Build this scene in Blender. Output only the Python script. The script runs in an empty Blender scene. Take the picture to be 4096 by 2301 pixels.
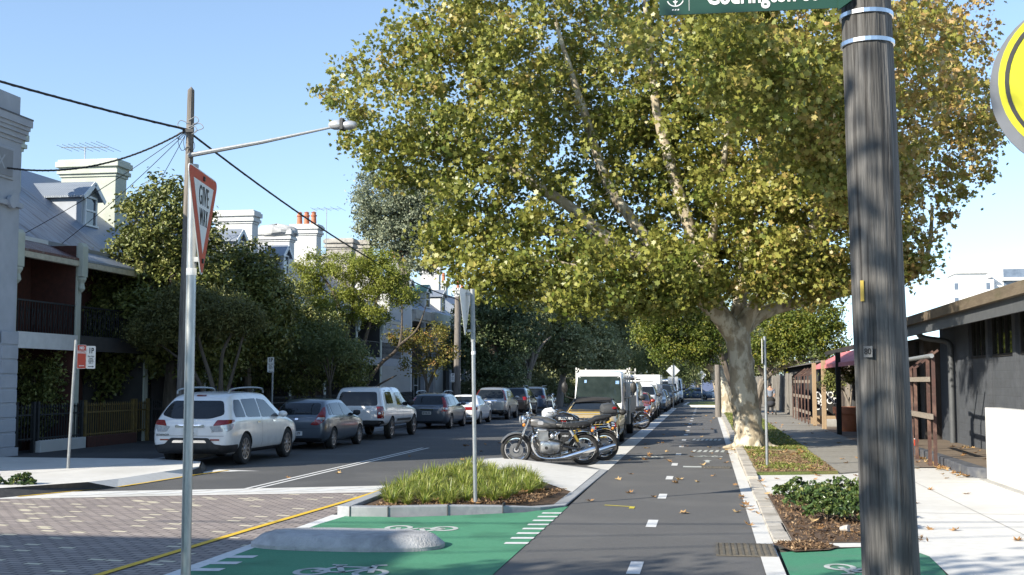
import bpy, bmesh, math, random
import numpy as np
from mathutils import Vector, Matrix
from mathutils.bvhtree import BVHTree
R_ = math.radians
rnd = random.Random(7)
nrs = np.random.RandomState(11)
SC = bpy.context.scene
COL = SC.collection
# ------------------------------------------------------------------ camera
EYE = 1.95
ph, th = R_(4.5075), R_(9.2297)
Fv = Vector((-math.sin(th)*math.cos(ph), math.cos(th)*math.cos(ph), math.sin(ph)))
Rv = Vector((math.cos(th), math.sin(th), 0))
Uv = Rv.cross(Fv)
cam = bpy.data.cameras.new('camera'); camo = bpy.data.objects.new('camera', cam); COL.objects.link(camo)
camo.matrix_world = Matrix(((Rv.x, Uv.x, -Fv.x, 0), (Rv.y, Uv.y, -Fv.y, 0), (Rv.z, Uv.z, -Fv.z, EYE), (0, 0, 0, 1)))
cam.lens = 41.925; cam.sensor_width = 36; cam.clip_start = .1; cam.clip_end = 3000
SC.camera = camo
# ------------------------------------------------------------------ light
SUN_EL, SUN_A = 28.0, 45.0            # shadows run towards +X, +Y
sd = Vector((-math.cos(R_(SUN_A))*math.cos(R_(SUN_EL)), -math.sin(R_(SUN_A))*math.cos(R_(SUN_EL)), math.sin(R_(SUN_EL))))
wd = bpy.data.worlds.new('World'); SC.world = wd; wd.use_nodes = True
nt = wd.node_tree
sky = nt.nodes.new('ShaderNodeTexSky'); sky.sky_type = 'NISHITA'; sky.sun_disc = False
sky.sun_elevation = R_(SUN_EL); sky.sun_rotation = math.atan2(sd.x, sd.y)
sky.air_density = 1.0; sky.dust_density = .25; sky.ozone_density = 1.2; sky.altitude = 0
tcw = nt.nodes.new('ShaderNodeTexCoord'); adw = nt.nodes.new('ShaderNodeVectorMath'); adw.operation = 'ADD'; adw.inputs[1].default_value = (0, 0, .07)
nrw = nt.nodes.new('ShaderNodeVectorMath'); nrw.operation = 'NORMALIZE'
nt.links.new(tcw.outputs['Generated'], adw.inputs[0]); nt.links.new(adw.outputs[0], nrw.inputs[0]); nt.links.new(nrw.outputs[0], sky.inputs[0])
nt.links.new(sky.outputs[0], nt.nodes['Background'].inputs[0]); nt.nodes['Background'].inputs[1].default_value = .145
sl = bpy.data.lights.new('sun', 'SUN'); sl.energy = 5.0; sl.angle = R_(.53); sl.color = (1, .93, .80)
so = bpy.data.objects.new('sun', sl); COL.objects.link(so)
so.rotation_euler = sd.to_track_quat('Z', 'Y').to_euler(); so.location = (-20, -20, 30)
SC.view_settings.view_transform = 'Standard'; SC.view_settings.look = 'None'
SC.view_settings.exposure = 0.9; SC.view_settings.gamma = 1
SC.render.engine = 'CYCLES'
SC.cycles.max_bounces = 6; SC.cycles.transparent_max_bounces = 8; SC.cycles.caustics_reflective = False; SC.cycles.caustics_refractive = False
SC.cycles.use_denoising = True
# ------------------------------------------------------------------ materials
MATS = {}
def mat(name, c1, c2=None, scale=3., rough=.7, metal=0., bump=0., bscale=None, stretch=(1,1,1), spec=.5, fac=(.35,.65), detail=6., c3=None, s3=.4, coat=0.):
    if name in MATS: return MATS[name]
    m = bpy.data.materials.new(name); m.use_nodes = True; MATS[name] = m
    n, l = m.node_tree.nodes, m.node_tree.links
    b = n['Principled BSDF']; b.inputs['Roughness'].default_value = rough; b.inputs['Metallic'].default_value = metal
    b.inputs['Specular IOR Level'].default_value = spec; b.inputs['Coat Weight'].default_value = coat
    tc = n.new('ShaderNodeTexCoord'); mp = n.new('ShaderNodeMapping'); mp.inputs[3].default_value = stretch
    l.new(tc.outputs['Object'], mp.inputs[0])
    b.inputs['Base Color'].default_value = (*c1, 1)
    if c2:
        nz = n.new('ShaderNodeTexNoise'); nz.inputs['Scale'].default_value = scale; nz.inputs['Detail'].default_value = detail; nz.inputs['Roughness'].default_value = .62
        l.new(mp.outputs[0], nz.inputs[0])
        cr = n.new('ShaderNodeMapRange'); cr.inputs[1].default_value = fac[0]; cr.inputs[2].default_value = fac[1]; l.new(nz.outputs[0], cr.inputs[0])
        mx = n.new('ShaderNodeMix'); mx.data_type = 'RGBA'; mx.inputs[6].default_value = (*c1, 1); mx.inputs[7].default_value = (*c2, 1)
        l.new(cr.outputs[0], mx.inputs[0]); out = mx.outputs[2]
        if c3:
            n3 = n.new('ShaderNodeTexNoise'); n3.inputs['Scale'].default_value = s3; n3.inputs['Detail'].default_value = 4; l.new(mp.outputs[0], n3.inputs[0])
            r3 = n.new('ShaderNodeMapRange'); r3.inputs[1].default_value = .5; r3.inputs[2].default_value = .72; l.new(n3.outputs[0], r3.inputs[0])
            m3 = n.new('ShaderNodeMix'); m3.data_type = 'RGBA'; l.new(out, m3.inputs[6]); m3.inputs[7].default_value = (*c3, 1); l.new(r3.outputs[0], m3.inputs[0]); out = m3.outputs[2]
        l.new(out, b.inputs['Base Color'])
    if bump:
        nb = n.new('ShaderNodeTexNoise'); nb.inputs['Scale'].default_value = bscale or scale*4; nb.inputs['Detail'].default_value = 5; l.new(mp.outputs[0], nb.inputs[0])
        bp = n.new('ShaderNodeBump'); bp.inputs['Strength'].default_value = bump; bp.inputs['Distance'].default_value = .02
        l.new(nb.outputs[0], bp.inputs['Height']); l.new(bp.outputs[0], b.inputs['Normal'])
    return m
def leafmat(name, ca, cb, cc=None, rough=.5, trans=.35, dark=None):
    """leaf colour from the per-leaf attribute 'tint' (0..1): ca -> cb -> cc"""
    m = bpy.data.materials.new(name); m.use_nodes = True; MATS[name] = m
    n, l = m.node_tree.nodes, m.node_tree.links
    b = n['Principled BSDF']; b.inputs['Roughness'].default_value = rough; b.inputs['Specular IOR Level'].default_value = .4
    at = n.new('ShaderNodeAttribute'); at.attribute_name = 'tint'
    cr = n.new('ShaderNodeValToRGB'); e = cr.color_ramp.elements
    e[0].color = (*ca, 1); e[1].color = (*(cc or cb), 1); e[1].position = 1
    if cc: k = e.new(.62); k.color = (*cb, 1)
    l.new(at.outputs['Fac'], cr.inputs[0]); l.new(cr.outputs[0], b.inputs['Base Color'])
    tr = n.new('ShaderNodeBsdfTranslucent'); l.new(cr.outputs[0], tr.inputs[0])
    mx = n.new('ShaderNodeMixShader'); mx.inputs[0].default_value = trans
    l.new(b.outputs[0], mx.inputs[1]); l.new(tr.outputs[0], mx.inputs[2]); l.new(mx.outputs[0], n['Material Output'].inputs[0])
    return m
def blockwork(m, w=.40, h=.20, strength=.6):
    n, l = m.node_tree.nodes, m.node_tree.links; tc = n.new('ShaderNodeTexCoord'); mp = n.new('ShaderNodeMapping'); mp.inputs[2].default_value = (R_(90), 0, R_(90)); l.new(tc.outputs['Object'], mp.inputs[0])
    sp = n.new('ShaderNodeSeparateXYZ'); cb = n.new('ShaderNodeCombineXYZ'); l.new(tc.outputs['Object'], sp.inputs[0]); l.new(sp.outputs[1], cb.inputs[0]); l.new(sp.outputs[2], cb.inputs[1])
    bk = n.new('ShaderNodeTexBrick'); l.new(cb.outputs[0], bk.inputs[0]); bk.inputs[4].default_value = 1; bk.inputs[5].default_value = .012; bk.inputs[8].default_value = w; bk.inputs[9].default_value = h
    bp = n.new('ShaderNodeBump'); bp.inputs['Strength'].default_value = strength; bp.inputs['Distance'].default_value = .012; bp.invert = True; l.new(bk.outputs[1], bp.inputs['Height'])
    l.new(bp.outputs[0], n['Principled BSDF'].inputs['Normal'])
def paint(name, c, rough=.25, metal=0., coat=.8):
    m = mat(name, c, tuple(min(1, v*.9) for v in c), 5., rough, metal, coat=coat)
    m.node_tree.nodes['Principled BSDF'].inputs['Coat Roughness'].default_value = .06
    return m
# ------------------------------------------------------------------ mesh helpers
class MB:
    def __init__(s): s.v = []; s.f = []
    def add(s, vs, fs):
        o = len(s.v); s.v += [tuple(v) for v in vs]; s.f += [tuple(i+o for i in f) for f in fs]; return s
    def box(s, x0, x1, y0, y1, z0, z1):
        return s.add([(x0,y0,z0),(x1,y0,z0),(x1,y1,z0),(x0,y1,z0),(x0,y0,z1),(x1,y0,z1),(x1,y1,z1),(x0,y1,z1)],
                     [(0,3,2,1),(4,5,6,7),(0,1,5,4),(1,2,6,5),(2,3,7,6),(3,0,4,7)])
    def bar(s, p, q, w, h=None, up=(0,0,1)):
        p, q = Vector(p), Vector(q); d = (q-p).normalized(); u = Vector(up)
        if abs(d.dot(u)) > .98: u = Vector((0,1,0))
        a = d.cross(u).normalized()*(w/2); b = a.normalized().cross(d)*((h or w)/2)
        vs = [p-a-b, p+a-b, p+a+b, p-a+b, q-a-b, q+a-b, q+a+b, q-a+b]
        return s.add(vs, [(0,1,2,3),(7,6,5,4),(1,0,4,5),(2,1,5,6),(3,2,6,7),(0,3,7,4)])
    def tube(s, pts, r, n=8, cap=True):
        pts = [Vector(p) for p in pts]; rs = r if isinstance(r, (list, tuple)) else [r]*len(pts)
        o = len(s.v); a = None
        for i, p in enumerate(pts):
            d = (pts[min(i+1, len(pts)-1)] - pts[max(i-1, 0)])
            d = d.normalized() if d.length > 1e-9 else Vector((0,0,1))
            if a is None:
                a = d.cross(Vector((0,0,1)));
                if a.length < .05: a = d.cross(Vector((0,1,0)))
            a = (a - d*a.dot(d)); a = a.normalized() if a.length > 1e-6 else d.orthogonal().normalized()
            b = d.cross(a)
            for k in range(n):
                t = 2*math.pi*k/n; s.v.append(tuple(p + (a*math.cos(t) + b*math.sin(t))*rs[i]))
        for i in range(len(pts)-1):
            for k in range(n):
                s.f.append((o+i*n+k, o+i*n+(k+1) % n, o+(i+1)*n+(k+1) % n, o+(i+1)*n+k))
        if cap:
            s.f.append(tuple(o+k for k in reversed(range(n)))); s.f.append(tuple(o+(len(pts)-1)*n+k for k in range(n)))
        return s
    def lathe(s, prof, c=(0,0,0), axis='z', n=20, cap=True):
        o = len(s.v); cx, cy, cz = c
        for r, h in prof:
            for k in range(n):
                t = 2*math.pi*k/n; a, b = r*math.cos(t), r*math.sin(t)
                s.v.append((cx+a, cy+b, cz+h) if axis == 'z' else ((cx+h, cy+a, cz+b) if axis == 'x' else (cx+b, cy+h, cz+a)))
        for i in range(len(prof)-1):
            for k in range(n): s.f.append((o+i*n+k, o+i*n+(k+1) % n, o+(i+1)*n+(k+1) % n, o+(i+1)*n+k))
        if cap: s.f.append(tuple(o+k for k in reversed(range(n)))); s.f.append(tuple(o+(len(prof)-1)*n+k for k in range(n)))
        return s
    def prism(s, poly, z0, z1):
        n = len(poly); zz = z1 if isinstance(z1, (list, tuple)) else [z1]*n
        vs = [(x, y, z0) for x, y in poly] + [(p[0], p[1], z) for p, z in zip(poly, zz)]
        return s.add(vs, [tuple(reversed(range(n))), tuple(range(n, 2*n))] + [(i, (i+1) % n, n+(i+1) % n, n+i) for i in range(n)])
    def ext(s, poly, O, U, V, N, t):
        """polygon in the plane O + a*U + b*V, thickness t along N"""
        O, U, V, N = Vector(O), Vector(U), Vector(V), Vector(N); n = len(poly)
        vs = [O+U*a+V*b for a, b in poly] + [O+U*a+V*b+N*t for a, b in poly]
        return s.add(vs, [tuple(reversed(range(n))), tuple(range(n, 2*n))] + [(i, (i+1) % n, n+(i+1) % n, n+i) for i in range(n)])
    def sheet(s, poly, z):
        n = len(poly); return s.add([(p[0], p[1], z if len(p) < 3 else p[2]) for p in poly], [tuple(range(n))])
    def ball(s, c, r, n=10, m=7):
        rx, ry, rz = r if isinstance(r, (list, tuple)) else (r, r, r)
        o = len(s.v)
        for i in range(m+1):
            t = math.pi*i/m
            for k in range(n):
                q = 2*math.pi*k/n; s.v.append((c[0]+rx*math.sin(t)*math.cos(q), c[1]+ry*math.sin(t)*math.sin(q), c[2]+rz*math.cos(t)))
        for i in range(m):
            for k in range(n): s.f.append((o+i*n+k, o+(i+1)*n+k, o+(i+1)*n+(k+1) % n, o+i*n+(k+1) % n))
        return s
    def mesh(s, name, off=(0,0,0)):
        me = bpy.data.meshes.new(name); me.from_pydata([(v[0]-off[0], v[1]-off[1], v[2]-off[2]) for v in s.v], [], s.f); return me
    def build(s, name, m, parent=None, smooth=False, bevel=0., world=True, fix=True):
        off = (0,0,0)
        if parent is not None and world:
            p = parent; o = Vector((0,0,0))
            while p is not None: o += p.location; p = p.parent
            off = o
        me = s.mesh(name, off)
        if fix:
            bm = bmesh.new(); bm.from_mesh(me); bmesh.ops.recalc_face_normals(bm, faces=bm.faces); bm.to_mesh(me); bm.free()
        return link(name, me, m, parent, smooth, bevel)
def link(name, me, m, parent=None, smooth=False, bevel=0.):
    if not me.materials: me.materials.append(m)
    ob = bpy.data.objects.new(name, me); COL.objects.link(ob); ob.parent = parent
    if smooth:
        me.polygons.foreach_set('use_smooth', [True]*len(me.polygons)); me.set_sharp_from_angle(angle=R_(40))
    if bevel:
        b = ob.modifiers.new('bevel', 'BEVEL'); b.width = bevel; b.segments = 2; b.limit_method = 'ANGLE'
    return ob
def tag(o, label=None, cat=None, group=None, kind=None):
    if label: o['label'] = label
    if cat: o['category'] = cat
    if group: o['group'] = group
    if kind: o['kind'] = kind
    return o
def thing(name, loc, label, cat, group=None, rz=0.):
    o = bpy.data.objects.new(name, None); COL.objects.link(o); o.location = loc; o.rotation_euler = (0, 0, rz); o.empty_display_size = .2
    return tag(o, label, cat, group)
def struct(name, mb, m, **k): return tag(mb.build(name, m, **k), kind='structure')
def dup(root, loc, rz=None, label=None, group=None, scale=None):
    def rec(o, par):
        c = o.copy(); COL.objects.link(c); c.parent = par
        for ch in KIDS.get(o, [x for x in o.children]): rec(ch, c)
        return c
    r = rec(root, None); r.location = loc
    if rz is not None: r.rotation_euler = (0, 0, rz)
    if scale: r.scale = scale if isinstance(scale, (tuple, list)) else (scale,)*3
    if label: r['label'] = label
    if group: r['group'] = group
    return r
KIDS = {}
_txt = {}
def text(name, s, size, O, U, V, m, parent, sx=1., align='CENTER', depth=.003, bold=0., world=True, space=1.):
    """lettering as a thin solid: U = reading direction, V = up"""
    cu = bpy.data.curves.new('t', 'FONT'); cu.body = s; cu.size = size; cu.align_x = align; cu.align_y = 'CENTER'; cu.extrude = depth/2; cu.offset = bold; cu.resolution_u = 3; cu.space_character = space
    to = bpy.data.objects.new('t', cu); COL.objects.link(to)
    dg = bpy.context.evaluated_depsgraph_get(); me = bpy.data.meshes.new_from_object(to.evaluated_get(dg), depsgraph=dg)
    bpy.data.objects.remove(to); bpy.data.curves.remove(cu)
    U, V, O = Vector(U).normalized(), Vector(V).normalized(), Vector(O); N = U.cross(V)
    off = Vector((0,0,0))
    if parent is not None and world:
        p = parent
        while p is not None: off += p.location; p = p.parent
    for v in me.vertices:
        c = v.co; v.co = O - off + U*(c.x*sx) + V*c.y + N*(c.z + depth/2)
    me.materials.clear(); return link(name, me, m, parent)
def rrect(w, h, r, n=4):
    out = []
    for cx, cy, a0 in ((w/2-r, h/2-r, 0), (-w/2+r, h/2-r, 90), (-w/2+r, -h/2+r, 180), (w/2-r, -h/2+r, 270)):
        for i in range(n+1): a = R_(a0+90*i/n); out.append((cx+r*math.cos(a), cy+r*math.sin(a)))
    return out
def catmull(P, n=6):
    P = [Vector(p) for p in P]; out = []
    for i in range(len(P)-1):
        a, b, c, d = P[max(i-1,0)], P[i], P[i+1], P[min(i+2, len(P)-1)]
        for k in range(n):
            t = k/n; out.append(.5*((2*b)+(c-a)*t+(2*a-5*b+4*c-d)*t*t+(3*b-a-3*c+d)*t**3))
    out.append(P[-1]); return out
# ================================================================== GROUND
asph = mat('asphalt', (.056,.056,.057), (.094,.094,.094), 50, .85, bump=.35, bscale=150, c3=(.105,.104,.102), s3=.55)
asph_path = mat('path_asphalt', (.074,.072,.071), (.125,.122,.118), 70, .85, bump=.35, bscale=160, c3=(.122,.118,.113), s3=.8)
asph_foot = mat('footpath_asphalt', (.045,.046,.05), (.065,.066,.07), 40, .9, bump=.2, bscale=150, c3=(.08,.08,.08), s3=.5)
conc = mat('pale_concrete', (.56,.545,.51), (.63,.615,.58), 6, .8, bump=.08, bscale=120, c3=(.50,.485,.45), s3=.45)
conc2 = mat('grey_concrete', (.30,.295,.285), (.38,.372,.355), 8, .85, bump=.15, bscale=100, c3=(.24,.23,.21), s3=.7)
kerbm = mat('kerb_concrete', (.25,.265,.28), (.33,.34,.35), 10, .8, bump=.12, bscale=90, c3=(.20,.21,.22), s3=.8)
kerbold = mat('worn_kerb_stone', (.36,.33,.28), (.50,.46,.40), 5, .9, bump=.4, bscale=40, c3=(.22,.195,.16), s3=1.2)
kerbdark = mat('kerb_shade_and_joints', (.045,.045,.045), (.07,.068,.065), 10, .9, bump=.2, bscale=60)  # near-black: shade of the unlit kerb side put into the colour; also joints
white = mat('white_line_paint', (.66,.66,.65), (.58,.58,.565), 25, .7, c3=(.48,.48,.47), s3=8)
yellowl = mat('yellow_line_paint', (.72,.47,.03), (.60,.38,.03), 12, .7)
greenp = mat('green_lane_paint', (.05,.225,.12), (.075,.265,.15), 45, .85, bump=.6, bscale=150, c3=(.035,.155,.085), s3=1.1)
greenp2 = mat('dull_green_lane_paint', (.04,.19,.105), (.055,.235,.13), 30, .8, bump=.4, bscale=150, c3=(.08,.19,.13), s3=1.5)
mulch = mat('bark_mulch', (.05,.03,.018), (.17,.105,.06), 30, .95, bump=1., bscale=60, c3=(.08,.05,.03), s3=3)
verge_m = mat('verge_litter', (.24,.155,.075), (.35,.26,.13), 22, .95, bump=.8, bscale=60, c3=(.12,.17,.035), s3=.9)
grassm = mat('verge_turf', (.10,.14,.03), (.17,.20,.06), 30, .95, bump=.9, bscale=80, c3=(.26,.2,.09), s3=1.4)
def paver_mat():
    m = bpy.data.materials.new('brick_pavers'); m.use_nodes = True; n, l = m.node_tree.nodes, m.node_tree.links
    b = n['Principled BSDF']; b.inputs['Roughness'].default_value = .85
    tc = n.new('ShaderNodeTexCoord'); mp = n.new('ShaderNodeMapping'); mp.inputs[2].default_value = (0, 0, R_(8)); l.new(tc.outputs['Object'], mp.inputs[0])
    bk = n.new('ShaderNodeTexBrick'); l.new(mp.outputs[0], bk.inputs[0])
    for i, v in ((4, 1.0), (5, .014), (6, .35), (7, 0), (8, .23), (9, .115)): bk.inputs[i].default_value = v
    bk.inputs[1].default_value = (0,0,0,1); bk.inputs[2].default_value = (1,1,1,1); bk.inputs[3].default_value = (.5,.5,.5,1)
    cr = n.new('ShaderNodeValToRGB'); cr.color_ramp.interpolation = 'CONSTANT'; l.new(bk.outputs[0], cr.inputs[0])
    e = cr.color_ramp.elements; e[0].color = (.27,.228,.208,1); e[1].color = (.60,.54,.40,1); e[1].position = .945
    for p, c in ((.25,(.295,.248,.222,1)), (.5,(.25,.212,.196,1)), (.75,(.315,.268,.242,1))): k = e.new(p); k.color = c
    mo = n.new('ShaderNodeMix'); mo.data_type = 'RGBA'; l.new(bk.outputs[1], mo.inputs[0]); l.new(cr.outputs[0], mo.inputs[6]); mo.inputs[7].default_value = (.10,.085,.08,1)
    nz = n.new('ShaderNodeTexNoise'); nz.inputs['Scale'].default_value = 1.2; nz.inputs['Detail'].default_value = 6; l.new(tc.outputs['Object'], nz.inputs[0])
    mr = n.new('ShaderNodeMapRange'); mr.inputs[3].default_value = .82; mr.inputs[4].default_value = 1.2; l.new(nz.outputs[0], mr.inputs[0])
    mm = n.new('ShaderNodeMix'); mm.data_type = 'RGBA'; mm.blend_type = 'MULTIPLY'; mm.inputs[0].default_value = 1; l.new(mo.outputs[2], mm.inputs[6]); l.new(mr.outputs[0], mm.inputs[7])
    l.new(mm.outputs[2], b.inputs['Base Color'])
    bp = n.new('ShaderNodeBump'); bp.inputs['Strength'].default_value = .8; bp.inputs['Distance'].default_value = .01; bp.invert = True
    l.new(bk.outputs[1], bp.inputs['Height']); l.new(bp.outputs[0], b.inputs['Normal']); return m
pav = paver_mat()
def sh(name, poly, z, m): return struct(name, MB().sheet(poly, z), m, fix=True)
earth = mat('far_ground', (.06,.06,.05), (.09,.085,.07), 2, .95)
sh('ground', [(-1500,-400),(1500,-400),(1500,2500),(-1500,2500)], -.03, earth)
sh('road', [(-12.8,-30),(-2.5,-30),(-2.5,290),(-12.8,290)], 0, asph)
sh('side_street', [(-60,-8),(-12.8,-8),(-12.8,20),(-60,10)], -.006, asph)
sh('cross_street', [(-60,150),(-12.8,150),(-12.8,163),(-60,163)], -.006, asph)
sh('paved_crossing', [(-11.6,18.35),(-8.75,19.45),(-5.8,20.52),(-5.42,17.0),(-5.42,1),(-40,1),(-40,7)], .005, pav)
sh('crossing_edge_band', [(-13,17.75),(-11.6,18.36),(-8.75,19.46),(-5.8,20.53),(-5.66,22.0),(-9.1,20.5),(-11.0,19.82),(-13.2,19.1)], .009, conc)
mk = MB()
for i in range(9):           # pale triangles painted on the ramp of the crossing
    x = -10.9+i*.62; y = 18.66+(x+11.6)*.375
    mk.sheet([(x, y+.05), (x+.42, y+.22), (x+.95, y+1.12), (x+.62, y+1.0)], .013)
struct('ramp_marking', mk, white)
sh('bike_path', [(-2.15,1),(.57,1),(.57,300),(-2.15,300)], .004, asph_path)
sh('green_lane', [(-5.17,16.95),(-4.4,16.8),(-3.5,17.25),(-2.7,17.75),(-2.15,18.7),(-2.15,1.5),(-5.25,1.5),(-5.25,15.9)], .010, greenp)
sh('lane_edge_strip', [(-5.42,17.0),(-5.17,16.95),(-5.25,15.9),(-5.25,1.5),(-5.42,1.5)], .008, white)
mk = MB()
for i in range(8):
    y = 17.69-i*.475; mk.sheet([(-2.42,y-.10),(-2.14,y-.06),(-2.14,y+.10),(-2.42,y+.06)], .014)
for i in range(6):
    y = 12.75-i*.46; mk.sheet([(-5.24,y-.09),(-4.96,y-.05),(-4.96,y+.13),(-5.24,y+.09)], .014)
for k in range(40):          # centre dashes of the bike path
    y0 = 12.3+(k-1)*3.95
    mk.sheet([(-.83,y0),(-.69,y0),(-.69,y0+.85),(-.83,y0+.85)], .009)
struct('bike_path_markings', mk, white)
mk = MB()
for dx in (-.13, .05): mk.sheet([(-8.22+dx,20.9),(-8.14+dx,20.9),(-8.10+dx,34.5),(-8.18+dx,34.5)], .006)
mk.sheet([(-10.75,24.25),(-10.62,24.25),(-10.05,24.9),(-9.6,25.0),(-10.7,25.3)], .006)
struct('road_markings', mk, white)
mk = MB()
pts = [(-6.1,9),(-6.05,11.4),(-5.95,15.1),(-5.81,18.5),(-5.76,20.5),(-5.76,22.6),(-5.74,27.8)]
for (a, b) in zip(pts, pts[1:]): mk.sheet([(a[0]-.05,a[1]),(a[0]+.05,a[1]),(b[0]+.05,b[1]),(b[0]-.05,b[1])], .016)
pts = [(-11.5,18.75),(-10.72,20.9),(-10.52,23.9),(-10.35,25.0)]
for (a, b) in zip(pts, pts[1:]): mk.sheet([(a[0]-.04,a[1]),(a[0]+.04,a[1]),(b[0]+.04,b[1]),(b[0]-.04,b[1])], .016)
struct('yellow_edge_line', mk, yellowl)
ym = mat('spray_mark', (.62,.52,.04), (.4,.34,.05), 30, .8)
mk = MB(); mk.sheet([(-1.62,18.98),(-1.60,19.05),(-1.16,18.86),(-1.17,18.80)], .009).sheet([(-1.2,18.55),(-1.12,18.55),(-1.12,18.84),(-1.2,18.84)], .010)
struct('survey_mark', mk, ym)
def bike_symbol(mk, cx, cy, s, a, z):
    ca, sa = math.cos(a), math.sin(a)
    T = lambda x, y: (cx+(x*ca-y*sa)*s, cy+(x*sa+y*ca)*s)
    def ring(x, y, r, w=.11, n=20):
        for k in range(n):
            t0, t1 = 2*math.pi*k/n, 2*math.pi*(k+1)/n
            mk.sheet([T(x+r*math.cos(t0), y+1.35*r*math.sin(t0)), T(x+r*math.cos(t1), y+1.35*r*math.sin(t1)), T(x+(r-w)*math.cos(t1), y+1.35*(r-w)*math.sin(t1)), T(x+(r-w)*math.cos(t0), y+1.35*(r-w)*math.sin(t0))], z)
    def ln(x0, y0, x1, y1, w=.11):
        d = Vector((x1-x0, y1-y0)).normalized(); q = Vector((-d.y, d.x))*w/2
        mk.sheet([T(x0-q.x, y0-q.y), T(x1-q.x, y1-q.y), T(x1+q.x, y1+q.y), T(x0+q.x, y0+q.y)], z+.001)
    ring(-.5, 0, .3); ring(.5, 0, .3)
    ln(-.5,0,-.2,.55); ln(-.2,.55,.38,.55); ln(-.5,0,.02,0); ln(.02,0,.38,.55); ln(.02,0,-.26,.72); ln(-.38,.74,-.12,.74); ln(.5,0,.36,.78); ln(.36,.78,.56,.84)
mk = MB(); bike_symbol(mk, -3.75, 15.6, .62, R_(180), .015); bike_symbol(mk, -3.7, 11.9, .62, R_(0), .015)
bike_symbol(mk, -1.55, 31.2, .55, 0, .009); bike_symbol(mk, .0, 31.6, .5, 0, .009)
mk.sheet([(-.05,29.3),(.05,29.3),(.05,29.9),(.12,29.9),(0,30.3),(-.12,29.9),(-.05,29.9)], .009)
for i in range(6): mk.sheet([(-.45+i*.16,33.6),(-.35+i*.16,33.6),(-.3+i*.16,34.6),(-.38+i*.16,34.6)], .009)
for i in range(7): mk.sheet([(-.5+i*.14,40.2),(-.42+i*.14,40.2),(-.36+i*.14,41.3),(-.44+i*.14,41.3)], .009)
mk.sheet([(-.55,27.6),(-.1,27.6),(-.1,28.0),(-.55,28.0)], .009)
struct('bike_symbol', mk, mat('worn_symbol_paint', (.50,.51,.49), (.40,.42,.40), 18, .8, c3=(.22,.28,.24), s3=5))
# strip between the parked cars and the path
sh('gutter_strip', [(-2.75,27.6),(-2.15,26.3),(-2.15,88),(-2.62,88),(-2.62,28.2)], .012, conc)
mk = MB()
for k in range(16): mk.sheet([(-2.61, 28.6+k*3), (-2.16, 28.55+k*3), (-2.16, 28.59+k*3), (-2.61, 28.64+k*3)], .014)
struct('strip_joints', mk, kerbm)
# right-hand side
sh('right_gutter', [(.57,1),(.77,1),(.77,140),(.57,140)], .012, conc)
mk = MB()
y = 15.0; rr = random.Random(3)
while y < 140:
    l = rr.uniform(.7, 1.3); h = .035 if y < 24 else .10
    mk.box(.77+rr.uniform(0,.012), 1.0+rr.uniform(-.02,.02), y, y+l-.012, -.02, h+rr.uniform(-.006,.006)); y += l
struct('kerb_stones', mk, kerbold, bevel=.015)
sh('plaza', [(1.0,15),(2.16,15),(2.40,13.9),(2.35,12.4),(2.3,1),(60,1),(60,27.9),(4.65,27.9),(2.7,25.75),(1.0,25.2)], .03, conc)
mk = MB(); mk.sheet([(1.0,24.0),(12,24.0),(12,24.02),(1,24.02)], .034).sheet([(2.6,18.4),(12,18.4),(12,18.42),(2.6,18.42)], .034).sheet([(3.9,1),(3.92,1),(3.92,26),(3.9,26)], .034)
struct('plaza_joints', mk, conc2)
sh('planting_bed', [(1.0,14.75),(2.16,14.97),(2.45,21.05),(1.0,20.9)], .04, mulch)
sh('bed_edge', [(1.15,14.35),(2.2,14.63),(2.2,14.95),(1.15,14.74)], .036, conc)
sh('green_patch', [(.8,13.98),(1.72,14.5),(2.2,14.6),(2.42,14.0),(2.33,12.4),(2.3,1),(.77,1)], .026, greenp2)
mk = MB(); bike_symbol(mk, 1.62, 12.95, .55, R_(180), .032); struct('right_bike_symbol', mk, MATS['worn_symbol_paint'])
sh('litter_patch', [(.73,14.55),(.95,13.95),(1.35,14.15),(1.5,14.45),(1.3,14.75),(.9,14.8)], .045, mulch)
mk = MB()
for (x0,x1,y0,y1) in ((.1,.74,13.72,14.72),(-.12,.5,27.4,27.9)):
    n = 9
    for i in range(n+1): x = x0+(x1-x0)*i/n; mk.box(x-.012, x+.012, y0, y1, .006, .02)
    for j in range(13): yy = y0+(y1-y0)*j/12; mk.box(x0, x1, yy-.008, yy+.008, .007, .018)
iron = mat('cast_iron', (.09,.085,.075), (.16,.14,.11), 20, .7, .3, bump=.2)
dark = mat('dark_void', (.012,.012,.012), (.02,.02,.02), 5, .9)
for nm, a in (('near', (.1,.74,13.72,14.72)), ('far', (-.12,.5,27.4,27.9))):
    x0,x1,y0,y1 = a; t = thing('drain_grate', ((x0+x1)/2,(y0+y1)/2,.005), 'rusty iron drain grate with leaf litter at the mulch bed corner' if nm == 'near' else 'narrow dark drain grate across the bike path near the plane tree', 'drain')
    m1 = MB(); n = 9
    for i in range(n+1): x = x0+(x1-x0)*i/n; m1.box(x-.014, x+.014, y0, y1, .008, .024)
    for j in range(13): yy = y0+(y1-y0)*j/12; m1.box(x0, x1, yy-.009, yy+.009, .009, .021)
    m1.build('bars', iron, t); MB().sheet([(x0,y0),(x1,y0),(x1,y1),(x0,y1)], .0065).build('pit', dark, t)
struct('verge', MB().prism([(1.0,25.2),(2.68,25.8),(2.76,41),(2.74,140),(1.0,140)], -.02, .09), grassm)
sh('leaf_litter_verge', [(1.0,25.22),(2.67,25.82),(2.7,32.5),(2.2,33.5),(1.7,33.2),(1.0,34)], .096, verge_m)
struct('footpath', MB().prism([(2.68,25.75),(4.66,27.85),(4.66,140),(2.74,140)], -.02, .055), mat('footpath_concrete', (.21,.195,.165), (.28,.265,.235), 12, .9, bump=.2, bscale=80, c3=(.17,.155,.13), s3=.5))
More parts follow.
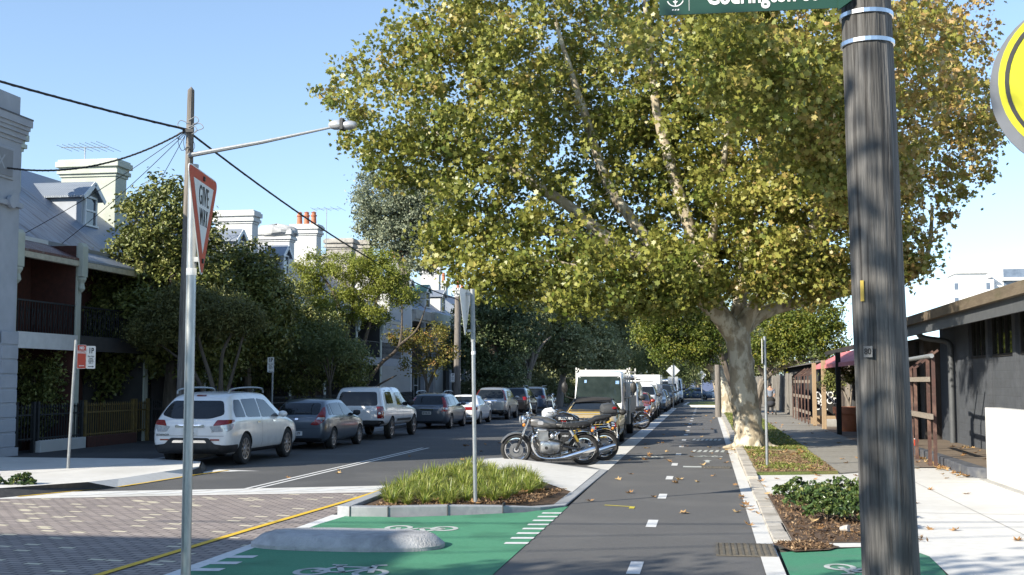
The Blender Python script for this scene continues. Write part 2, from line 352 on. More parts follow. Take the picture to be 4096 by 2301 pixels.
mk = MB()
for k in range(30): mk.sheet([(2.72,29+k*2.2),(4.66,29.2+k*2.2),(4.66,29.23+k*2.2),(2.72,29.03+k*2.2)], .059)
struct('footpath_joints', mk, kerbdark)
sh('right_yard', [(4.66,27.9),(60,27.9),(60,160),(4.66,160)], .05, mat('yard_pavers', (.16,.12,.09), (.22,.17,.13), 9, .9, bump=.4, bscale=50, c3=(.1,.075,.06), s3=.6))
# left-hand side
sh('left_footpath', [(-13.0,26.3),(-12.8,140),(-18,140),(-18,22.9),(-14,24.6)], .12, asph_foot)
struct('left_kerb', MB().box(-12.95,-12.75,26.4,140,0,.135), kerbm, bevel=.02)
mk = MB()
mk.add([(-11.85,18.75,.15),(-11.0,20.15,.15),(-11.0,21.3,.12),(-10.72,20.7,.0),(-10.66,23.0,.0),(-10.95,23.0,.12),(-10.66,24.15,.15),(-11.3,25.7,.15),(-12.95,26.4,.15),(-18,26.4,.15),(-18,14.5,.15),(-40,6.5,.15),(-40,26,.15),(-11.7,18.52,0),(-40,6.2,0),(-10.6,24.15,0),(-11.2,25.8,0)],
       [(10,0,1,2,5,6,7,8,9),(10,9,12,11),(11,0,10),(2,1,3),(2,3,4,5),(5,4,15,6)])
struct('left_plaza', mk, conc)
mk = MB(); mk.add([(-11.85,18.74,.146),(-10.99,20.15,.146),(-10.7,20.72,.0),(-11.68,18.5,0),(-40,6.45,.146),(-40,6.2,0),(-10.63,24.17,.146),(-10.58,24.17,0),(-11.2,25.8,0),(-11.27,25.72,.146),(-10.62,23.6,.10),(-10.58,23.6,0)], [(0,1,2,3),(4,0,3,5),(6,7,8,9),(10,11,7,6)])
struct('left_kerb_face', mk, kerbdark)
mk = MB(); mk.sheet([(-17,24.0),(-13,21.9),(-13,21.92),(-17,24.02)], .156).sheet([(-13.2,21.0),(-12.2,26),(-12.22,26),(-13.22,21.0)], .156)
struct('left_plaza_joints', mk, conc2)
# ------------------------------------------------------------------ islands
t = thing('traffic_island', (-4.2,13.85,0), 'pale bare concrete mound lying on the green bike lane', 'traffic island')
mb = MB(); ring = []
N = 40
for k in range(N):
    a = 2*math.pi*k/N; x, y = math.cos(a), math.sin(a)
    sx = 1.13 if x > 0 else 1.18; ex = .75
    ring.append((sx*math.copysign(abs(x)**ex, x), .52*math.copysign(abs(y)**ex, y)+.03*x))
for s_, z in ((1., 0), (1.0, .05), (.97, .07), (.86, .145), (.76, .17), (.55, .178)):
    o = len(mb.v)
    mb.v += [(-4.2+x*(1-(1-s_)*.75), 13.85+y*s_, z) for x, y in ring]
    if o: mb.f += [(o-N+k, o-N+(k+1) % N, o+(k+1) % N, o+k) for k in range(N)]
mb.f.append(tuple(range(len(mb.v)-N, len(mb.v))))
mb.build('mound', mat('island_concrete', (.37,.37,.37), (.46,.455,.45), 7, .9, bump=.9, bscale=45, c3=(.24,.24,.238), s3=2.6), t, smooth=True)
# planted island: kerb ring, soil, pale slab, plants
OUT = [(-5.32,16.9),(-5.1,16.80),(-4.55,16.86),(-3.75,17.22),(-3.0,17.62),(-2.5,18.05),(-2.2,18.75),(-2.15,26.35),(-2.9,26.9),(-4.75,28.35),(-5.1,27.9),(-5.42,26.4),(-5.46,22)]
cen = Vector((-3.8,22.4))
def inset(poly, d):
    o = []; n = len(poly)
    for i in range(n):
        p0, p1, p2 = Vector(poly[i-1]), Vector(poly[i]), Vector(poly[(i+1) % n])
        e1, e2 = (p1-p0).normalized(), (p2-p1).normalized()
        n1, n2 = Vector((-e1.y, e1.x)), Vector((-e2.y, e2.x)); b = (n1+n2).normalized(); o.append(tuple(p1+b*(d/max(.35, b.dot(n1)))))
    return o
IN = inset(OUT, .2)
mb = MB(); n = len(OUT)
HT = [.15,.15,.15,.145,.11,.06,.025,.022,.05,.14,.15,.15,.15]
mb.v = [(x, y, 0) for x, y in OUT]+[(x, y, h) for (x, y), h in zip(OUT, HT)]+[(x, y, h) for (x, y), h in zip(IN, HT)]+[(x, y, .01) for x, y in IN]
for k in range(3): mb.f += [(k*n+i, k*n+(i+1) % n, (k+1)*n+(i+1) % n, (k+1)*n+i) for i in range(n)]
struct('island_kerb', mb, kerbm, bevel=.012)
struct('island_soil', MB().add([(x, y, max(.018, h-.05)) for (x, y), h in zip(IN, HT)]+[(-3.9,21,.09)], [(i, (i+1) % n, n) for i in range(n)]), mulch)
struct('island_slab', MB().add([(-2.33,20.9,.03),(-2.33,26.2,.03),(-2.95,26.75,.056),(-4.7,28.15,.145),(-5.0,27.6,.156),(-5.2,26.2,.156),(-4.7,25.2,.15),(-3.6,23.6,.10)],[(0,1,2,7),(2,3,4,7),(4,5,6,7)]), conc)
mk = MB()
for (x, y) in ((-5.1,16.8),(-4.55,16.86),(-3.75,17.22),(-3.0,17.62)):
    mk.box(x-.006, x+.006, y-.012, y+.2, 0.0, .153)
struct('kerb_joints', mk, kerbdark)
# far end: grass nib across the path
sh('far_nib', [(-1.6,93),(1.0,92),(1.0,112),(-.7,112),(-1.5,104)], .12, grassm)
struct('far_nib_kerb', MB().bar((-1.7,92.9,.08),(1,91.9,.08),.2,.16).bar((-1.7,92.9,.08),(-1.55,105,.08),.2,.16), conc)
# distant cross road and low planting
sh('far_road', [(-60,120),(60,120),(60,134),(-60,134)], .02, asph)
# ================================================================== SIGNS, POLES, WIRES
galv = mat('galvanised_steel', (.27,.29,.30), (.42,.43,.435), 25, .40, .75, bump=.05, bscale=60, stretch=(1,1,.25), c3=(.42,.44,.44), s3=4)
galv_d = mat('dull_galvanised', (.24,.255,.265), (.33,.34,.345), 20, .55, .4)
stainless = mat('steel_band', (.72,.73,.74), (.62,.63,.65), 14, .22, 1.)
wsign = mat('white_sign_face', (.72,.72,.70), (.66,.66,.645), 8, .45)
rsign = mat('red_sign_face', (.50,.055,.025), (.43,.045,.022), 6, .4)
bsign = mat('black_sign_ink', (.018,.018,.018), (.028,.028,.028), 6, .5)
gsign = mat('green_sign_face', (.008,.045,.028), (.011,.054,.033), 3, .4)
ysign = mat('yellow_sign_face', (.56,.53,.010), (.50,.47,.010), 2.5, .4)
bandm = mat('white_tape', (.75,.75,.74), (.66,.66,.65), 30, .5)
def woodmat(name, a, b, c):
    m = mat(name, a, b, 7, .9, bump=.7, bscale=12, stretch=(6,6,.35), c3=c, s3=1.5); return m
wood_big = woodmat('weathered_pole_wood', (.07,.067,.064), (.16,.153,.145), (.04,.039,.038))
wood_far = woodmat('far_pole_wood', (.13,.115,.10), (.25,.225,.20), (.09,.08,.07))
cable_m = mat('black_cable', (.012,.012,.013), (.02,.02,.02), 20, .6)
def tri_sign(t, O, U, s, back=False):
    """rounded inverted triangle: U reading direction, faces U x up"""
    O, U, V = Vector(O), Vector(U).normalized(), Vector((0,0,1)); N = U.cross(V)
    def tri(sc, r):
        P = [Vector((0, -.577*sc*1.0)), Vector((.5*sc, .289*sc)), Vector((-.5*sc, .289*sc))]; out = []
        for i in range(3):
            p, a, b = P[i], (P[i-1]-P[i]).normalized(), (P[(i+1) % 3]-P[i]).normalized()
            for k in range(7):
                q = k/6; out.append(tuple(p + a*r*1.7*(1-q)**2 + b*r*1.7*q**2))
        return out
    MB().ext(tri(s, .05*s/.75), O, U, V, N, .006).build('sign_plate', wsign, t)
    if not back:
        MB().ext(tri(s*.965, .045), O+N*.0062, U, V, N, .002).build('red_border', rsign, t)
        MB().ext([(0,-.36*s),(.325*s,.197*s),(-.325*s,.197*s)], O+N*.0085, U, V, N, .002).build('white_panel', wsign, t)
        text('lettering', 'GIVE', .165*s/.75, O+N*.0108+V*.085*s, U, V, bsign, t, sx=.64, bold=.0, space=1.12)
        text('lettering', 'WAY', .145*s/.75, O+N*.0108-V*.085*s, U, V, bsign, t, sx=.56, bold=.0, space=1.1)
        for vv in (.235*s, -.42*s): MB().ext(rrect(.03,.03,.008), O+V*vv+N*.009, U, V, N, .008).build('bolt', bsign, t)
# --- give-way sign in front
t = thing('give_way_sign', (-3.10,6.9,0), 'red and white GIVE WAY triangle on a galvanised post in the foreground', 'road sign')
MB().tube([(-3.205,7.1,0),(-3.213,7.1,3.31)], .0305, 18).build('post', galv, t, smooth=True)
MB().lathe([(.0325,0),(.0325,.045)], (-3.211,7.1,2.62), n=18).build('tape_band', bandm, t)
MB().tube([(-3.213,7.1,3.31),(-3.213,7.1,3.33)], .033, 14).build('post_cap', galv_d, t)
U = Vector((-.178,.984,0)); tri_sign(t, (-3.145,7.09,3.045), U, .80)
for zz in (3.2,2.72): MB().box(-3.19,-3.15,7.08,7.12,zz-.015,zz+.015).build('bracket', galv_d, t)
# --- sign on the planted island, seen from its back edge
t = thing('give_way_sign', (-3.47,17.85,.1), 'triangular sign seen edge-on on a slim grey post in the grassy island', 'road sign')
MB().tube([(-3.46,17.85,.1),(-3.5,17.85,2.55)], .031, 16).build('post', galv, t, smooth=True)
MB().tube([(-3.50,17.85,2.55),(-3.515,17.85,3.36)], .036, 16).build('post_sleeve', galv_d, t, smooth=True)
MB().lathe([(.034,0),(.034,.05)], (-3.494,17.85,2.36), n=16).build('tape_band', bandm, t)
tri_sign(t, (-3.60,17.74,3.10), (-.02,-1,0), .85)
MB().bar((-3.6,17.76,3.28),(-3.51,17.85,3.28),.03,.04).build('bracket', galv_d, t); MB().bar((-3.58,17.8,2.72),(-3.5,17.85,2.72),.03,.04).build('bracket', galv_d, t)
# --- parking signs on the left kerb
def arrow(mb, O, U, V, N, L, two=False, flip=False):
    s = -1 if flip else 1
    mb.ext([(-L/2,-.006),(L/2,-.006),(L/2,.006),(-L/2,.006)], O, U, V, N, .002)
    mb.ext([(s*L/2-s*.03,-.02),(s*L/2,0),(s*L/2-s*.03,.02)], O, U, V, N, .002)
    if two: mb.ext([(-s*L/2+s*.03,-.02),(-s*L/2,0),(-s*L/2+s*.03,.02)], O, U, V, N, .002)
def plate_1p(t, O, U, w=.20, h=.46, two=True):
    O, U, V = Vector(O), Vector(U).normalized(), Vector((0,0,1)); N = U.cross(V)
    MB().ext(rrect(w, h, .025), O, U, V, N, .005).build('parking_plate', wsign, t)
    F = O+N*.006
    text('lettering', '1P', .16, F+V*.135, U, V, bsign, t, sx=.8, bold=.004)
    text('lettering', '8am-10pm', .045, F+V*.02, U, V, bsign, t, sx=.75)
    text('lettering', 'PERMIT\nHOLDERS\nEXCEPTED\nAREA 33', .032, F-V*.075, U, V, bsign, t, sx=.85)
    m = MB(); arrow(m, F-V*.195, U, V, N, .13, two); m.build('arrow', bsign, t)
t = thing('parking_sign', (-13.08,23.2,.13), 'red NO STOPPING plate beside a white 1P plate on a leaning kerb post', 'parking sign')
MB().tube([(-13.12,23.2,.13),(-13.02,23.2,2.82)], .032, 12).build('post', galv, t, smooth=True)
MB().bar((-13.03,23.2,2.66),(-12.80,23.58,2.64),.01,.03).build('bracket', galv_d, t); MB().bar((-13.05,23.2,2.28),(-12.81,23.58,2.26),.01,.03).build('bracket', galv_d, t)
U = Vector((.5,.866,0)); V = Vector((0,0,1)); N = U.normalized().cross(V)
O = Vector((-12.945,23.30,2.47)); MB().ext(rrect(.21,.50,.025), O, U.normalized(), V, N, .005).build('sign_plate', wsign, t)
F = O+N*.006; MB().ext(rrect(.195,.485,.02), F, U.normalized(), V, N, .002).build('red_panel', rsign, t)
F = F+N*.003; MB().ext([(-.095,.07),(.095,.07),(.095,.125),(-.095,.125)], F, U.normalized(), V, N, .0015).build('white_panel', wsign, t)
text('lettering', 'NO', .085, F+V*.18, U, V, wsign, t, sx=.8, bold=.004); text('lettering', 'STOPPING', .052, F+N*.002+V*.097, U, V, rsign, t, sx=.7)
m = MB(); arrow(m, F-V*.19, U.normalized(), V, N, .12, flip=True); m.build('arrow', wsign, t)
plate_1p(t, (-12.835,23.49,2.46), U, .21, .48, two=False)
for (x, y, zt, lab) in ((-13.1,34.9,2.7,'pale 1P parking plate on a post behind the grey hatchback, in tree shade'),
                        (-13.1,44.8,2.55,'white 1P parking plate on a post just behind the white canopy pickup')):
    t = thing('parking_sign', (x,y,.12), lab, 'parking sign', 'one hour parking signs along the kerb')
    MB().tube([(x,y,.12),(x+.02,y,zt)], .03, 10).build('post', galv_d, t, smooth=True); plate_1p(t, (x-.03 if y < 40 else x+.01,y-.05,zt-.24), (.98,.18,0))
t = thing('parking_sign', (-12.85,62.2,1.9), 'small white 1P plate strapped to the timber pole beyond the wagon', 'parking sign', 'one hour parking signs along the kerb')
plate_1p(t, (-13.3,62.2,2.15), (.98,.18,0))
# --- slim bare post on the right verge
t = thing('verge_sign', (1.3,27.1,.09), 'slim white post with a narrow plate turned edge-on, on the mulched verge', 'sign post')
MB().tube([(1.3,27.1,.05),(1.29,27.1,2.95)], .033, 14).build('post', galv, t, smooth=True)
MB().box(1.225,1.231,27.0,27.25,2.35,2.9).build('plate', wsign, t)
# --- big timber pole
t = thing('utility_pole', (1.045,7.2,0), 'thick dark weathered timber pole in the right foreground with steel straps', 'utility pole')
mb = MB(); NS = 14
for i in range(41):
    z = 11.5*i/40; r = .165-.0026*z*1.9; cx, cy = 1.045-.019*z, 7.2
    for k in range(NS):
        a = 2*math.pi*k/NS; rr_ = r*(1+.022*math.sin(k*2.3)+.006*math.sin(k*5.1+z*1.7)+.008*rnd.uniform(-1,1)+.012*math.sin(z*2.1+k))
        mb.v.append((cx+rr_*math.cos(a), cy+rr_*math.sin(a), z))
for i in range(40): mb.f += [(i*NS+k, i*NS+(k+1) % NS, (i+1)*NS+(k+1) % NS, (i+1)*NS+k) for k in range(NS)]
mb.f.append(tuple(range(40*NS, 41*NS)))
shaft = mb.build('shaft', wood_big, t)
def cracked(m):
    n, l = m.node_tree.nodes, m.node_tree.links; b = n['Principled BSDF']
    src = b.inputs['Base Color'].links[0].from_socket
    tc = n.new('ShaderNodeTexCoord'); mp = n.new('ShaderNodeMapping'); mp.inputs[3].default_value = (20,20,.5); l.new(tc.outputs['Object'], mp.inputs[0])
    nz = n.new('ShaderNodeTexNoise'); nz.inputs['Scale'].default_value = 1.6; nz.inputs['Detail'].default_value = 7; nz.inputs['Roughness'].default_value = .7; l.new(mp.outputs[0], nz.inputs[0])
    r = n.new('ShaderNodeMapRange'); r.inputs[1].default_value = .36; r.inputs[2].default_value = .50; l.new(nz.outputs[0], r.inputs[0])
    mx = n.new('ShaderNodeMix'); mx.data_type = 'RGBA'; mx.inputs[6].default_value = (.03,.027,.025,1); l.new(r.outputs[0], mx.inputs[0]); l.new(src, mx.inputs[7]); l.new(mx.outputs[2], b.inputs['Base Color'])
cracked(wood_big)
for z, tl in ((4.21,.0),(4.10,.02),(3.93,.02)):
    r = .165-.0026*z*1.9+.006; cx = 1.045-.019*z
    MB().lathe([(r-.004,0),(r+.004,.002),(r+.004,.026),(r-.004,.028)], (cx,7.2,z), n=28).build('steel_strap', stainless, t)
mb = MB(); mb.ext([(-.03,-.032),(.03,-.032),(.03,.032),(-.03,.032)], (.915,7.055,2.12), (.7,-.71,0), (0,0,1), (-.71,-.7,0), .004); tg = mb.build('number_tag', mat('tag_grey', (.2,.2,.2), (.15,.15,.15), 9, .6), t)
text('lettering', '80', .05, Vector((.915,7.055,2.12))+Vector((-.71,-.7,0))*.005, (.7,-.71,0), (0,0,1), bsign, t)
MB().ext([(-.012,-.06),(.012,-.06),(.012,.06),(-.012,.06)], (.893,7.075,2.47), (.7,-.71,0), (0,0,1), (-.71,-.7,0), .004).build('yellow_tag', mat('tag_brass', (.45,.33,.06), (.38,.27,.05), 9, .5), t)
# top of the pole, above the frame, with the wires that shade the path
MB().box(-.15,1.85,7.0,7.1,9.6,9.75).build('crossarm', wood_big, t)
t = thing('street_name_sign', (.86,7.1,4.25), 'long green street name blade strapped high on the big timber pole', 'street sign')
O = Vector((.27,7.06,4.235)); U, V = Vector((1,.02,0)).normalized(), Vector((0,0,1)); N = U.cross(V)
MB().ext([(-.52,-.10),(.52,-.10),(.52,.10),(-.52,.10)], O, U, V, N, .01).build('blade', gsign, t)
MB().ext([(.52,-.115),(.60,-.06),(.60,.115),(.52,.115)], O-N*.01, U, V, N, .035).build('bracket', gsign, t)
F = O+N*.011
wl = mat('white_lettering', (.78,.78,.76), (.72,.72,.70), 9, .5)
text('lettering', 'Codrington St', .155, F+V*.0+U*.08, U, V, wl, t, sx=.72, bold=.004)
mb = MB(); mb.ext([(-.345,-.08),(-.343,-.08),(-.343,.08),(-.345,.08)], F, U, V, N, .0015)
for k in range(14):
    a0, a1 = R_(200+140*k/14), R_(200+140*(k+1)/14); P = lambda a, r: (-.425+r*math.cos(a), -.0+r*math.sin(a)*1.0)
    mb.ext([P(a0,.052),P(a1,.052),P(a1,.046),P(a0,.046)], F, U, V, N, .0015)
mb.ext([(-.428,-.05),(-.422,-.05),(-.422,.06),(-.428,.06)], F, U, V, N, .002); mb.ext([(-.446,-.002),(-.404,-.002),(-.404,.006),(-.446,.006)], F, U, V, N, .002)
mb.ext([(-.44,-.018),(-.43,-.032),(-.43,-.018)], F, U, V, N, .002); mb.ext([(-.42,-.018),(-.42,-.032),(-.41,-.018)], F, U, V, N, .002)
for i in range(3): x = -.446+i*.016; mb.ext([(x,-.075),(x+.009,-.075),(x+.012,-.067),(x+.003,-.067)], F, U, V, N, .0015)
mb.build('emblem', wl, t)
# --- round yellow warning disc
t = thing('warning_sign', (1.74,5.62,0), 'round yellow disc with black ring on a grey backing board at the right edge', 'road sign')
c = Vector((1.695,5.6,3.30)); U = Vector((.98,-.2,0)).normalized(); N = U.cross(V)
circ = lambda r, n=48: [(r*math.cos(2*math.pi*k/n), r*math.sin(2*math.pi*k/n)) for k in range(n)]
MB().ext(circ(.40), c-V*.02, U, V, N, .012).build('backing_board', mat('grey_back', (.12,.13,.15), (.15,.16,.18), 3, .6), t)
MB().ext(circ(.375), c+U*.012+V*.01+N*.0125, U, V, N, .005).build('yellow_face', ysign, t)
F = c+U*.012+V*.01+N*.019; mb = MB(); n = 48
for k in range(n):
    a0, a1 = 2*math.pi*k/n, 2*math.pi*(k+1)/n
    mb.ext([(.348*math.cos(a0),.348*math.sin(a0)),(.348*math.cos(a1),.348*math.sin(a1)),(.330*math.cos(a1),.330*math.sin(a1)),(.330*math.cos(a0),.330*math.sin(a0))], F, U, V, N, .002)
mb.build('black_ring', bsign, t)
MB().ext([(-.225,-.16),(-.17,-.16),(-.05,.05),(-.09,.08)], F, U, V, N, .002).build('symbol', bsign, t)
MB().tube([(1.77,5.68,0),(1.77,5.68,3.7)], .03, 12).build('post', galv, t, smooth=True)
# --- timber street-light pole on the left
t = thing('utility_pole', (-13.2,28.85,0), 'tall weathered timber pole with a street light arm, left of the terrace trees', 'utility pole')
mb = MB(); NS = 12
for i in range(31):
    z = .1+9.42*i/30; r = .165-.0085*z
    for k in range(NS):
        a = 2*math.pi*k/NS; q = r*(1+.05*math.sin(k*2.1)+.03*rnd.uniform(-1,1)); mb.v.append((-13.22+.006*z+q*math.cos(a), 28.85+q*math.sin(a), z))
for i in range(30): mb.f += [(i*NS+k, i*NS+(k+1) % NS, (i+1)*NS+(k+1) % NS, (i+1)*NS+k) for k in range(NS)]
mb.v.append((-13.16,28.85,9.62)); mb.f += [(30*NS+k, 30*NS+(k+1) % NS, len(mb.v)-1) for k in range(NS)]
mb.build('shaft', wood_far, t)
arm = MB().tube([(-13.15,28.75,7.78),(-11.2,28.9,8.1),(-9.35,29.0,8.45)], [.065,.05,.03], 8).build('arm', galv_d, t, smooth=True)
mb = MB(); mb.ball((-9.25,29.0,8.5), (.24,.14,.13), 14, 8).ball((-8.95,29.0,8.48), (.25,.15,.12), 14, 8); mb.build('lamp_head', mat('lamp_housing', (.62,.62,.62), (.5,.5,.5), 4, .3, .5), t, smooth=True)
MB().box(-9.14,-9.06,28.85,29.15,8.36,8.64).build('lamp_clamp', bsign, t)
mb = MB()
for dz, dx in ((8.45,.12),(8.62,-.12),(8.7,.14),(8.3,-.13),(8.52,.2)): mb.tube(catmull([(-13.17,28.75,dz),(-13.17+dx*1.6,28.7,dz+.08),(-13.17+dx*2.2,28.68,dz-.05),(-13.17+dx,28.7,dz-.12)], 4), .012, 5)
mb.build('insulator_hooks', galv_d, t)
mb = MB().bar((-13.3,28.7,8.42),(-13.0,28.7,8.42),.05,.08)
for k in range(4): mb.tube(catmull([(-13.17,28.7,8.45),(-13.4+k*.15,28.66,8.2-k*.05),(-13.3+k*.1,28.66,7.9),(-13.17,28.72,8.0)], 4), .008, 4)
mb.build('loose_wires', cable_m, t)
def sag(a, b, s, n=20):
    a, b = Vector(a), Vector(b); return [a.lerp(b, k/n) - Vector((0,0,4*s*(k/n)*(1-k/n))) for k in range(n+1)]
def wire(a, b, s, r, label, twist=False, group=None):
    t = MB().tube(sag(a, b, s), r, 6)
    if twist:
        p = sag(a, b, s, 260); tt = [v + Vector((0, math.cos(i*.8), math.sin(i*.8)))*r*.55 for i, v in enumerate(p)]; t.tube(tt, r*.7, 5)
    return tag(t.build('overhead_cable', cable_m, smooth=True), label, 'cable', group)
HB = (-13.2,28.75,8.46)
wire((-21.5,19.0,10.45), HB, .25, .03, 'thick twisted black cable crossing the sky from the upper left to the timber pole', True)
def aerial(Pd, Y, h): pass
wire(HB, (-16.95,26.7,7.2), .42, .024, 'black service cable drooping from the timber pole to the pale corner building', True)
wire((-13.2,28.85,8.42), (-13.15,62.6,6.35), .55, .028, 'twisted black cable sloping from the street light pole to the pole beyond the wagon', True)
wire((-13.2,28.7,8.4), (-17.2,28.0,5.75), .1, .009, 'thin service wire from the pole to the first balcony roof', False)
wire((-13.2,28.7,8.38), (-18.2,31.5,5.9), .1, .009, 'thin service wire from the pole to the second terrace gutter', False)
wire((-13.2,28.7,8.36), (-18.4,35.0,6.0), .1, .009, 'thin service wire vanishing behind the dark tree crown', False)
wire((-13.1,61.8,6.5), (-18.3,56,6.0), .15, .014, 'thin service wire running to the terrace roof with the pots', False)
wire((-13.1,61.8,6.4), (-17.9,47,5.9), .2, .012, 'low thin service wire in front of the blue terrace roof', False)
# wires overhead in front (their shadows cross the crossing and the path)
wire((.9,7.0,9.7), (-26,-3,9.9), .4, .022, 'overhead cable out of view above the foreground', False, 'foreground overhead cables')
wire((.2,7.0,9.7), (-26,-1,10.2), .5, .022, 'overhead cable out of view above the foreground', False, 'foreground overhead cables')
wire((1.6,7.0,9.7), (-20,3.5,9.3), .5, .03, 'overhead cable out of view above the foreground', False, 'foreground overhead cables')
# --- second timber pole, and the low wooden post
t = thing('utility_pole', (-13.15,62.6,0), 'grey timber pole standing between the blue wagon and the white sedan', 'utility pole')
MB().tube([(-13.15,62.6,.05),(-13.12,62.6,6.5)], [.2,.165], 12).build('shaft', wood_far, t, smooth=True)
tag(MB().tube([(.61,65.3,.05),(.60,65.3,2.85)], [.17,.15], 10).build('timber_post', wood_far, smooth=True), 'pale square-topped timber post beside the far plane trunk', 'post')
# --- diamond sign far along the path
t = thing('diamond_sign', (-2.4,88,0), 'pale back of a diamond sign with a square plate below, beyond the parked vans', 'road sign')
MB().tube([(-2.4,88,0),(-2.4,88,3.2)], .045, 8).build('post', galv, t)
dm = mat('sign_back', (.55,.57,.58), (.62,.64,.65), 5, .5, .3)
MB().ext([(-.5,0),(0,-.5),(.5,0),(0,.5)], (-2.4,88.06,2.75), (1,0,0), (0,0,1), (0,-1,0), .01).build('diamond_plate', dm, t)
MB().ext(rrect(.72,.5,.04), (-2.4,88.06,2.05), (1,0,0), (0,0,1), (0,-1,0), .01).build('square_plate', dm, t)
t = thing('diamond_sign', (-.45,118,0), 'tiny pale diamond sign at the far end of the path', 'road sign')
MB().tube([(-.45,118,0),(-.45,118,2.9)], .05, 8).build('post', galv_d, t); MB().ext([(-.45,0),(0,-.5),(.45,0),(0,.5)], (-.45,117.9,2.6), (1,0,0), (0,0,1), (0,-1,0), .01).build('diamond_plate', dm, t)
# ================================================================== VEHICLES
tyre_m = mat('tyre_rubber', (.018,.018,.018), (.032,.031,.03), 30, .85, bump=.2)
rim_m = mat('alloy_rim', (.50,.50,.50), (.40,.40,.41), 8, .3, .85)
chrome = mat('chrome', (.82,.82,.83), (.72,.72,.73), 9, .08, 1.)
glass = mat('dark_car_glass', (.010,.013,.016), (.016,.02,.024), 3, .02, 0., spec=.45)
glass_l = mat('clear_car_glass', (.035,.05,.05), (.02,.03,.031), 2.5, .03, 0., spec=.5)
trim = mat('black_plastic_trim', (.02,.02,.021), (.032,.032,.033), 15, .55)
seam = mat('panel_gap', (.03,.03,.03), (.04,.04,.04), 5, .6)
redl = mat('red_lamp_lens', (.26,.008,.008), (.17,.005,.005), 14, .12, coat=.6)
clearl = mat('clear_lamp_lens', (.62,.64,.66), (.40,.42,.45), 22, .10, .35, coat=.7)
amber = mat('amber_lens', (.75,.24,.02), (.6,.18,.015), 14, .15, coat=.5)
platem = mat('number_plate', (.74,.74,.72), (.66,.66,.64), 8, .4)
wellm = mat('wheel_well', (.012,.012,.012), (.02,.02,.02), 8, .9)
intm = mat('car_interior', (.03,.03,.032), (.05,.05,.05), 6, .8)
def subdiv_poly(poly, cuts=3):
    bm = bmesh.new(); vs = [bm.verts.new((p[0], p[1], 0)) for p in poly]; bm.faces.new(vs)
    bmesh.ops.triangulate(bm, faces=bm.faces)
    for _ in range(cuts):
        ed = [e for e in bm.edges if e.calc_length() > .12]
        if not ed: break
        bmesh.ops.subdivide_edges(bm, edges=ed, cuts=1)
        bmesh.ops.triangulate(bm, faces=[f for f in bm.faces if len(f.verts) > 3])
    bm.verts.ensure_lookup_table(); bm.verts.index_update()
    out = [tuple(v.co) for v in bm.verts], [tuple(v.index for v in f.verts) for f in bm.faces]; bm.free(); return out
def smooth_poly(poly, r=.04):
    n = len(poly); out = []
    for i in range(n):
        p = Vector(poly[i]); a = Vector(poly[i-1])-p; b = Vector(poly[(i+1) % n])-p
        ra, rb = min(r, a.length*.45), min(r, b.length*.45)
        for q in (0, .5, 1): out.append(tuple(p + a.normalized()*ra*(1-q)**2 + b.normalized()*rb*q**2))
    return out
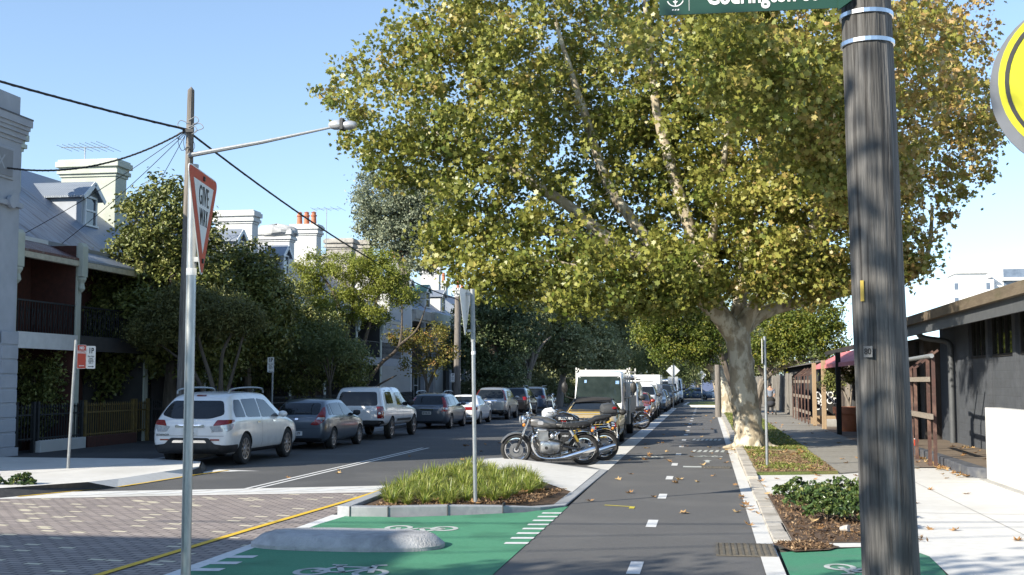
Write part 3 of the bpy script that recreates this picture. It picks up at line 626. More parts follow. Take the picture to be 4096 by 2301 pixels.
class Car:
    def __init__(s, root, body_mat):
        s.root, s.m = root, body_mat
    def shell(s, st, wheels, rw, name='body', crease=()):
        """st: stations back to front (y,w,z0,zs,yt,wu,zu,wr,zr,zc); wheels: y positions"""
        bm = bmesh.new(); cr = bm.edges.layers.float.new('crease_edge'); rows = []
        for (y,w,z0,zs,yt,wu,zu,wr,zr,zc) in st:
            zm = z0+(zs-z0)*.55
            half = [(0,y,z0),(.82*w,y,z0),(.965*w,y,z0+.09),(w,y,zm),(.955*w,y,zs),(wu,yt,zu),(wr,yt,zr),(0,yt,zc)]
            R = [bm.verts.new(p) for p in half]; L = [R[0]]+[bm.verts.new((-p[0],p[1],p[2])) for p in half[1:7]]+[R[7]]
            rows.append((R, L))
        for (R0,L0),(R1,L1) in zip(rows, rows[1:]):
            for k in range(7): bm.faces.new((R0[k],R1[k],R1[k+1],R0[k+1])); bm.faces.new((L0[k+1],L1[k+1],L1[k],L0[k]))
        for (R,L),fl in ((rows[0],1),(rows[-1],0)):
            for k in range(7):
                q = [v for v in dict.fromkeys((R[k],R[k+1],L[k+1],L[k]))]; bm.faces.new(q if fl else q[::-1])
        for (R,L),fl in ((rows[0],1),(rows[-1],0)):
            for A in (R,L):
                for k in range(7):
                    e = bm.edges.get((A[k],A[k+1]))
                    if e: e[cr] = .45
        for i in range(len(rows)-1):
            for A in (0,1):
                for k,c in ((4,.55),(1,.6),(6,.3)):
                    e = bm.edges.get((rows[i][A][k],rows[i+1][A][k]))
                    if e: e[cr] = c
        for i in crease:
            for A in rows[i]:
                for k in (4,5,6):
                    e = bm.edges.get((A[k],A[k+1]))
                    if e: e[cr] = .5
        bmesh.ops.recalc_face_normals(bm, faces=bm.faces)
        me = bpy.data.meshes.new(name); bm.to_mesh(me); bm.free()
        me.materials.append(s.m); me.materials.append(wellm)
        tmp = bpy.data.objects.new('tmp', me); COL.objects.link(tmp)
        sb = tmp.modifiers.new('s', 'SUBSURF'); sb.levels = 3; sb.render_levels = 3
        dg = bpy.context.evaluated_depsgraph_get(); m1 = bpy.data.meshes.new_from_object(tmp.evaluated_get(dg), depsgraph=dg)
        s.bvh = BVHTree.FromPolygons([tuple(v.co) for v in m1.vertices], [tuple(p.vertices) for p in m1.polygons])
        s.W = max(a[1] for a in st); s.y0 = st[0][0]; s.y1 = st[-1][0]
        cut = MB()
        for wy in wheels:
            for sg in (-1,1): cut.lathe([(rw*1.13,-.3),(rw*1.13,.3)], (sg*(s.W-.02),wy,rw*.98), 'x', 28)
        cm = cut.mesh('cut'); cm.materials.append(s.m); cm.materials.append(wellm)
        bmc = bmesh.new(); bmc.from_mesh(cm); bmesh.ops.recalc_face_normals(bmc, faces=bmc.faces); bmc.to_mesh(cm); bmc.free()
        cm.polygons.foreach_set('material_index', [1]*len(cm.polygons))
        co = bpy.data.objects.new('cut', cm); COL.objects.link(co)
        b = tmp.modifiers.new('b', 'BOOLEAN'); b.object = co; b.operation = 'DIFFERENCE'; b.solver = 'EXACT'
        dg = bpy.context.evaluated_depsgraph_get(); m2 = bpy.data.meshes.new_from_object(tmp.evaluated_get(dg), depsgraph=dg); m2.name = name
        bpy.data.objects.remove(tmp); bpy.data.objects.remove(co)
        m2.polygons.foreach_set('use_smooth', [True]*len(m2.polygons)); m2.set_sharp_from_angle(angle=R_(32))
        s.body = link(name, m2, s.m, s.root); return s.body
    def ray(s, mode, a, b):
        if mode == 'rear': o, d = (a, s.y0-2, b), (0,1,0)
        elif mode == 'front': o, d = (a, s.y1+2, b), (0,-1,0)
        elif mode == 'R': o, d = (4, a, b), (-1,0,0)
        elif mode == 'L': o, d = (-4, a, b), (1,0,0)
        elif mode == 'top': o, d = (a, b, 5), (0,0,-1)
        else:                           # diagonal corners: a = distance along the diagonal from the corner
            sx = 1 if mode[1] == 'R' else -1; fy = -1 if mode[0] == 'r' else 1
            ye = s.y0 if fy < 0 else s.y1
            q = .7071; o = Vector((sx*s.W, ye, b)) + Vector((sx*q, fy*q, 0))*2 + Vector((sx*q, -fy*q, 0))*a; d = (-sx*q, -fy*q, 0)
        loc, nor, i, dist = s.bvh.ray_cast(Vector(o), Vector(d))
        if loc is None: loc, nor, i, dist = s.bvh.find_nearest(Vector(o)+Vector(d)*2)
        return loc, nor
    def decal(s, name, m, mode, poly, off=.006, r=.04, parent=None, cuts=4):
        if r: poly = smooth_poly(poly, r)
        vs, fs = subdiv_poly(poly, cuts); out = []
        for v in vs:
            l, n = s.ray(mode, v[0], v[1]); out.append(tuple(l+n*off))
        mb = MB().add(out, fs)
        # thin rim so the panel is a solid skin
        return mb.build(name, m, parent or s.root, world=False, smooth=True)
    def both(s, name, m, modeR, modeL, poly, **k):
        s.decal(name, m, modeR, poly, **k); return s.decal(name, m, modeL, poly, **k)
    def wheel(s, x, y, r, w=.21, spokes=10, rim=rim_m, rfrac=.68):
        sg = 1 if x > 0 else -1
        t = MB().lathe([(r*rfrac,-w/2),(r*.93,-w/2),(r,-w*.36),(r,w*.36),(r*.93,w/2),(r*rfrac,w/2),(r*rfrac,-w/2)], (x,y,r), 'x', 28, cap=False)
        wh = MB(); xo = x+sg*w*.42
        wh.lathe([(r*rfrac*1.01,-.012),(r*rfrac*1.01,.012),(r*rfrac*.88,.008),(r*rfrac*.88,-.012)], (xo,y,r), 'x', 28)
        wh.lathe([(.07,-.02),(.06,.012)], (xo,y,r), 'x', 12)
        for k in range(spokes):
            a = 2*math.pi*k/spokes; c, n_ = math.cos(a), math.sin(a)
            wh.bar((xo-sg*.01,y+c*.04,r+n_*.04),(xo-sg*.004,y+c*r*rfrac*.95,r+n_*r*rfrac*.95), .05*r/.36, .02, up=(1,0,0))
        o = wh.build('wheel', rim, s.root, world=False, smooth=True)
        t.build('tyre', tyre_m, o, world=False, smooth=True)
        MB().lathe([(r*rfrac*.98,-.03),(r*rfrac*.98,-.02)], (x+sg*.02,y,r), 'x', 24).build('brake_disc', wellm, o, world=False)
    def wheels(s, ys, r, **k):
        for y in ys:
            for sg in (-1,1): s.wheel(sg*(s.W-.13), y, r, **k)
    def mirror(s, y, z, m=None, big=1.):
        for sg in (-1,1):
            l,_ = s.ray('R' if sg > 0 else 'L', y, z)
            x = l.x
            MB().ball((x+sg*.12,y,z+.05), (.12*big,.06,.085*big), 10, 6).bar((x-sg*.02,y,z),(x+sg*.06,y,z+.03),.05).build('wing_mirror', m or s.m, s.root, world=False, smooth=True)
    def plate(s, mode, x, z, txt, w=.37, h=.12, m=platem, ink=None):
        l, n = s.ray(mode, x, z); U = (1,0,0) if mode == 'rear' else (-1,0,0); N = Vector((0,-1,0)) if mode == 'rear' else Vector((0,1,0))
        O = Vector((x, l.y, z))+N*.03
        p = MB().ext(rrect(w,h,.01), O-N*.03, U, (0,0,1), N, .03).build('number_plate', m, s.root, world=False)
        if txt: text('lettering', txt, h*.85, O+N*.001, U, (0,0,1), ink or bsign, p, sx=.75, bold=.003, world=False)
    def badge(s, mode, x, z, txt, size, m, off=.008):
        l, n = s.ray(mode, x, z); U = (1,0,0) if mode == 'rear' else (-1,0,0); N = Vector((0,-1,0)) if mode == 'rear' else Vector((0,1,0))
        text('badge', txt, size, Vector((x,l.y,z))+N*off, U, (0,0,1), m, s.root, sx=1., world=False)
    def handles(s, ys, z, m):
        for y in ys:
            for md in ('R','L'): s.decal('door_handle', m, md, [(y-.09,z-.018),(y+.09,z-.018),(y+.09,z+.018),(y-.09,z+.018)], off=.02, r=.015)
    def seams(s, ys, z0, z1):
        for y in ys:
            for md in ('R','L'): s.decal('door_seam', seam, md, [(y-.005,z0),(y+.005,z0),(y+.005,z1),(y-.005,z1)], off=.003, r=0, cuts=5)
def st(y,w,z0,zs,yt=None,wu=None,zu=None,wr=None,zr=None,zc=None):
    yt = y if yt is None else yt; wu = .9*w if wu is None else wu; zu = zs+.03 if zu is None else zu
    wr = .6*w if wr is None else wr; zr = zu+.025 if zr is None else zr; zc = zr+.015 if zc is None else zc
    return (y,w,z0,zs,yt,wu,zu,wr,zr,zc)
def roofst(y,w,z0,zs,yt,H,tw=.74): return st(y,w,z0,zs,yt,w*tw,H-.13,w*tw*.84,H-.035,H)
def hatch_like(name, loc, rz, label, cat, pm, L=4.3, w=.89, H=1.48, belt=.92, z0=.2, rear_rake=.35, hood=.95, roof_f=.45, wheels=(-1.28,1.36), rw=.31, tw=.74, group=None, hoodlen=1.15, tail_rake=.0, nose=.1, gl=glass):
    """two-box car, rear at -L/2, nose at +L/2"""
    t = thing(name, loc, label, cat, group, rz); c = Car(t, pm)
    yb, yf = -L/2, L/2; cowl = yf-hoodlen
    rows = [st(yb+.03+tail_rake*.0, w*.86, z0+.14, belt-.10, yt=yb+.08, wu=w*.78, zu=belt-.02, wr=w*.5, zr=belt+.01, zc=belt+.02),
            st(yb+.12, w*.965, z0+.04, belt-.04, yt=yb+.16, wu=w*.84, zu=belt+.03, wr=w*.55, zr=belt+.06, zc=belt+.07),
            roofst(yb+.42, w, z0, belt, yb+.12+rear_rake, H-.02, tw),
            roofst(yb+L*.32, w, z0, belt, yb+L*.30, H, tw),
            roofst(yb+L*.50, w, z0, belt-.01, yb+L*.46, H, tw),
            roofst(cowl-.35, w, z0, belt-.03, cowl-.30-roof_f, H-.03, tw),
            st(cowl-.02, w, z0, belt-.05, yt=cowl+.02, wu=w*.86, zu=hood+.0, wr=w*.6, zr=hood+.025, zc=hood+.04),
            st(yf-.55, w*.985, z0, belt-.13, yt=yf-.5, wu=w*.82, zu=hood-.09, wr=w*.55, zr=hood-.06, zc=hood-.05),
            st(yf-.16, w*.93, z0+.02, belt-.25, yt=yf-.17, wu=w*.78, zu=hood-.19, wr=w*.5, zr=hood-.17, zc=hood-.16),
            st(yf, w*.76, z0+.10, belt-.32, yt=yf-.03, wu=w*.66, zu=hood-.26, wr=w*.45, zr=hood-.24, zc=hood-.23)]
    c.shell(rows, wheels, rw, crease=(5,)); c.wheels(wheels, rw); c.H, c.belt = H, belt; c.cowl = cowl; c.yb, c.yf = yb, yf; c.gl = gl
    return c
def std_glass(c, side, rear=None, front=None, gl=None, rmode='rear'):
    gl = gl or c.gl
    for p in side: c.both('side_window', gl, 'R', 'L', p, r=.05)
    if rear: c.decal('rear_window', gl, 'rear', rear, r=.08)
    if front: c.decal('windscreen', gl, 'front', front, r=.08)
def mirx(poly): return [(-a,b) for a,b in poly][::-1]
def lamps(c, name, m, corner, poly, **k):
    """corner 'r' or 'f'; poly in (diagonal distance, z)"""
    a = c.decal(name, m, corner+'R', poly, **k); b = c.decal(name, m, corner+'L', poly, **k); return a, b
wp = paint('pearl_white_paint', (.83,.83,.815))
wp2 = paint('plain_white_paint', (.82,.83,.84))
gp = paint('steel_grey_paint', (.10,.125,.155), .28, .5)
bgp = paint('blue_grey_paint', (.115,.135,.165), .28, .5)
sp = paint('silver_paint', (.40,.40,.385), .3, .55)
kp = paint('black_paint', (.012,.012,.014), .15)
bp_ = paint('slate_blue_paint', (.09,.13,.20), .25, .4)
yp = paint('yellow_paint', (.66,.43,.05), .3)
rp = paint('dark_red_paint', (.26,.035,.02), .25, .2)
# ---- white SUV
c = hatch_like('parked_suv', (-11.72,28.45,0), 0, 'white SUV with roof rails and dark tailgate glass, nearest parked car in the left row', 'car', wp, L=4.95, w=.98, H=1.73, belt=1.05, z0=.26, rear_rake=.42, hood=1.12, roof_f=.62, wheels=(-1.42,1.43), rw=.375, tw=.76, hoodlen=1.15)
yb = c.yb
c.both('sill_trim', trim, 'R', 'L', [(-.98,.27),(1.0,.27),(1.0,.36),(-.98,.36)], off=.012, r=0)
c.decal('rear_bumper', trim, 'rear', [(-.84,.31),(.84,.31),(.80,.50),(.60,.52),(.46,.66),(-.46,.66),(-.60,.52),(-.80,.50)], off=.02, r=.04, cuts=6)
lamps(c, 'bumper_corner', trim, 'r', [(-.34,.31),(.36,.33),(.36,.50),(-.34,.50)], off=.016, r=.03)
c.decal('bumper_trim', chrome, 'rear', [(-.42,.55),(.42,.55),(.38,.61),(-.38,.61)], off=.04, r=.02)
std_glass(c, [[(-1.95,1.12),(-1.36,1.11),(-1.42,1.52),(-1.72,1.52),(-1.93,1.28)],[(-1.28,1.11),(-.42,1.09),(-.42,1.54),(-1.33,1.53)],[(-.34,1.09),(.86,1.06),(.72,1.14),(.16,1.49),(-.34,1.54)]], [(-.78,1.18),(-.45,1.09),(.45,1.09),(.76,1.18),(.62,1.50),(-.62,1.50)], [(-.8,1.2),(.8,1.2),(.62,1.6),(-.62,1.6)])
lamps(c, 'tail_light', redl, 'r', [(-.30,.93),(.10,.985),(.24,1.03),(.22,1.07),(-.2,1.06)], off=.012, r=.03)
lamps(c, 'reversing_lens', clearl, 'r', [(-.36,.925),(-.30,.80),(-.02,.80),(.12,.86),(.2,.975),(.08,.98),(-.28,.925)], off=.010, r=.03)
lamps(c, 'reflector', redl, 'r', [(-.34,.60),(-.18,.60),(-.18,.635),(-.34,.635)], off=.012, r=.01)
c.decal('tailgate_handle', chrome, 'rear', [(-.36,.90),(.36,.90),(.34,.955),(-.34,.955)], off=.025, r=.02)
c.plate('rear', 0, .80, 'CK 91L'); c.badge('rear', -.66, .73, 'PATHFINDER', .055, seam); c.badge('rear', .56, .80, 'ST', .055, seam)
c.decal('tailgate_seam', seam, 'rear', [(-.82,.70),(.82,.70),(.82,.708),(-.82,.708)], off=.004, r=0)
c.handles((-.62,.42), .97, chrome); c.seams((-.38,), .38, 1.06); c.mirror(.82, 1.08)
for sg in (-1,1):
    MB().tube(catmull([(sg*.64,-1.75,1.66),(sg*.645,-1.6,1.765),(sg*.65,-.6,1.805),(sg*.645,.3,1.775),(sg*.64,.45,1.67)], 5), .022, 6).build('roof_rail', galv, c.root, world=False, smooth=True)
MB().tube([(.3,-1.5,1.70),(.3,-1.75,1.80)], .006, 5).build('aerial', trim, c.root, world=False)
c.decal('brake_light', redl, 'rear', [(-.12,1.60),(.12,1.60),(.12,1.63),(-.12,1.63)], off=.01, r=.01)
lamps(c, 'headlight', clearl, 'f', [(-.25,.82),(.15,.86),(.3,.95),(-.2,.92)], off=.01)
# ---- grey hatchback
c = hatch_like('parked_hatchback', (-11.6,35.0,0), 0, 'steel grey hatchback with tall red tail lights, between white SUV and pickup', 'car', gp, L=4.28, w=.89, H=1.48, belt=.93, z0=.2, rear_rake=.52, hood=.97, roof_f=.55, wheels=(-1.28,1.35), rw=.315, hoodlen=1.05)
std_glass(c, [[(-1.62,.99),(-1.36,.98),(-1.30,1.30),(-1.40,1.28)],[(-1.28,.98),(-.36,.96),(-.36,1.33),(-1.22,1.31)],[(-.29,.96),(.86,.93),(.22,1.28),(-.29,1.33)]], [(-.62,1.0),(.62,1.0),(.56,1.32),(-.56,1.32)], [(-.7,1.04),(.7,1.04),(.55,1.36),(-.55,1.36)])
lamps(c, 'tail_light', redl, 'r', [(-.34,.72),(-.18,.70),(.0,.84),(.16,1.06),(.22,1.22),(.12,1.18),(-.12,.98)], off=.012, r=.03)
lamps(c, 'reversing_lens', clearl, 'r', [(-.2,.86),(.0,.86),(.03,.92),(-.15,.92)], off=.015, r=.01)
c.plate('rear', 0, .47, 'BPG·37F'); c.badge('rear', .5, .80, 'i30', .07, chrome)
c.decal('boot_badge', chrome, 'rear', [(-.05,.85),(.05,.85),(.05,.9),(-.05,.9)], off=.015, r=.02)
c.decal('bumper_trim', trim, 'rear', [(-.8,.22),(.8,.22),(.72,.34),(-.72,.34)], off=.01)
c.decal('wiper', trim, 'rear', [(-.1,1.02),(.4,1.04),(.4,1.055),(-.1,1.05)], off=.02, r=0)
c.decal('tailgate_seam', seam, 'rear', [(-.72,.60),(.72,.60),(.72,.608),(-.72,.608)], off=.004, r=0)
c.handles((-.55,.40), .84, trim); c.seams((-.32,), .3, .94); c.mirror(.72, .95, trim)
# ---- white pickup with a canopy
t = thing('parked_pickup', (-11.55,41.35,0), 'white dual cab pickup with a canopy over its tray, tail to the camera', 'pickup'); c = Car(t, wp2); w = .93
rows = [st(-2.62,w*.93,.52,.98,-2.60,w*.86,1.02,w*.7,1.05,1.06), st(-2.5,w*.98,.48,1.08,-2.36,w*.80,1.62,w*.70,1.72,1.74), st(-2.2,w,.46,1.10,-2.12,w*.80,1.66,w*.70,1.76,1.78),
        st(-.95,w,.46,1.10,-1.0,w*.80,1.66,w*.70,1.77,1.79), st(-.88,w,.46,1.09,-.9,w*.79,1.62,w*.68,1.72,1.74), st(-.7,w,.46,1.08,-.72,w*.79,1.66,w*.68,1.765,1.79), st(.2,w,.46,1.06,.1,w*.78,1.66,w*.67,1.765,1.785),
        st(.72,w,.46,1.04,.45,w*.76,1.58,w*.64,1.70,1.73), st(1.22,w,.46,1.02,1.28,w*.86,1.10,w*.6,1.14,1.15), st(2.0,w*.99,.44,.96,2.05,w*.82,1.05,w*.55,1.08,1.09), st(2.42,w*.92,.42,.84,2.40,w*.76,.95,w*.5,.98,.99), st(2.60,w*.72,.46,.74,2.56,w*.62,.84,w*.45,.87,.88)]
wl_ = (-1.42,1.70); c.shell(rows, wl_, .375, crease=(3,4,5,7)); c.wheels(wl_, .375, spokes=6)
c.decal('canopy_window', glass, 'rear', [(-.70,1.14),(.70,1.14),(.62,1.60),(-.62,1.60)], r=.08)
c.both('canopy_side_window', glass, 'R', 'L', [(-2.05,1.2),(-1.15,1.2),(-1.2,1.60),(-1.95,1.60)], r=.08)
c.both('side_window', glass, 'R', 'L', [(-.66,1.14),(.0,1.12),(.0,1.58),(-.62,1.58)], r=.05); c.both('side_window', glass, 'R', 'L', [(.08,1.12),(.98,1.08),(.52,1.52),(.08,1.57)], r=.05)
c.decal('windscreen', glass, 'front', [(-.72,1.2),(.72,1.2),(.6,1.62),(-.6,1.62)], r=.06)
for sg, md in ((1,'rR'),(-1,'rL')): c.decal('tail_light', redl, md, [(-.16,.72),(.06,.72),(.06,1.12),(-.16,1.12)], off=.014, r=.02)
lamps(c, 'reversing_lens', clearl, 'r', [(-.13,.85),(.0,.85),(.0,.93),(-.13,.93)], off=.018, r=.01)
c.decal('rear_bumper', trim, 'rear', [(-.86,.50),(.86,.50),(.86,.66),(-.86,.66)], off=.05, r=.02); c.decal('tailgate_handle', trim, 'rear', [(-.12,.93),(.12,.93),(.12,1.0),(-.12,1.0)], off=.01)
c.both('sill_trim', trim, 'R', 'L', [(-.8,.60),(1.15,.58),(1.15,.66),(-.8,.68)], off=.02, r=.01); c.handles((-.4,.32), .98, wp2); c.seams((-.72,.04,1.12), .52, 1.06); c.mirror(.86, 1.14, trim, 1.2)
c.decal('canopy_hinge', trim, 'R', [(-1.95,1.62),(-1.85,1.62),(-1.85,1.66),(-1.95,1.66)], off=.02); c.decal('canopy_hinge', trim, 'R', [(-1.35,1.62),(-1.25,1.62),(-1.25,1.66),(-1.35,1.66)], off=.02)
# ---- blue-grey wagon
c = hatch_like('parked_wagon', (-11.35,50.2,0), 0, 'blue grey station wagon with pale roof rails and red corner lamps', 'car', bgp, L=4.45, w=.89, H=1.50, belt=.93, z0=.2, rear_rake=.40, hood=.96, roof_f=.55, wheels=(-1.32,1.38), rw=.315)
std_glass(c, [[(-1.85,1.0),(-1.3,.98),(-1.26,1.32),(-1.72,1.30)],[(-1.2,.98),(-.35,.96),(-.35,1.34),(-1.18,1.33)],[(-.28,.96),(.88,.93),(.25,1.29),(-.28,1.34)]], [(-.68,1.0),(.68,1.0),(.6,1.36),(-.6,1.36)], [(-.7,1.04),(.7,1.04),(.55,1.38),(-.55,1.38)])
lamps(c, 'tail_light', redl, 'r', [(-.2,.72),(.05,.72),(.2,.9),(.18,1.28),(.04,1.3),(-.08,.95)], off=.012, r=.03); lamps(c, 'reversing_lens', clearl, 'r', [(-.15,.80),(.08,.80),(.1,.87),(-.12,.87)], off=.016, r=.01)
c.plate('rear', 0, .66, 'BH·85·DG'); c.badge('rear', .5, .88, 'i30', .07, chrome); c.decal('tailgate_handle', chrome, 'rear', [(-.3,.78),(.3,.78),(.28,.82),(-.28,.82)], off=.03, r=.01)
for sg in (-1,1): MB().tube(catmull([(sg*.58,-1.6,1.44),(sg*.585,-1.45,1.535),(sg*.59,-.6,1.56),(sg*.585,.1,1.53),(sg*.58,.25,1.45)], 5), .02, 6).build('roof_rail', galv, c.root, world=False, smooth=True)
c.handles((-.6,.38), .84, bgp); c.seams((-.32,), .3, .94); c.mirror(.75, .96)
# ---- white sedan
def sedan(loc, rz, label, pm, L=4.3, w=.84, H=1.37, belt=.86, mm=None, cat='car', name='parked_sedan', rw=.29, z0=.18, hood=.86):
    t = thing(name, loc, label, cat, None, rz); c = Car(t, pm); yb, yf = -L/2, L/2
    rows = [st(yb,w*.82,z0+.16,belt-.12,yb+.02,w*.72,belt-.05,w*.5,belt-.03,belt-.02), st(yb+.14,w*.95,z0+.04,belt-.03,yb+.18,w*.82,belt+.03,w*.55,belt+.05,belt+.06),
            st(yb+.62,w,z0,belt,yb+.68,w*.84,belt+.04,w*.55,belt+.06,belt+.07), roofst(yb+.95,w,z0,belt,yb+1.28,H-.03,.73), roofst(yb+1.7,w,z0,belt,yb+1.7,H,.73), roofst(yf-1.75,w,z0,belt-.02,yf-2.0,H-.02,.73),
            st(yf-1.15,w,z0,belt-.05,yf-1.1,w*.86,hood+.02,w*.6,hood+.05,hood+.06), st(yf-.5,w*.98,z0,belt-.12,yf-.48,w*.82,hood-.06,w*.55,hood-.04,hood-.03), st(yf-.12,w*.92,z0+.02,belt-.22,yf-.12,w*.78,hood-.15,w*.5,hood-.13,hood-.12), st(yf,w*.74,z0+.1,belt-.3,yf-.02,w*.64,hood-.22,w*.45,hood-.2,hood-.19)]
    wl_ = (yb+.9, yf-.85); c.shell(rows, wl_, rw, crease=(2,3,5,6)); c.wheels(wl_, rw); c.yb, c.yf = yb, yf
    hz = H-.17
    c.both('side_window', glass, 'R', 'L', [(yb+.98,belt+.06),(yb+1.85,belt+.05),(yb+1.85,hz),(yb+1.32,hz-.02)], r=.04)
    c.both('side_window', glass, 'R', 'L', [(yb+1.93,belt+.05),(yf-1.42,belt+.02),(yf-1.98,hz-.02),(yb+1.93,hz)], r=.04)
    c.decal('rear_window', glass, 'rear', [(-w*.68,belt+.14),(w*.68,belt+.14),(w*.56,H-.12),(-w*.56,H-.12)], r=.06)
    c.decal('windscreen', glass, 'front', [(-w*.72,hood+.12),(w*.72,hood+.12),(w*.58,H-.11),(-w*.58,H-.11)], r=.06)
    c.handles((yb+1.5,yb+2.4), belt-.09, pm); c.seams((yb+1.9,), z0+.1, belt); c.mirror(yf-1.45, belt+.03, mm); return c
c = sedan((-11.1,55.5,0), 0, 'small white sedan half hidden by the island sign post', wp2, L=4.2)
lamps(c, 'tail_light', redl, 'r', [(-.45,.66),(.12,.66),(.14,.80),(-.45,.80)], off=.012, r=.02); c.plate('rear', 0, .55, '')
c.decal('bumper_trim', trim, 'rear', [(-.75,.42),(.75,.42),(.75,.45),(-.75,.45)], off=.012, r=0)
# ---- silver SUV
c = hatch_like('parked_suv', (-10.95,62.4,0), 0, 'silver compact SUV with a black tailgate window, just left of the motorcycles', 'car', sp, L=4.5, w=.91, H=1.68, belt=1.02, z0=.27, rear_rake=.36, hood=1.05, roof_f=.5, wheels=(-1.3,1.32), rw=.345)
std_glass(c, [[(-1.9,1.10),(-1.3,1.08),(-1.28,1.46),(-1.72,1.45)],[(-1.22,1.08),(-.35,1.06),(-.35,1.5),(-1.2,1.48)],[(-.28,1.06),(.88,1.03),(.28,1.44),(-.28,1.5)]], [(-.72,1.08),(.72,1.08),(.62,1.52),(-.62,1.52)], [(-.74,1.15),(.74,1.15),(.58,1.55),(-.58,1.55)])
lamps(c, 'tail_light', redl, 'r', [(-.08,.88),(.08,.88),(.16,1.1),(.24,1.48),(.14,1.52),(.02,1.15)], off=.012, r=.02); lamps(c, 'reversing_lens', clearl, 'r', [(-.1,.9),(.06,.9),(.08,.97),(-.08,.97)], off=.016, r=.01)
c.decal('rear_bumper', trim, 'rear', [(-.85,.28),(.85,.28),(.85,.5),(-.85,.5)], off=.012); c.plate('rear', 0, .80, 'BCO·94J'); c.decal('tailgate_handle', chrome, 'rear', [(-.4,.94),(.4,.94),(.38,1.0),(-.38,1.0)], off=.02, r=.02)
c.handles((-.6,.38), .94, sp); c.seams((-.32,), .36, 1.0); c.mirror(.78, 1.06)
c = hatch_like('parked_suv', (-10.9,69.3,0), 0, 'black SUV parked between the silver SUV and the slate blue car', 'car', kp, L=4.6, w=.92, H=1.68, belt=1.03, z0=.26, rear_rake=.4, hood=1.05, roof_f=.5, wheels=(-1.35,1.35), rw=.35)
std_glass(c, [[(-1.9,1.10),(-1.3,1.08),(-1.28,1.46),(-1.72,1.45)],[(-1.22,1.08),(.88,1.03),(.28,1.44),(-1.2,1.48)]], [(-.72,1.10),(.72,1.10),(.62,1.52),(-.62,1.52)], [(-.74,1.15),(.74,1.15),(.58,1.55),(-.58,1.55)])
lamps(c, 'tail_light', redl, 'r', [(-.2,.9),(.1,.9),(.22,1.08),(-.15,1.08)], off=.012, r=.02); c.plate('rear', 0, .8, 'CTT·08'); c.mirror(.78, 1.06)
c = hatch_like('parked_suv', (-10.8,76.2,0), 0, 'slate blue SUV half hidden behind the motorcycles and the white truck', 'car', bp_, L=4.5, w=.91, H=1.66, belt=1.02, z0=.25, rear_rake=.4, hood=1.05, roof_f=.5, wheels=(-1.35,1.35), rw=.34)
std_glass(c, [[(-1.85,1.08),(.88,1.03),(.28,1.44),(-1.7,1.45)]], [(-.72,1.08),(.72,1.08),(.62,1.5),(-.62,1.5)], [(-.74,1.15),(.74,1.15),(.58,1.55),(-.58,1.55)])
lamps(c, 'tail_light', redl, 'r', [(-.2,.9),(.1,.9),(.22,1.08),(-.15,1.08)], off=.012, r=.02); c.plate('rear', 0, .8, ''); c.mirror(.78, 1.06)
for sg in (-1,1): MB().tube([(sg*.6,-1.6,1.66),(sg*.6,.3,1.68)], .02, 6).build('roof_rail', galv, c.root, world=False)
# ================================================================== right row, noses to the camera (rz = 180)
PI = math.pi
# ---- yellow convertible
fab = mat('black_soft_top', (.022,.021,.021), (.035,.033,.032), 30, .9, bump=.2)
c = sedan((-3.55,37.9,0), PI, 'yellow convertible with a black fabric roof, parked nose-on behind the motorcycles', yp, L=4.0, w=.86, H=1.36, belt=.86, mm=trim, name='parked_convertible', hood=.88)
w = .86
c.decal('soft_top', fab, 'top', [(-.56,-.98),(.56,-.98),(.54,.30),(-.54,.30)], off=.03, r=.1, cuts=5)
c.decal('hood_stripe', wp2, 'top', [(-.5,1.05),(.5,1.05),(.5,1.16),(-.5,1.16)], off=.005, r=0, cuts=5)
c.root.scale = (1.07,1.07,1.07)
MB().tube([(-.62,.88,.985),(.62,.88,.985)], .02, 6).build('cowl_seal', trim, c.root, world=False)
for sg in (-1,1): MB().tube([(sg*.69,.86,.96),(sg*.545,.14,1.30)], .022, 6).build('screen_pillar', trim, c.root, world=False)
MB().tube([(-.1,.9,1.0),(.35,.82,1.02)], .01, 5).build('wiper', trim, c.root, world=False)
lamps(c, 'headlight', clearl, 'f', [(-.3,.55),(.1,.55),(.2,.68),(-.28,.66)], off=.012); lamps(c, 'indicator', amber, 'f', [(.12,.52),(.3,.52),(.3,.58),(.12,.58)], off=.012, r=.01)
c.decal('grille', trim, 'front', [(-.5,.3),(.5,.3),(.5,.42),(-.5,.42)], off=.01)
for x in (-.33,.33): MB().box(x-.18,x+.18,-.15,-.02,.85,1.02).ball((x,-.1,1.1),(.11,.06,.1)).build('seat', intm, c.root, world=False, smooth=True)
# ---- white tray truck
t = thing('parked_truck', (-3.68,43.9,0), 'white cab-over tray truck with ladder racks, parked behind the yellow convertible', 'truck', None, PI); c = Car(t, wp2); w = .90
rows = [st(.92,w*.98,.55,1.2,.95,w*.95,1.9,w*.90,2.16,2.18), st(1.02,w,.5,1.2,1.02,w*.96,2.05,w*.92,2.31,2.33), st(1.9,w,.48,1.2,1.8,w*.94,2.05,w*.90,2.32,2.35), st(2.42,w,.46,1.2,2.24,w*.92,2.05,w*.88,2.28,2.31), st(2.62,w*.98,.44,1.15,2.44,w*.90,1.95,w*.86,2.12,2.15), st(2.78,w*.96,.42,1.08,2.74,w*.93,1.2,w*.8,1.22,1.23), st(2.86,w*.93,.40,.95,2.84,w*.9,1.05,w*.8,1.08,1.09), st(2.88,w*.88,.42,.8,2.88,w*.86,.9,w*.7,.95,.96)]
c.shell(rows, (1.95,), .37, name='cab', crease=(0,1,3,4)); c.wheels((1.95,), .37, spokes=5)
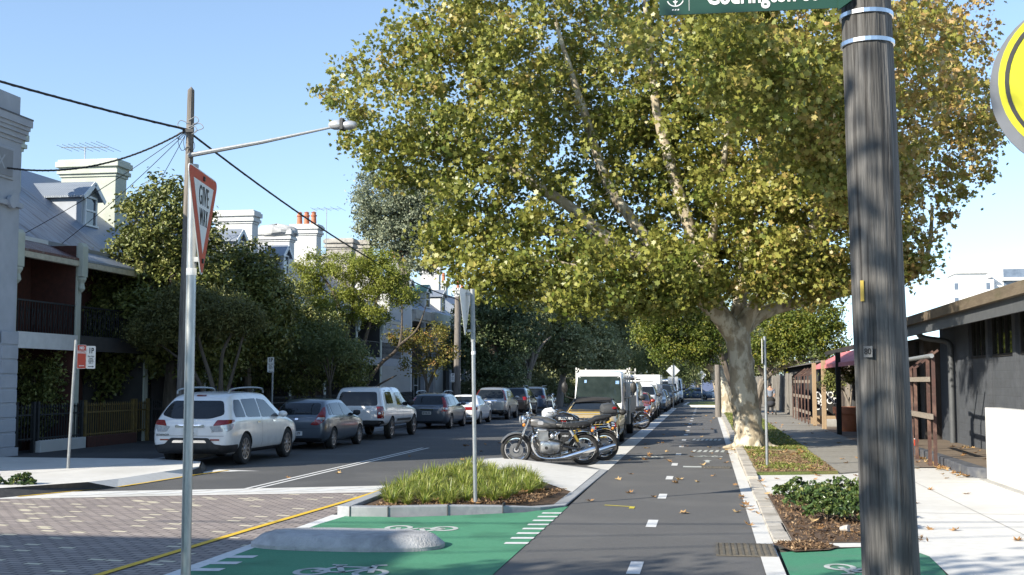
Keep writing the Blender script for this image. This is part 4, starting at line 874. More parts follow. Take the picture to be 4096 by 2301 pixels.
c.decal('windscreen', glass_l, 'front', [(-.80,1.20),(.80,1.20),(.74,2.13),(-.74,2.13)], r=.08); c.both('side_window', glass, 'R', 'L', [(1.35,1.28),(2.45,1.24),(2.28,1.9),(1.4,1.92)], r=.05)
c.decal('screen_sticker', mat('blue_sticker', (.05,.25,.6), (.4,.5,.7), 30, .4), 'front', [(-.70,1.86),(-.58,1.86),(-.58,1.97),(-.70,1.97)], off=.012, r=0); c.decal('screen_sticker', MATS['blue_sticker'], 'front', [(.42,1.9),(.50,1.9),(.50,2.0),(.42,2.0)], off=.012, r=0)
c.decal('grille', trim, 'front', [(-.7,.98),(.7,.98),(.7,1.10),(-.7,1.10)], off=.01); lamps(c, 'headlight', clearl, 'f', [(-.4,.7),(.0,.7),(.0,.88),(-.4,.88)], off=.012); lamps(c, 'indicator', amber, 'f', [(.02,.74),(.12,.74),(.12,.84),(.02,.84)], off=.014, r=.01)
mb = MB().box(-.14,.32,2.25,2.27,1.5,1.75)
MB().ext([(-.2,.0),(.35,0),(.45,.12),(.1,.55),(-.05,.45)], (.15,2.44,1.29), (1,0,0), (0,0,1), (0,1,0), .03).build('dash_papers', mat('paper', (.4,.42,.4), (.3,.32,.3), 4, .8), c.root, world=False)
mw = paint('rack_white', (.62,.62,.6), .4); graym = mat('tray_grey', (.30,.29,.27), (.24,.235,.22), 8, .5, .3, c3=(.2,.19,.17))
MB().box(-.95,.95,-2.7,.8,.80,.92).box(-.42,.42,-2.6,.9,.45,.80).build('tray', graym, c.root, world=False, bevel=.01)
for sg in (-1,1): MB().box(min(sg*.95,sg*.99),max(sg*.95,sg*.99),-2.7,.78,.92,1.42).build('tray_side', graym, c.root, world=False, bevel=.008)
MB().box(-.9,.9,-2.74,-2.70,.92,1.4).build('tail_board', graym, c.root, world=False)
mb = MB()
for sg in (-1,1):
    for y in (.84,-2.6): mb.bar((sg*.96,y,.9),(sg*.96,y,2.45),.05)
    for y in (.84,): mb.bar((sg*.88,y,.9),(sg*.88,y,2.42),.05)
    mb.bar((sg*.96,.9,2.3),(sg*.96,-2.65,2.3),.05)
mb.bar((-.98,.84,2.32),(.98,.84,2.32),.05,.10).bar((-.98,-2.6,2.32),(.98,-2.6,2.32),.05).build('ladder_rack', mw, c.root, world=False)
for sg in (-1,1): MB().box(min(sg*.6,sg*.93),max(sg*.6,sg*.93),-.2,.7,.42,.8).build('toolbox', graym, c.root, world=False, bevel=.01)
MB().box(-.9,.9,.3,.78,.93,1.9).build('headboard_box', mat('dull_tan_panel', (.32,.30,.26), (.27,.25,.22), 6, .6), c.root, world=False, bevel=.015)
for sg in (-1,1):
    for dy in (0,): c.wheel(sg*.80, -1.6, .37, w=.24, spokes=5)
    mb = MB().tube(catmull([(sg*.86,2.35,2.05),(sg*1.12,2.5,2.08),(sg*1.17,2.52,2.0),(sg*1.17,2.52,1.5),(sg*1.1,2.5,1.42),(sg*.88,2.5,1.35)], 4), .014, 6)
    mb.build('mirror_arm', trim, c.root, world=False, smooth=True); MB().ball((sg*1.2,2.5,1.74),(.11,.06,.2),12,8).build('wing_mirror', trim, c.root, world=False, smooth=True)
# ---- van, red hatch, 4x4, and the rest of the row
def van(loc, label, pm, H=1.95, L=4.7, w=.86, rack=False, rz=PI, group=None):
    t = thing('parked_van', loc, label, 'van', group, rz); c = Car(t, pm)
    rows = [st(-L/2,w*.9,.3,1.0,-L/2+.05,w*.84,H-.2,w*.74,H-.1,H-.08), st(-L/2+.2,w,.26,1.05,-L/2+.25,w*.88,H-.14,w*.78,H-.02,H), st(0,w,.26,1.05,0,w*.88,H-.14,w*.78,H-.02,H+.01), st(L/2-1.15,w,.26,1.04,L/2-1.25,w*.86,H-.16,w*.76,H-.03,H), st(L/2-.45,w,.26,1.02,L/2-.95,w*.82,H-.24,w*.7,H-.12,H-.10), st(L/2-.22,w*.98,.26,.98,L/2-.28,w*.86,1.1,w*.6,1.13,1.14), st(L/2-.05,w*.93,.28,.8,L/2-.07,w*.8,.92,w*.6,.95,.96), st(L/2,w*.85,.32,.7,L/2,w*.78,.8,w*.55,.83,.84)]
    wl_ = (-1.3,L/2-.75); c.shell(rows, wl_, .32, crease=(4,)); c.wheels(wl_, .32)
    c.decal('windscreen', glass, 'front', [(-w*.8,1.16),(w*.8,1.16),(w*.70,H-.22),(-w*.70,H-.22)], r=.06); c.both('side_window', glass, 'R', 'L', [(L/2-1.6,1.12),(L/2-.55,1.1),(L/2-.98,H-.3),(L/2-1.55,H-.28)], r=.05)
    lamps(c, 'headlight', clearl, 'f', [(-.3,.62),(.05,.62),(.12,.86),(-.25,.82)], off=.012); c.decal('bumper', trim, 'front', [(-w*.85,.32),(w*.85,.32),(w*.85,.5),(-w*.85,.5)], off=.015); c.mirror(L/2-.7, 1.2, trim, 1.3); c.seams((L/2-1.7,), .35, H-.4)
    return c
c = van((-3.62,52.5,0), 'silver white van with a tied bundle on its roof, nose behind the tray truck', paint('van_silver', (.52,.52,.51), .3, .2), L=4.6)
mb = MB()
for k in range(3): mb.bar((-.7,-1.5+k*1.3,2.02),(.7,-1.5+k*1.3,2.02),.04)
for sg in (-1,1): mb.bar((sg*.68,-1.7,2.04),(sg*.68,1.3,2.04),.04)
mb.build('roof_rack', trim, c.root, world=False)
mb = MB()
for k in range(7): mb.ball((rnd.uniform(-.35,.35), -1.2+k*.35, 2.13+rnd.uniform(-.02,.05)), (rnd.uniform(.25,.4),.3,.11), 9, 6)
tag(mb.build('roof_bundle', mat('plastic_wrap', (.34,.35,.36), (.52,.53,.54), 9, .35, bump=.8), smooth=True), 'grey wrapped bundle tied on the roof rack of the silver van', 'bundle'); BUNDLE = bpy.data.objects['roof_bundle']; BUNDLE.location = (-3.62,52.5,0)
c = hatch_like('parked_hatchback', (-3.45,59.3,0), PI, 'dark red hatchback with bright headlamps between the van and the white four-wheel drive', 'car', rp, L=4.1, w=.86, H=1.46, belt=.92, hood=.98, wheels=(-1.25,1.3), rw=.30)
std_glass(c, [[(-1.7,.98),(.86,.94),(.22,1.26),(-1.5,1.28)]], None, [(-.72,1.02),(.72,1.02),(.56,1.34),(-.56,1.34)]); lamps(c, 'headlight', clearl, 'f', [(-.35,.62),(.15,.64),(.3,.78),(-.3,.76)], off=.012); c.mirror(.75,.98); c.decal('grille', trim, 'front', [(-.5,.3),(.5,.3),(.5,.45),(-.5,.45)], off=.01)
c = hatch_like('parked_suv', (-3.5,65.0,0), PI, 'white four-wheel drive with a black bull bar beside the red hatchback', 'car', wp2, L=4.9, w=.96, H=1.86, belt=1.12, z0=.35, hood=1.18, roof_f=.35, wheels=(-1.45,1.45), rw=.38, hoodlen=1.3)
std_glass(c, [[(-2.0,1.2),(.8,1.16),(.3,1.62),(-1.9,1.66)]], None, [(-.8,1.24),(.8,1.24),(.68,1.68),(-.68,1.68)]); lamps(c, 'headlight', clearl, 'f', [(-.4,.8),(.0,.8),(.0,.98),(-.4,.98)], off=.012); c.mirror(.8,1.2,trim,1.2)
mb = MB().tube(catmull([(-.8,2.55,.5),(-.8,2.6,.9),(-.7,2.62,1.12),(-.35,2.62,1.16)],4),.035,6).tube(catmull([(.8,2.55,.5),(.8,2.6,.9),(.7,2.62,1.12),(.35,2.62,1.16)],4),.035,6).box(-.9,.9,2.45,2.62,.45,.72); mb.build('bull_bar', trim, c.root, world=False, smooth=True)
MB().box(-.62,.62,-1.4,.2,1.90,1.96).build('roof_tray', trim, c.root, world=False)
t = thing('box_truck', (-3.75,72.2,0), 'boxy white truck body rising behind the four-wheel drive', 'truck', None, PI)
MB().box(-1.05,1.05,-2.6,1.0,.7,2.35).build('cargo_box', wp2, t, world=False, bevel=.04); MB().box(-.95,.95,1.05,2.5,.5,1.95).build('cab', wp2, t, world=False, bevel=.15); MB().box(-.82,.82,2.48,2.52,1.2,1.75).build('windscreen', glass, t, world=False, bevel=.02)
for y in (-1.6,1.7):
    for sg in (-1,1): MB().lathe([(.25,-.12),(.4,-.12),(.4,.12),(.25,.12)], (sg*.85,y,.4), 'x', 18).build('wheel', tyre_m, t, world=False)
row = [(-3.35,78.6,'dark grey sedan','parked in the right row beyond the boxy white truck',gp,1.44),(-3.35,84.0,'pale blue sedan','near the diamond sign in the right row',bp_,1.44)]
for x,y,a,b_,pm,H in row:
    c = sedan((x,y,0), PI, a+' '+b_, pm, L=4.5, w=.88, H=H, belt=.9, hood=.92); lamps(c, 'headlight', clearl, 'f', [(-.3,.58),(.1,.58),(.2,.7),(-.28,.7)], off=.012)
c = hatch_like('parked_suv', (-3.35,92.6,0), PI, 'black SUV with a pale roof edge in the far right row', 'car', kp, L=4.6, w=.92, H=1.75, belt=1.05, hood=1.08); std_glass(c, [[(-1.9,1.1),(.88,1.06),(.3,1.5),(-1.7,1.5)]], None, [(-.76,1.14),(.76,1.14),(.6,1.58),(-.6,1.58)]); c.mirror(.8,1.1)
c = hatch_like('parked_suv', (-3.3,99.5,0), PI, 'pale silver SUV in the far right row beyond the black SUV', 'car', sp, L=4.6, w=.92, H=1.72, belt=1.05, hood=1.08); std_glass(c, [[(-1.9,1.1),(.88,1.06),(.3,1.5),(-1.7,1.5)]], None, [(-.76,1.14),(.76,1.14),(.6,1.58),(-.6,1.58)]); c.mirror(.8,1.1)
c = van((-3.2,106.5,0), 'white high van at the far end of the right row', wp2, H=2.2, L=5.0)
c = van((-3.0,114.0,0), 'last white van before the far grass nib', wp2, H=2.3, L=5.2)
for i,(x,y,pm,a) in enumerate(((-1.6,127,bp_,'pale blue car crossing the far end of the street'),(1.2,128,wp2,'white car on the far cross street beside the path'),(3.4,128.5,kp,'dark car on the far cross street behind the trunks'))):
    c = sedan((x,y,0), PI/2, a, pm, L=4.4, name='far_car')
# ================================================================== TREES
def shape(kind):
    if kind == 'maple':       # five pointed lobes, slightly folded along the midrib
        P = [(0,-.5,.0),(.16,-.30,.03),(.48,-.26,.06),(.30,-.04,.05),(.50,.22,.10),(.22,.18,.04),(0,.56,-.02),(-.22,.18,.04),(-.50,.22,.10),(-.30,-.04,.05),(-.48,-.26,.06),(-.16,-.30,.03)]
        return np.array(P), [tuple(range(12))]
    if kind == 'oval':
        P = [(0,-.5,0),(.26,-.12,.06),(.2,.22,.06),(0,.5,-.04),(-.2,.22,.06),(-.26,-.12,.06)]
        return np.array(P), [(0,1,2,3),(0,3,4,5)]
    P = [(0,-.5,0),(.15,0,.03),(0,.5,-.03),(-.15,0,.03)]
    return np.array(P), [(0,1,2,3)]
def leaf_mesh(name, pos, size, tint, kind, up=.5, out=None, flat=0.):
    S, F = shape(kind); n = len(pos); k = len(S)
    nv = nrs.normal(size=(n,3)); nv[:,2] = nv[:,2]*(1-flat)+up+flat*2
    if out is not None: nv += out*.55
    nv /= np.linalg.norm(nv, axis=1)[:,None]
    t = nrs.normal(size=(n,3)); t[:,2] -= .35; t -= nv*(t*nv).sum(1)[:,None]; t /= np.linalg.norm(t, axis=1)[:,None]
    b = np.cross(nv, t)
    sz = size[:,None,None]
    V = pos[:,None,:] + sz*(S[None,:,0,None]*b[:,None,:] + S[None,:,1,None]*t[:,None,:] + S[None,:,2,None]*nv[:,None,:]*nrs.uniform(.2,2.4,size=(n,1,1)))
    me = bpy.data.meshes.new(name); nf = len(F); me.vertices.add(n*k); me.vertices.foreach_set('co', V.reshape(-1).astype(np.float32))
    loops = np.concatenate([np.array(f) for f in F]); ln = [len(f) for f in F]; L = len(loops)
    me.loops.add(n*L); me.loops.foreach_set('vertex_index', (np.arange(n)[:,None]*k + loops[None,:]).reshape(-1).astype(np.int32))
    me.polygons.add(n*nf); tot = np.tile(np.array(ln), n); me.polygons.foreach_set('loop_start', np.concatenate([[0], np.cumsum(tot)[:-1]]).astype(np.int32))
    me.update(calc_edges=True)
    a = me.attributes.new('tint', 'FLOAT', 'POINT'); a.data.foreach_set('value', np.repeat(tint, k).astype(np.float32)); me.validate(); return me
def clusters(blobs, n, inner=.28, keep=None):
    w = np.array([max(b[3],.3)*max(b[5] if len(b) > 5 else b[4],.3) for b in blobs]); w = w/w.sum(); C, O = [], []
    for i in nrs.choice(len(blobs), n, p=w):
        b = blobs[i]; r = (b[3], b[4], b[5]) if len(b) > 5 else (b[3], b[3], b[4])
        d = nrs.normal(size=3); d /= np.linalg.norm(d); q = 1-abs(nrs.normal()*inner)
        c = (b[0]+d[0]*r[0]*q, b[1]+d[1]*r[1]*q, b[2]+d[2]*r[2]*q)
        if keep and nrs.uniform() > keep(c): continue
        C.append(c); O.append(d)
    return np.array(C), np.array(O)
def skeleton_pts(limbs):
    P, Rr = [], []
    for pts, rs in limbs:
        for (p, q, a, b) in zip(pts, pts[1:], rs, rs[1:]):
            for k in range(6): P.append(Vector(p).lerp(Vector(q), k/6)); Rr.append(a+(b-a)*k/6)
    return P, Rr
def crown(name, root, blobs, ncl, nleaf, rc, size, kind, lm, wood=None, limbs=None, twig=.02, up=.5, tintf=None, inner=.28, gauss=.5, sag_=0., twigfrac=1.0, flat=0., keep=None):
    C, O = clusters(blobs, ncl, inner, keep); ncl = len(C)
    n = ncl*nleaf; c = np.repeat(C, nleaf, 0); o = np.repeat(O, nleaf, 0)
    sc = np.repeat(nrs.uniform(.55,1.25,size=ncl), nleaf)[:,None]
    d = nrs.normal(size=(n,3))*rc*gauss*sc; d[:,2] *= .8
    if sag_: d[:,2] = -abs(nrs.normal(size=n))*sag_
    pos = c+d; base = np.repeat(nrs.uniform(0,1,size=ncl), nleaf)
    tint = np.clip(base*.55+nrs.uniform(0,1,size=n)*.45, 0, 1)
    if tintf is not None: tint = np.clip(tint+tintf(pos), 0, 1)
    off = np.array(root.location) if root else np.zeros(3)
    me = leaf_mesh('crown', pos-off, size*nrs.uniform(.55,1.3,size=n), tint, kind, up, o, flat)
    link('crown', me, lm, root)
    if limbs and wood and twig:
        P, Rr = skeleton_pts(limbs); A = np.zeros((len(P)+ncl*3, 3)); RR = np.zeros(len(A)); m = len(P)
        A[:m] = [tuple(p) for p in P]; RR[:m] = Rr; mb = MB()
        near = ((C[:,None,:]-A[None,:m,:])**2).sum(2).min(1)
        for i in np.argsort(near):
            if nrs.uniform() > twigfrac: continue
            dd = A[:m]-C[i]; dist = (dd**2).sum(1)+np.maximum(0, A[:m,2]-C[i][2]+.1)*2; j = int(dist.argmin())
            p, q = Vector(A[j]), Vector(C[i]); L = (q-p).length
            if L < .12: continue
            c1 = p.lerp(q, .4)+Vector((rnd.uniform(-.14,.14)*L, rnd.uniform(-.14,.14)*L, rnd.uniform(-.02,.12)*L)); c2 = p.lerp(q, .75)+Vector((rnd.uniform(-.1,.1)*L, rnd.uniform(-.1,.1)*L, rnd.uniform(0,.1)*L))
            r0 = min(RR[j]*.75, twig*(1+L*.4)); mb.tube([p, c1, c2, q], [r0, r0*.8, r0*.6, r0*.35], 5, cap=False)
            for v, r in ((c1,.8),(c2,.62),(q,.45)): A[m] = v; RR[m] = r0*r; m += 1
        mb.build('branches', wood, root, smooth=True, fix=False)
def limbs_mesh(root, limbs, wood, n=10, name='trunk'):
    mb = MB()
    for pts, rs in limbs:
        c = catmull([*map(Vector, pts)], 5); rr_ = []
        for i in range(len(pts)-1): rr_ += [rs[i]+(rs[i+1]-rs[i])*k/5 for k in range(5)]
        rr_.append(rs[-1]); mb.tube([p+Vector((rnd.uniform(-1,1),rnd.uniform(-1,1),0))*r*.06 for p, r in zip(c, rr_)], [r*rnd.uniform(.94,1.06) for r in rr_], n)
    return mb.build(name, wood, root, smooth=True)
def fork(p0, top, r0, n, spread, h):
    """trunk with n limbs"""
    out = [([p0, tuple(Vector(p0).lerp(Vector(top), .5)+Vector((rnd.uniform(-.1,.1),0,0))), top], [r0, r0*.8, r0*.65])]
    for k in range(n):
        a = 2*math.pi*k/n+rnd.uniform(-.4,.4); e = (top[0]+spread*math.cos(a)*rnd.uniform(.6,1), top[1]+spread*math.sin(a)*rnd.uniform(.6,1), top[2]+h*rnd.uniform(.6,1))
        m = tuple(Vector(top).lerp(Vector(e), .5)+Vector((0,0,.15*h))); out.append(([top, m, e], [r0*.5, r0*.32, r0*.12]))
    return out
# bark of the plane tree: pale patches
def plane_bark():
    m = mat('plane_bark', (.56,.51,.40), (.36,.30,.21), 3.4, .85, bump=.8, bscale=12, stretch=(1,1,.55), c3=(.15,.125,.09), s3=4.6, fac=(.46,.53)); return m
bark_p = plane_bark()
bark_d = mat('dark_bark', (.075,.06,.045), (.14,.115,.09), 6, .95, bump=.8, bscale=20, stretch=(1,1,.3))
bark_g = mat('grey_bark', (.17,.14,.115), (.27,.235,.20), 5, .95, bump=.8, bscale=16, stretch=(1,1,.3))
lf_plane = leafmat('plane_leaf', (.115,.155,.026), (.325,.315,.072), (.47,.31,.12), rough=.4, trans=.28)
lf_dark = leafmat('glossy_dark_leaf', (.036,.06,.017), (.19,.21,.055), (.33,.31,.11), rough=.4, trans=.12)
lf_olive = leafmat('olive_leaf', (.055,.065,.02), (.15,.155,.05), (.25,.235,.085), rough=.6, trans=.25)
lf_lime = leafmat('feathery_lime_leaf', (.11,.155,.025), (.27,.30,.045), (.36,.34,.08), rough=.6, trans=.3)
lf_ivy = leafmat('ivy_leaf', (.035,.06,.025), (.11,.145,.06), (.24,.27,.13), rough=.4, trans=.2)
lf_euc = leafmat('gum_leaf', (.10,.13,.055), (.30,.32,.155), (.42,.40,.23), rough=.55, trans=.2)
lf_silver = leafmat('silver_leaf', (.10,.125,.075), (.25,.28,.18), (.42,.44,.30), rough=.5, trans=.25)
lf_willow = leafmat('weeping_leaf', (.085,.12,.04), (.18,.215,.085), (.26,.28,.12), rough=.55, trans=.3)
lf_green = leafmat('fresh_leaf', (.06,.105,.014), (.155,.185,.028), (.31,.27,.04), rough=.5, trans=.3)
lf_aut = leafmat('autumn_leaf', (.09,.115,.02), (.23,.20,.04), (.38,.20,.08), rough=.5, trans=.3)
lf_bg = leafmat('far_leaf', (.10,.13,.055), (.27,.295,.13), (.38,.37,.19), rough=.6, trans=.2)
# ---- the big plane tree
t = thing('plane_tree', (1.2,35,.09), 'huge autumn plane tree with mottled pale trunk leaning over the bike path', 'tree')
trunk = [((1.30,35,-.1),(1.18,35,.5),(1.08,35,1.6),(.98,35,2.7),(.88,35,3.4)), (.50,.43,.385,.35,.37)]
P0 = (.88,35,3.25)
limbs = [trunk,
 ([P0,(.28,34.6,3.95),(-.8,34.4,4.95),(-2.4,34,5.8),(-3.9,33.5,7.0),(-5.8,33,8.2),(-8.0,33,9.3)],[.34,.27,.23,.19,.15,.11,.04]),
 ([P0,(.25,35,4.3),(-.45,35,6.5),(-1.35,35.2,10.0),(-1.7,35.3,13.5)],[.30,.23,.19,.14,.05]),
 ([(-.8,34.4,4.95),(-1.9,34.6,6.4),(-2.8,34.7,7.8),(-3.5,34.6,10.0),(-4.3,34.5,12.6)],[.2,.17,.15,.12,.04]),
 ([(-.2,34.6,4.35),(-1.7,33.4,4.7),(-3.2,32.4,5.0),(-5.4,31.6,5.5)],[.17,.12,.09,.03]),
 ([(-2.4,34,5.8),(-4.0,34.6,6.3),(-5.4,35,6.5),(-7.4,35,7.6)],[.14,.12,.09,.03]),
 ([P0,(1.45,34.9,4.2),(2.3,34.6,5.2),(3.2,34.4,6.6),(4.6,34,9.0),(5.6,34,11)],[.30,.2,.17,.14,.1,.04]),
 ([P0,(1.6,35.3,3.9),(2.7,35.5,4.25),(4.2,35.2,4.55),(5.5,34.2,4.75),(6.05,34,5.5),(6.2,34,6.8)],[.27,.19,.16,.12,.09,.07,.04]),
 ([P0,(1.1,35.6,5.0),(1.6,36,8.0),(2.1,36,12.0)],[.28,.18,.13,.05]),
 ([(.0,35,5.2),(.5,33.6,7.5),(.8,32.8,10.5)],[.14,.09,.03]),
 ([(-.45,35,6.5),(-.9,36.5,8.8),(-2.2,37.2,11.6)],[.12,.08,.03])]
for k in range(6):            # root flare
    a = k*1.05-.2; limbs.append(([(1.26+.26*math.cos(a),35+.26*math.sin(a),.45),(1.27+.46*math.cos(a),35+.44*math.sin(a),.14),(1.28+.85*math.cos(a),35+.8*math.sin(a),.05)],[.17,.10,.03]))
limbs_mesh(t, limbs, bark_p, 14)
PB = [(-3.2,34,12.6,5.6,4.5,3.6),(-8.7,33,9.8,2.5,2.6,1.9),(-8.2,33.2,8.3,1.9,2,1.0),(-6.2,33,9.5,2.6,3,2.6),(-5.4,33,7.2,2.7,3,2.5),(-2.4,33.2,7.4,3.2,3.4,2.6),(-3.9,31.8,5.3,2.6,1.8,1.15),(-6.0,32.2,5.5,1.5,1.5,1.1),(-1.2,32.2,5.2,1.6,1.5,.9),(-5.2,31.8,4.7,1.7,1.4,.8),(-3.0,31.6,4.4,1.7,1.4,.7),(-.9,32.4,4.3,1.1,1.1,.5),(-6.9,33,5.9,1.2,1.4,1.0),
      (0,33.6,9.6,3.8,3.6,3.2),(2.5,33.2,6.9,2.3,2.6,1.7),(2.2,32.8,5.3,1.5,1.4,.75),(5.0,34.4,9.6,3.3,3.2,3.0),(4.2,34.6,13,4,4,3),(6.9,34.6,8.8,1.5,2.0,2.3),(4.6,34,7.0,2.2,2,1.3),(-7.4,33,12.3,1.7,2.2,1.6),(2.3,27.5,8.2,1.7,2,1.4),(3.6,28.6,6.9,1.4,1.5,1.0),(2.0,26,10.6,1.9,2,1.5),(4.6,29,9.2,1.9,2,1.8),(2.6,33.5,4.9,1.2,1.2,.6),(3.8,33.6,4.75,1.1,1.1,.55),(-.2,33.2,4.5,.8,.9,.5),(5.4,33.6,5.6,1.0,1,.7),(-.9,33,4.5,.9,.7,.5),(-2.0,32.6,4.2,1,.8,.45),(1.6,33.2,5.0,.8,.7,.5),(2.6,33.2,4.5,1,.7,.5),(4.0,33.2,4.7,1.2,.7,.55),(5.2,33,5.2,.9,.7,.6),(-.8,24.2,9.5,1.7,1.8,1.0),(1.2,25.5,8.4,1.5,1.6,1.1),(-3.2,22,11,2,2,1.1),(.2,28,10.5,2.2,2,1.6),(-1,36.8,8,4.5,1.8,3.5),(2,36.8,8.5,4,1.8,3.5),(-2,37,12,5,2,3),(-4.5,32,4.3,1.6,1,.5),(-2.8,32.2,4.0,1.5,1,.45),(-1.0,32.6,3.9,1,.8,.4),(1.2,36.3,5.2,1.7,.8,1.0),(-.3,36.3,5.4,1.4,.8,1.0),(2.8,36.4,5.4,1.6,.8,.9),(2.1,33.2,5.3,1.2,.8,.7),(3.4,33.2,5.1,1.1,.8,.6),(-.6,33.2,5.3,.9,.7,.6),(.3,33.5,4.6,.8,.6,.45),(1.3,33.5,4.5,.7,.6,.4),(2.9,33.3,4.5,1.0,.6,.45),(2.3,27.5,8.2,1.7,2,1.4),(3.6,28.6,6.9,1.4,1.5,1.0),(-.8,24.2,9.5,1.7,1.8,1.0),(1.2,25.5,8.4,1.5,1.6,1.1),(-3.2,22,11,2,2,1.1)]  # lobes nearest the camera, some above view, added to dapple the charcoal wall
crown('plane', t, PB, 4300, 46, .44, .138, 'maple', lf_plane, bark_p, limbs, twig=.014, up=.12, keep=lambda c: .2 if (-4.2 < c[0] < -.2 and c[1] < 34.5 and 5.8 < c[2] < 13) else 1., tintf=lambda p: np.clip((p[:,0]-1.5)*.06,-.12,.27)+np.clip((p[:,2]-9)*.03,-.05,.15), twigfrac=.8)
# seed balls hang in the crown of a plane tree
# ---- neighbours along the right verge
def simple(name, loc, label, blobs, ncl, nleaf, rc, size, kind, lm, wood, limbs, group=None, cat='tree', **k):
    t = thing(name, loc, label, cat, group); limbs_mesh(t, limbs, wood, 8); crown(name, t, blobs, ncl, nleaf, rc, size, kind, lm, wood, limbs, **k); return t
simple('plane_tree', (1.15,73,.09), 'second plane tree further along the path with a burl on its leaning trunk', [(-1.3,72,4.67,2.14,1.5),(-2.25,72,3.9,1.31,.9),(-.14,72,4.0,1.3,1.1),(-3.19,72,4.92,1.31,.95),(.58,72,5.37,1.42,1.07),(-.82,72,5.9,1.8,1.2),(-2.4,71,6.4,2,1.2)], 560, 40, .5, .17, 'oval', lf_green, bark_p,
       [([(1.35,73,0),(1.0,73,1.3),(.6,73,2.6),(.3,73,3.6)],[.62,.5,.42,.4]),([(.3,73,3.4),(-.8,72.5,4.3),(-2.2,72,4.8)],[.2,.14,.05]),([(.3,73,3.4),(.5,73,4.6),(.4,72,5.8)],[.2,.12,.05]),([(.42,72.9,2.7),(.2,72.55,3.0),(.1,72.5,3.25)],[.3,.34,.2])], twig=.02)
simple('spreading_tree', (3.0,64,.09), 'yellow green tree with pale bent limbs over the footpath fence', [(3.73,63,3.75,1.23,1.0),(5.33,63,4.09,1.33,.98),(6.42,63,3.98,.71,1.12),(2.52,63,3.6,.93,.8),(4.35,63,4.71,1.44,.82),(5.75,63,5.21,1.23,1.02),(4.0,64,5.4,1.6,1)], 480, 40, .45, .15, 'oval', lf_green, bark_g,
       [([(2.6,65,0),(2.7,64.8,1.2),(3.1,64.2,2.2),(4.4,63.4,2.9),(5.6,63,3.1)],[.26,.22,.17,.12,.05]),([(2.7,64.8,1.2),(3.2,64,2.6),(4.0,63.2,3.6)],[.18,.13,.05]),([(3.1,64.2,2.2),(2.5,63.5,3.0),(2.3,63,3.6)],[.14,.1,.04])], twig=.016)
simple('plane_tree', (1.2,100,.1), 'small distant plane trunk on the grass nib with a shaded crown', [(.4,100,5.2,2.2,1.6),(-1.2,100,4.6,1.5,1.1),(2.4,100,5.2,2,1.6)], 160, 26, .6, .2, 'oval', lf_bg, bark_g, fork((1.3,100,0),(.7,100,3.2),.5,4,2.0,2.2), twig=.03)
simple('plane_tree', (2.0,88,.1), 'dark leaning trunk behind the second plane tree', [(1.4,88,6.0,2.6,1.6),(3.4,88,5.6,2.2,1.5)], 160, 26, .6, .2, 'oval', lf_bg, bark_d, fork((2.2,88,0),(1.2,88,3.4),.45,4,2.2,2.2), twig=.03)
# ---- left side
simple('fig_tree', (-16.4,35,.12), 'tall dark glossy tree in front of the terrace chimney, behind the timber pole', [(-16.61,35,6.93,1.55,1.45),(-17.58,35,5.69,1.25,1.1),(-15.7,35,5.91,1.1,1.37),(-16.35,35.2,4.18,2.2,1.5),(-18.3,34.6,4.2,1.0,1.5),(-18.4,34.2,2.6,.9,1.3),(-19.0,34.5,5.0,.8,1.0),(-18.9,34.3,3.4,.9,1.4),(-17.6,35.4,2.94,1.25,1.0),(-15.79,35.4,2.69,1.48,.99)], 1050, 48, .34, .145, 'oval', lf_dark, bark_d, fork((-16.4,35,0),(-16.4,35,2.6),.26,5,1.3,3.4), twig=.012, up=.7)
simple('fig_tree', (-15.2,38.2,.12), 'dark low tree right of the sign post, behind the grey hatchback', [(-15.22,38,5.41,1.2,1.34),(-14.78,38,4.07,1.33,1.46),(-15.74,38,3.41,1.07,1.33)], 560, 46, .34, .14, 'oval', lf_dark, bark_d, fork((-15.2,38.2,0),(-15.2,38.2,2.2),.18,4,.9,2.4), twig=.012, up=.7)
st_l = [([(-14.2,33,.1),(-14.3,33,1.2),(-15.0,33,2.6),(-15.6,33,3.5)],[.09,.075,.055,.02]),([(-14.1,33,.1),(-14.15,33,1.6),(-14.6,33,3.0),(-14.8,33,4.1)],[.085,.07,.05,.02]),([(-14.05,33.1,.1),(-13.95,33,1.6),(-13.9,33,2.8),(-13.4,33,3.7)],[.08,.07,.05,.02]),([(-14.0,32.9,.1),(-13.8,33,1.4),(-13.5,33,2.5),(-13.2,33,3.6)],[.08,.06,.04,.02]),([(-14.15,33,.8),(-14.7,32.8,2.2),(-16.1,33,3.2)],[.06,.045,.02])]
simple('street_tree', (-14.1,33,.12), 'multi-stemmed olive tree with a flat crown standing behind the white SUV', [(-15.65,33,3.64,1.05,.6),(-14.18,33,3.95,1.22,.62),(-14.92,33,4.28,.99,.45),(-13.32,33,3.74,.64,.42),(-16.27,33,3.35,.59,.41)], 520, 64, .3, .13, 'needle', lf_olive, bark_d, st_l, twig=.010, up=.4)
for i,(bl,lab,x,y) in enumerate(([[(-15.56,42,4.29,1.3,1.6),(-16.46,42,2.97,1.4,1.47)],'dark shrubby tree in the shade between the fig and the lime feathery tree',-15.9,42],[[(-14.03,42,3.55,1.0,1.1),(-14.62,42,2.39,1.5,.87),(-12.96,42.3,2.6,.9,.9)],'dark low bush behind the white pickup canopy',-14.2,42.2])):
    simple('garden_shrub', (x,y,.12), lab, bl, 420, 40, .36, .115, 'oval', lf_dark, bark_d, fork((x,y,0),(x,y,1.6),.12,4,.8,1.6), twig=.012, up=.6, cat='shrub')
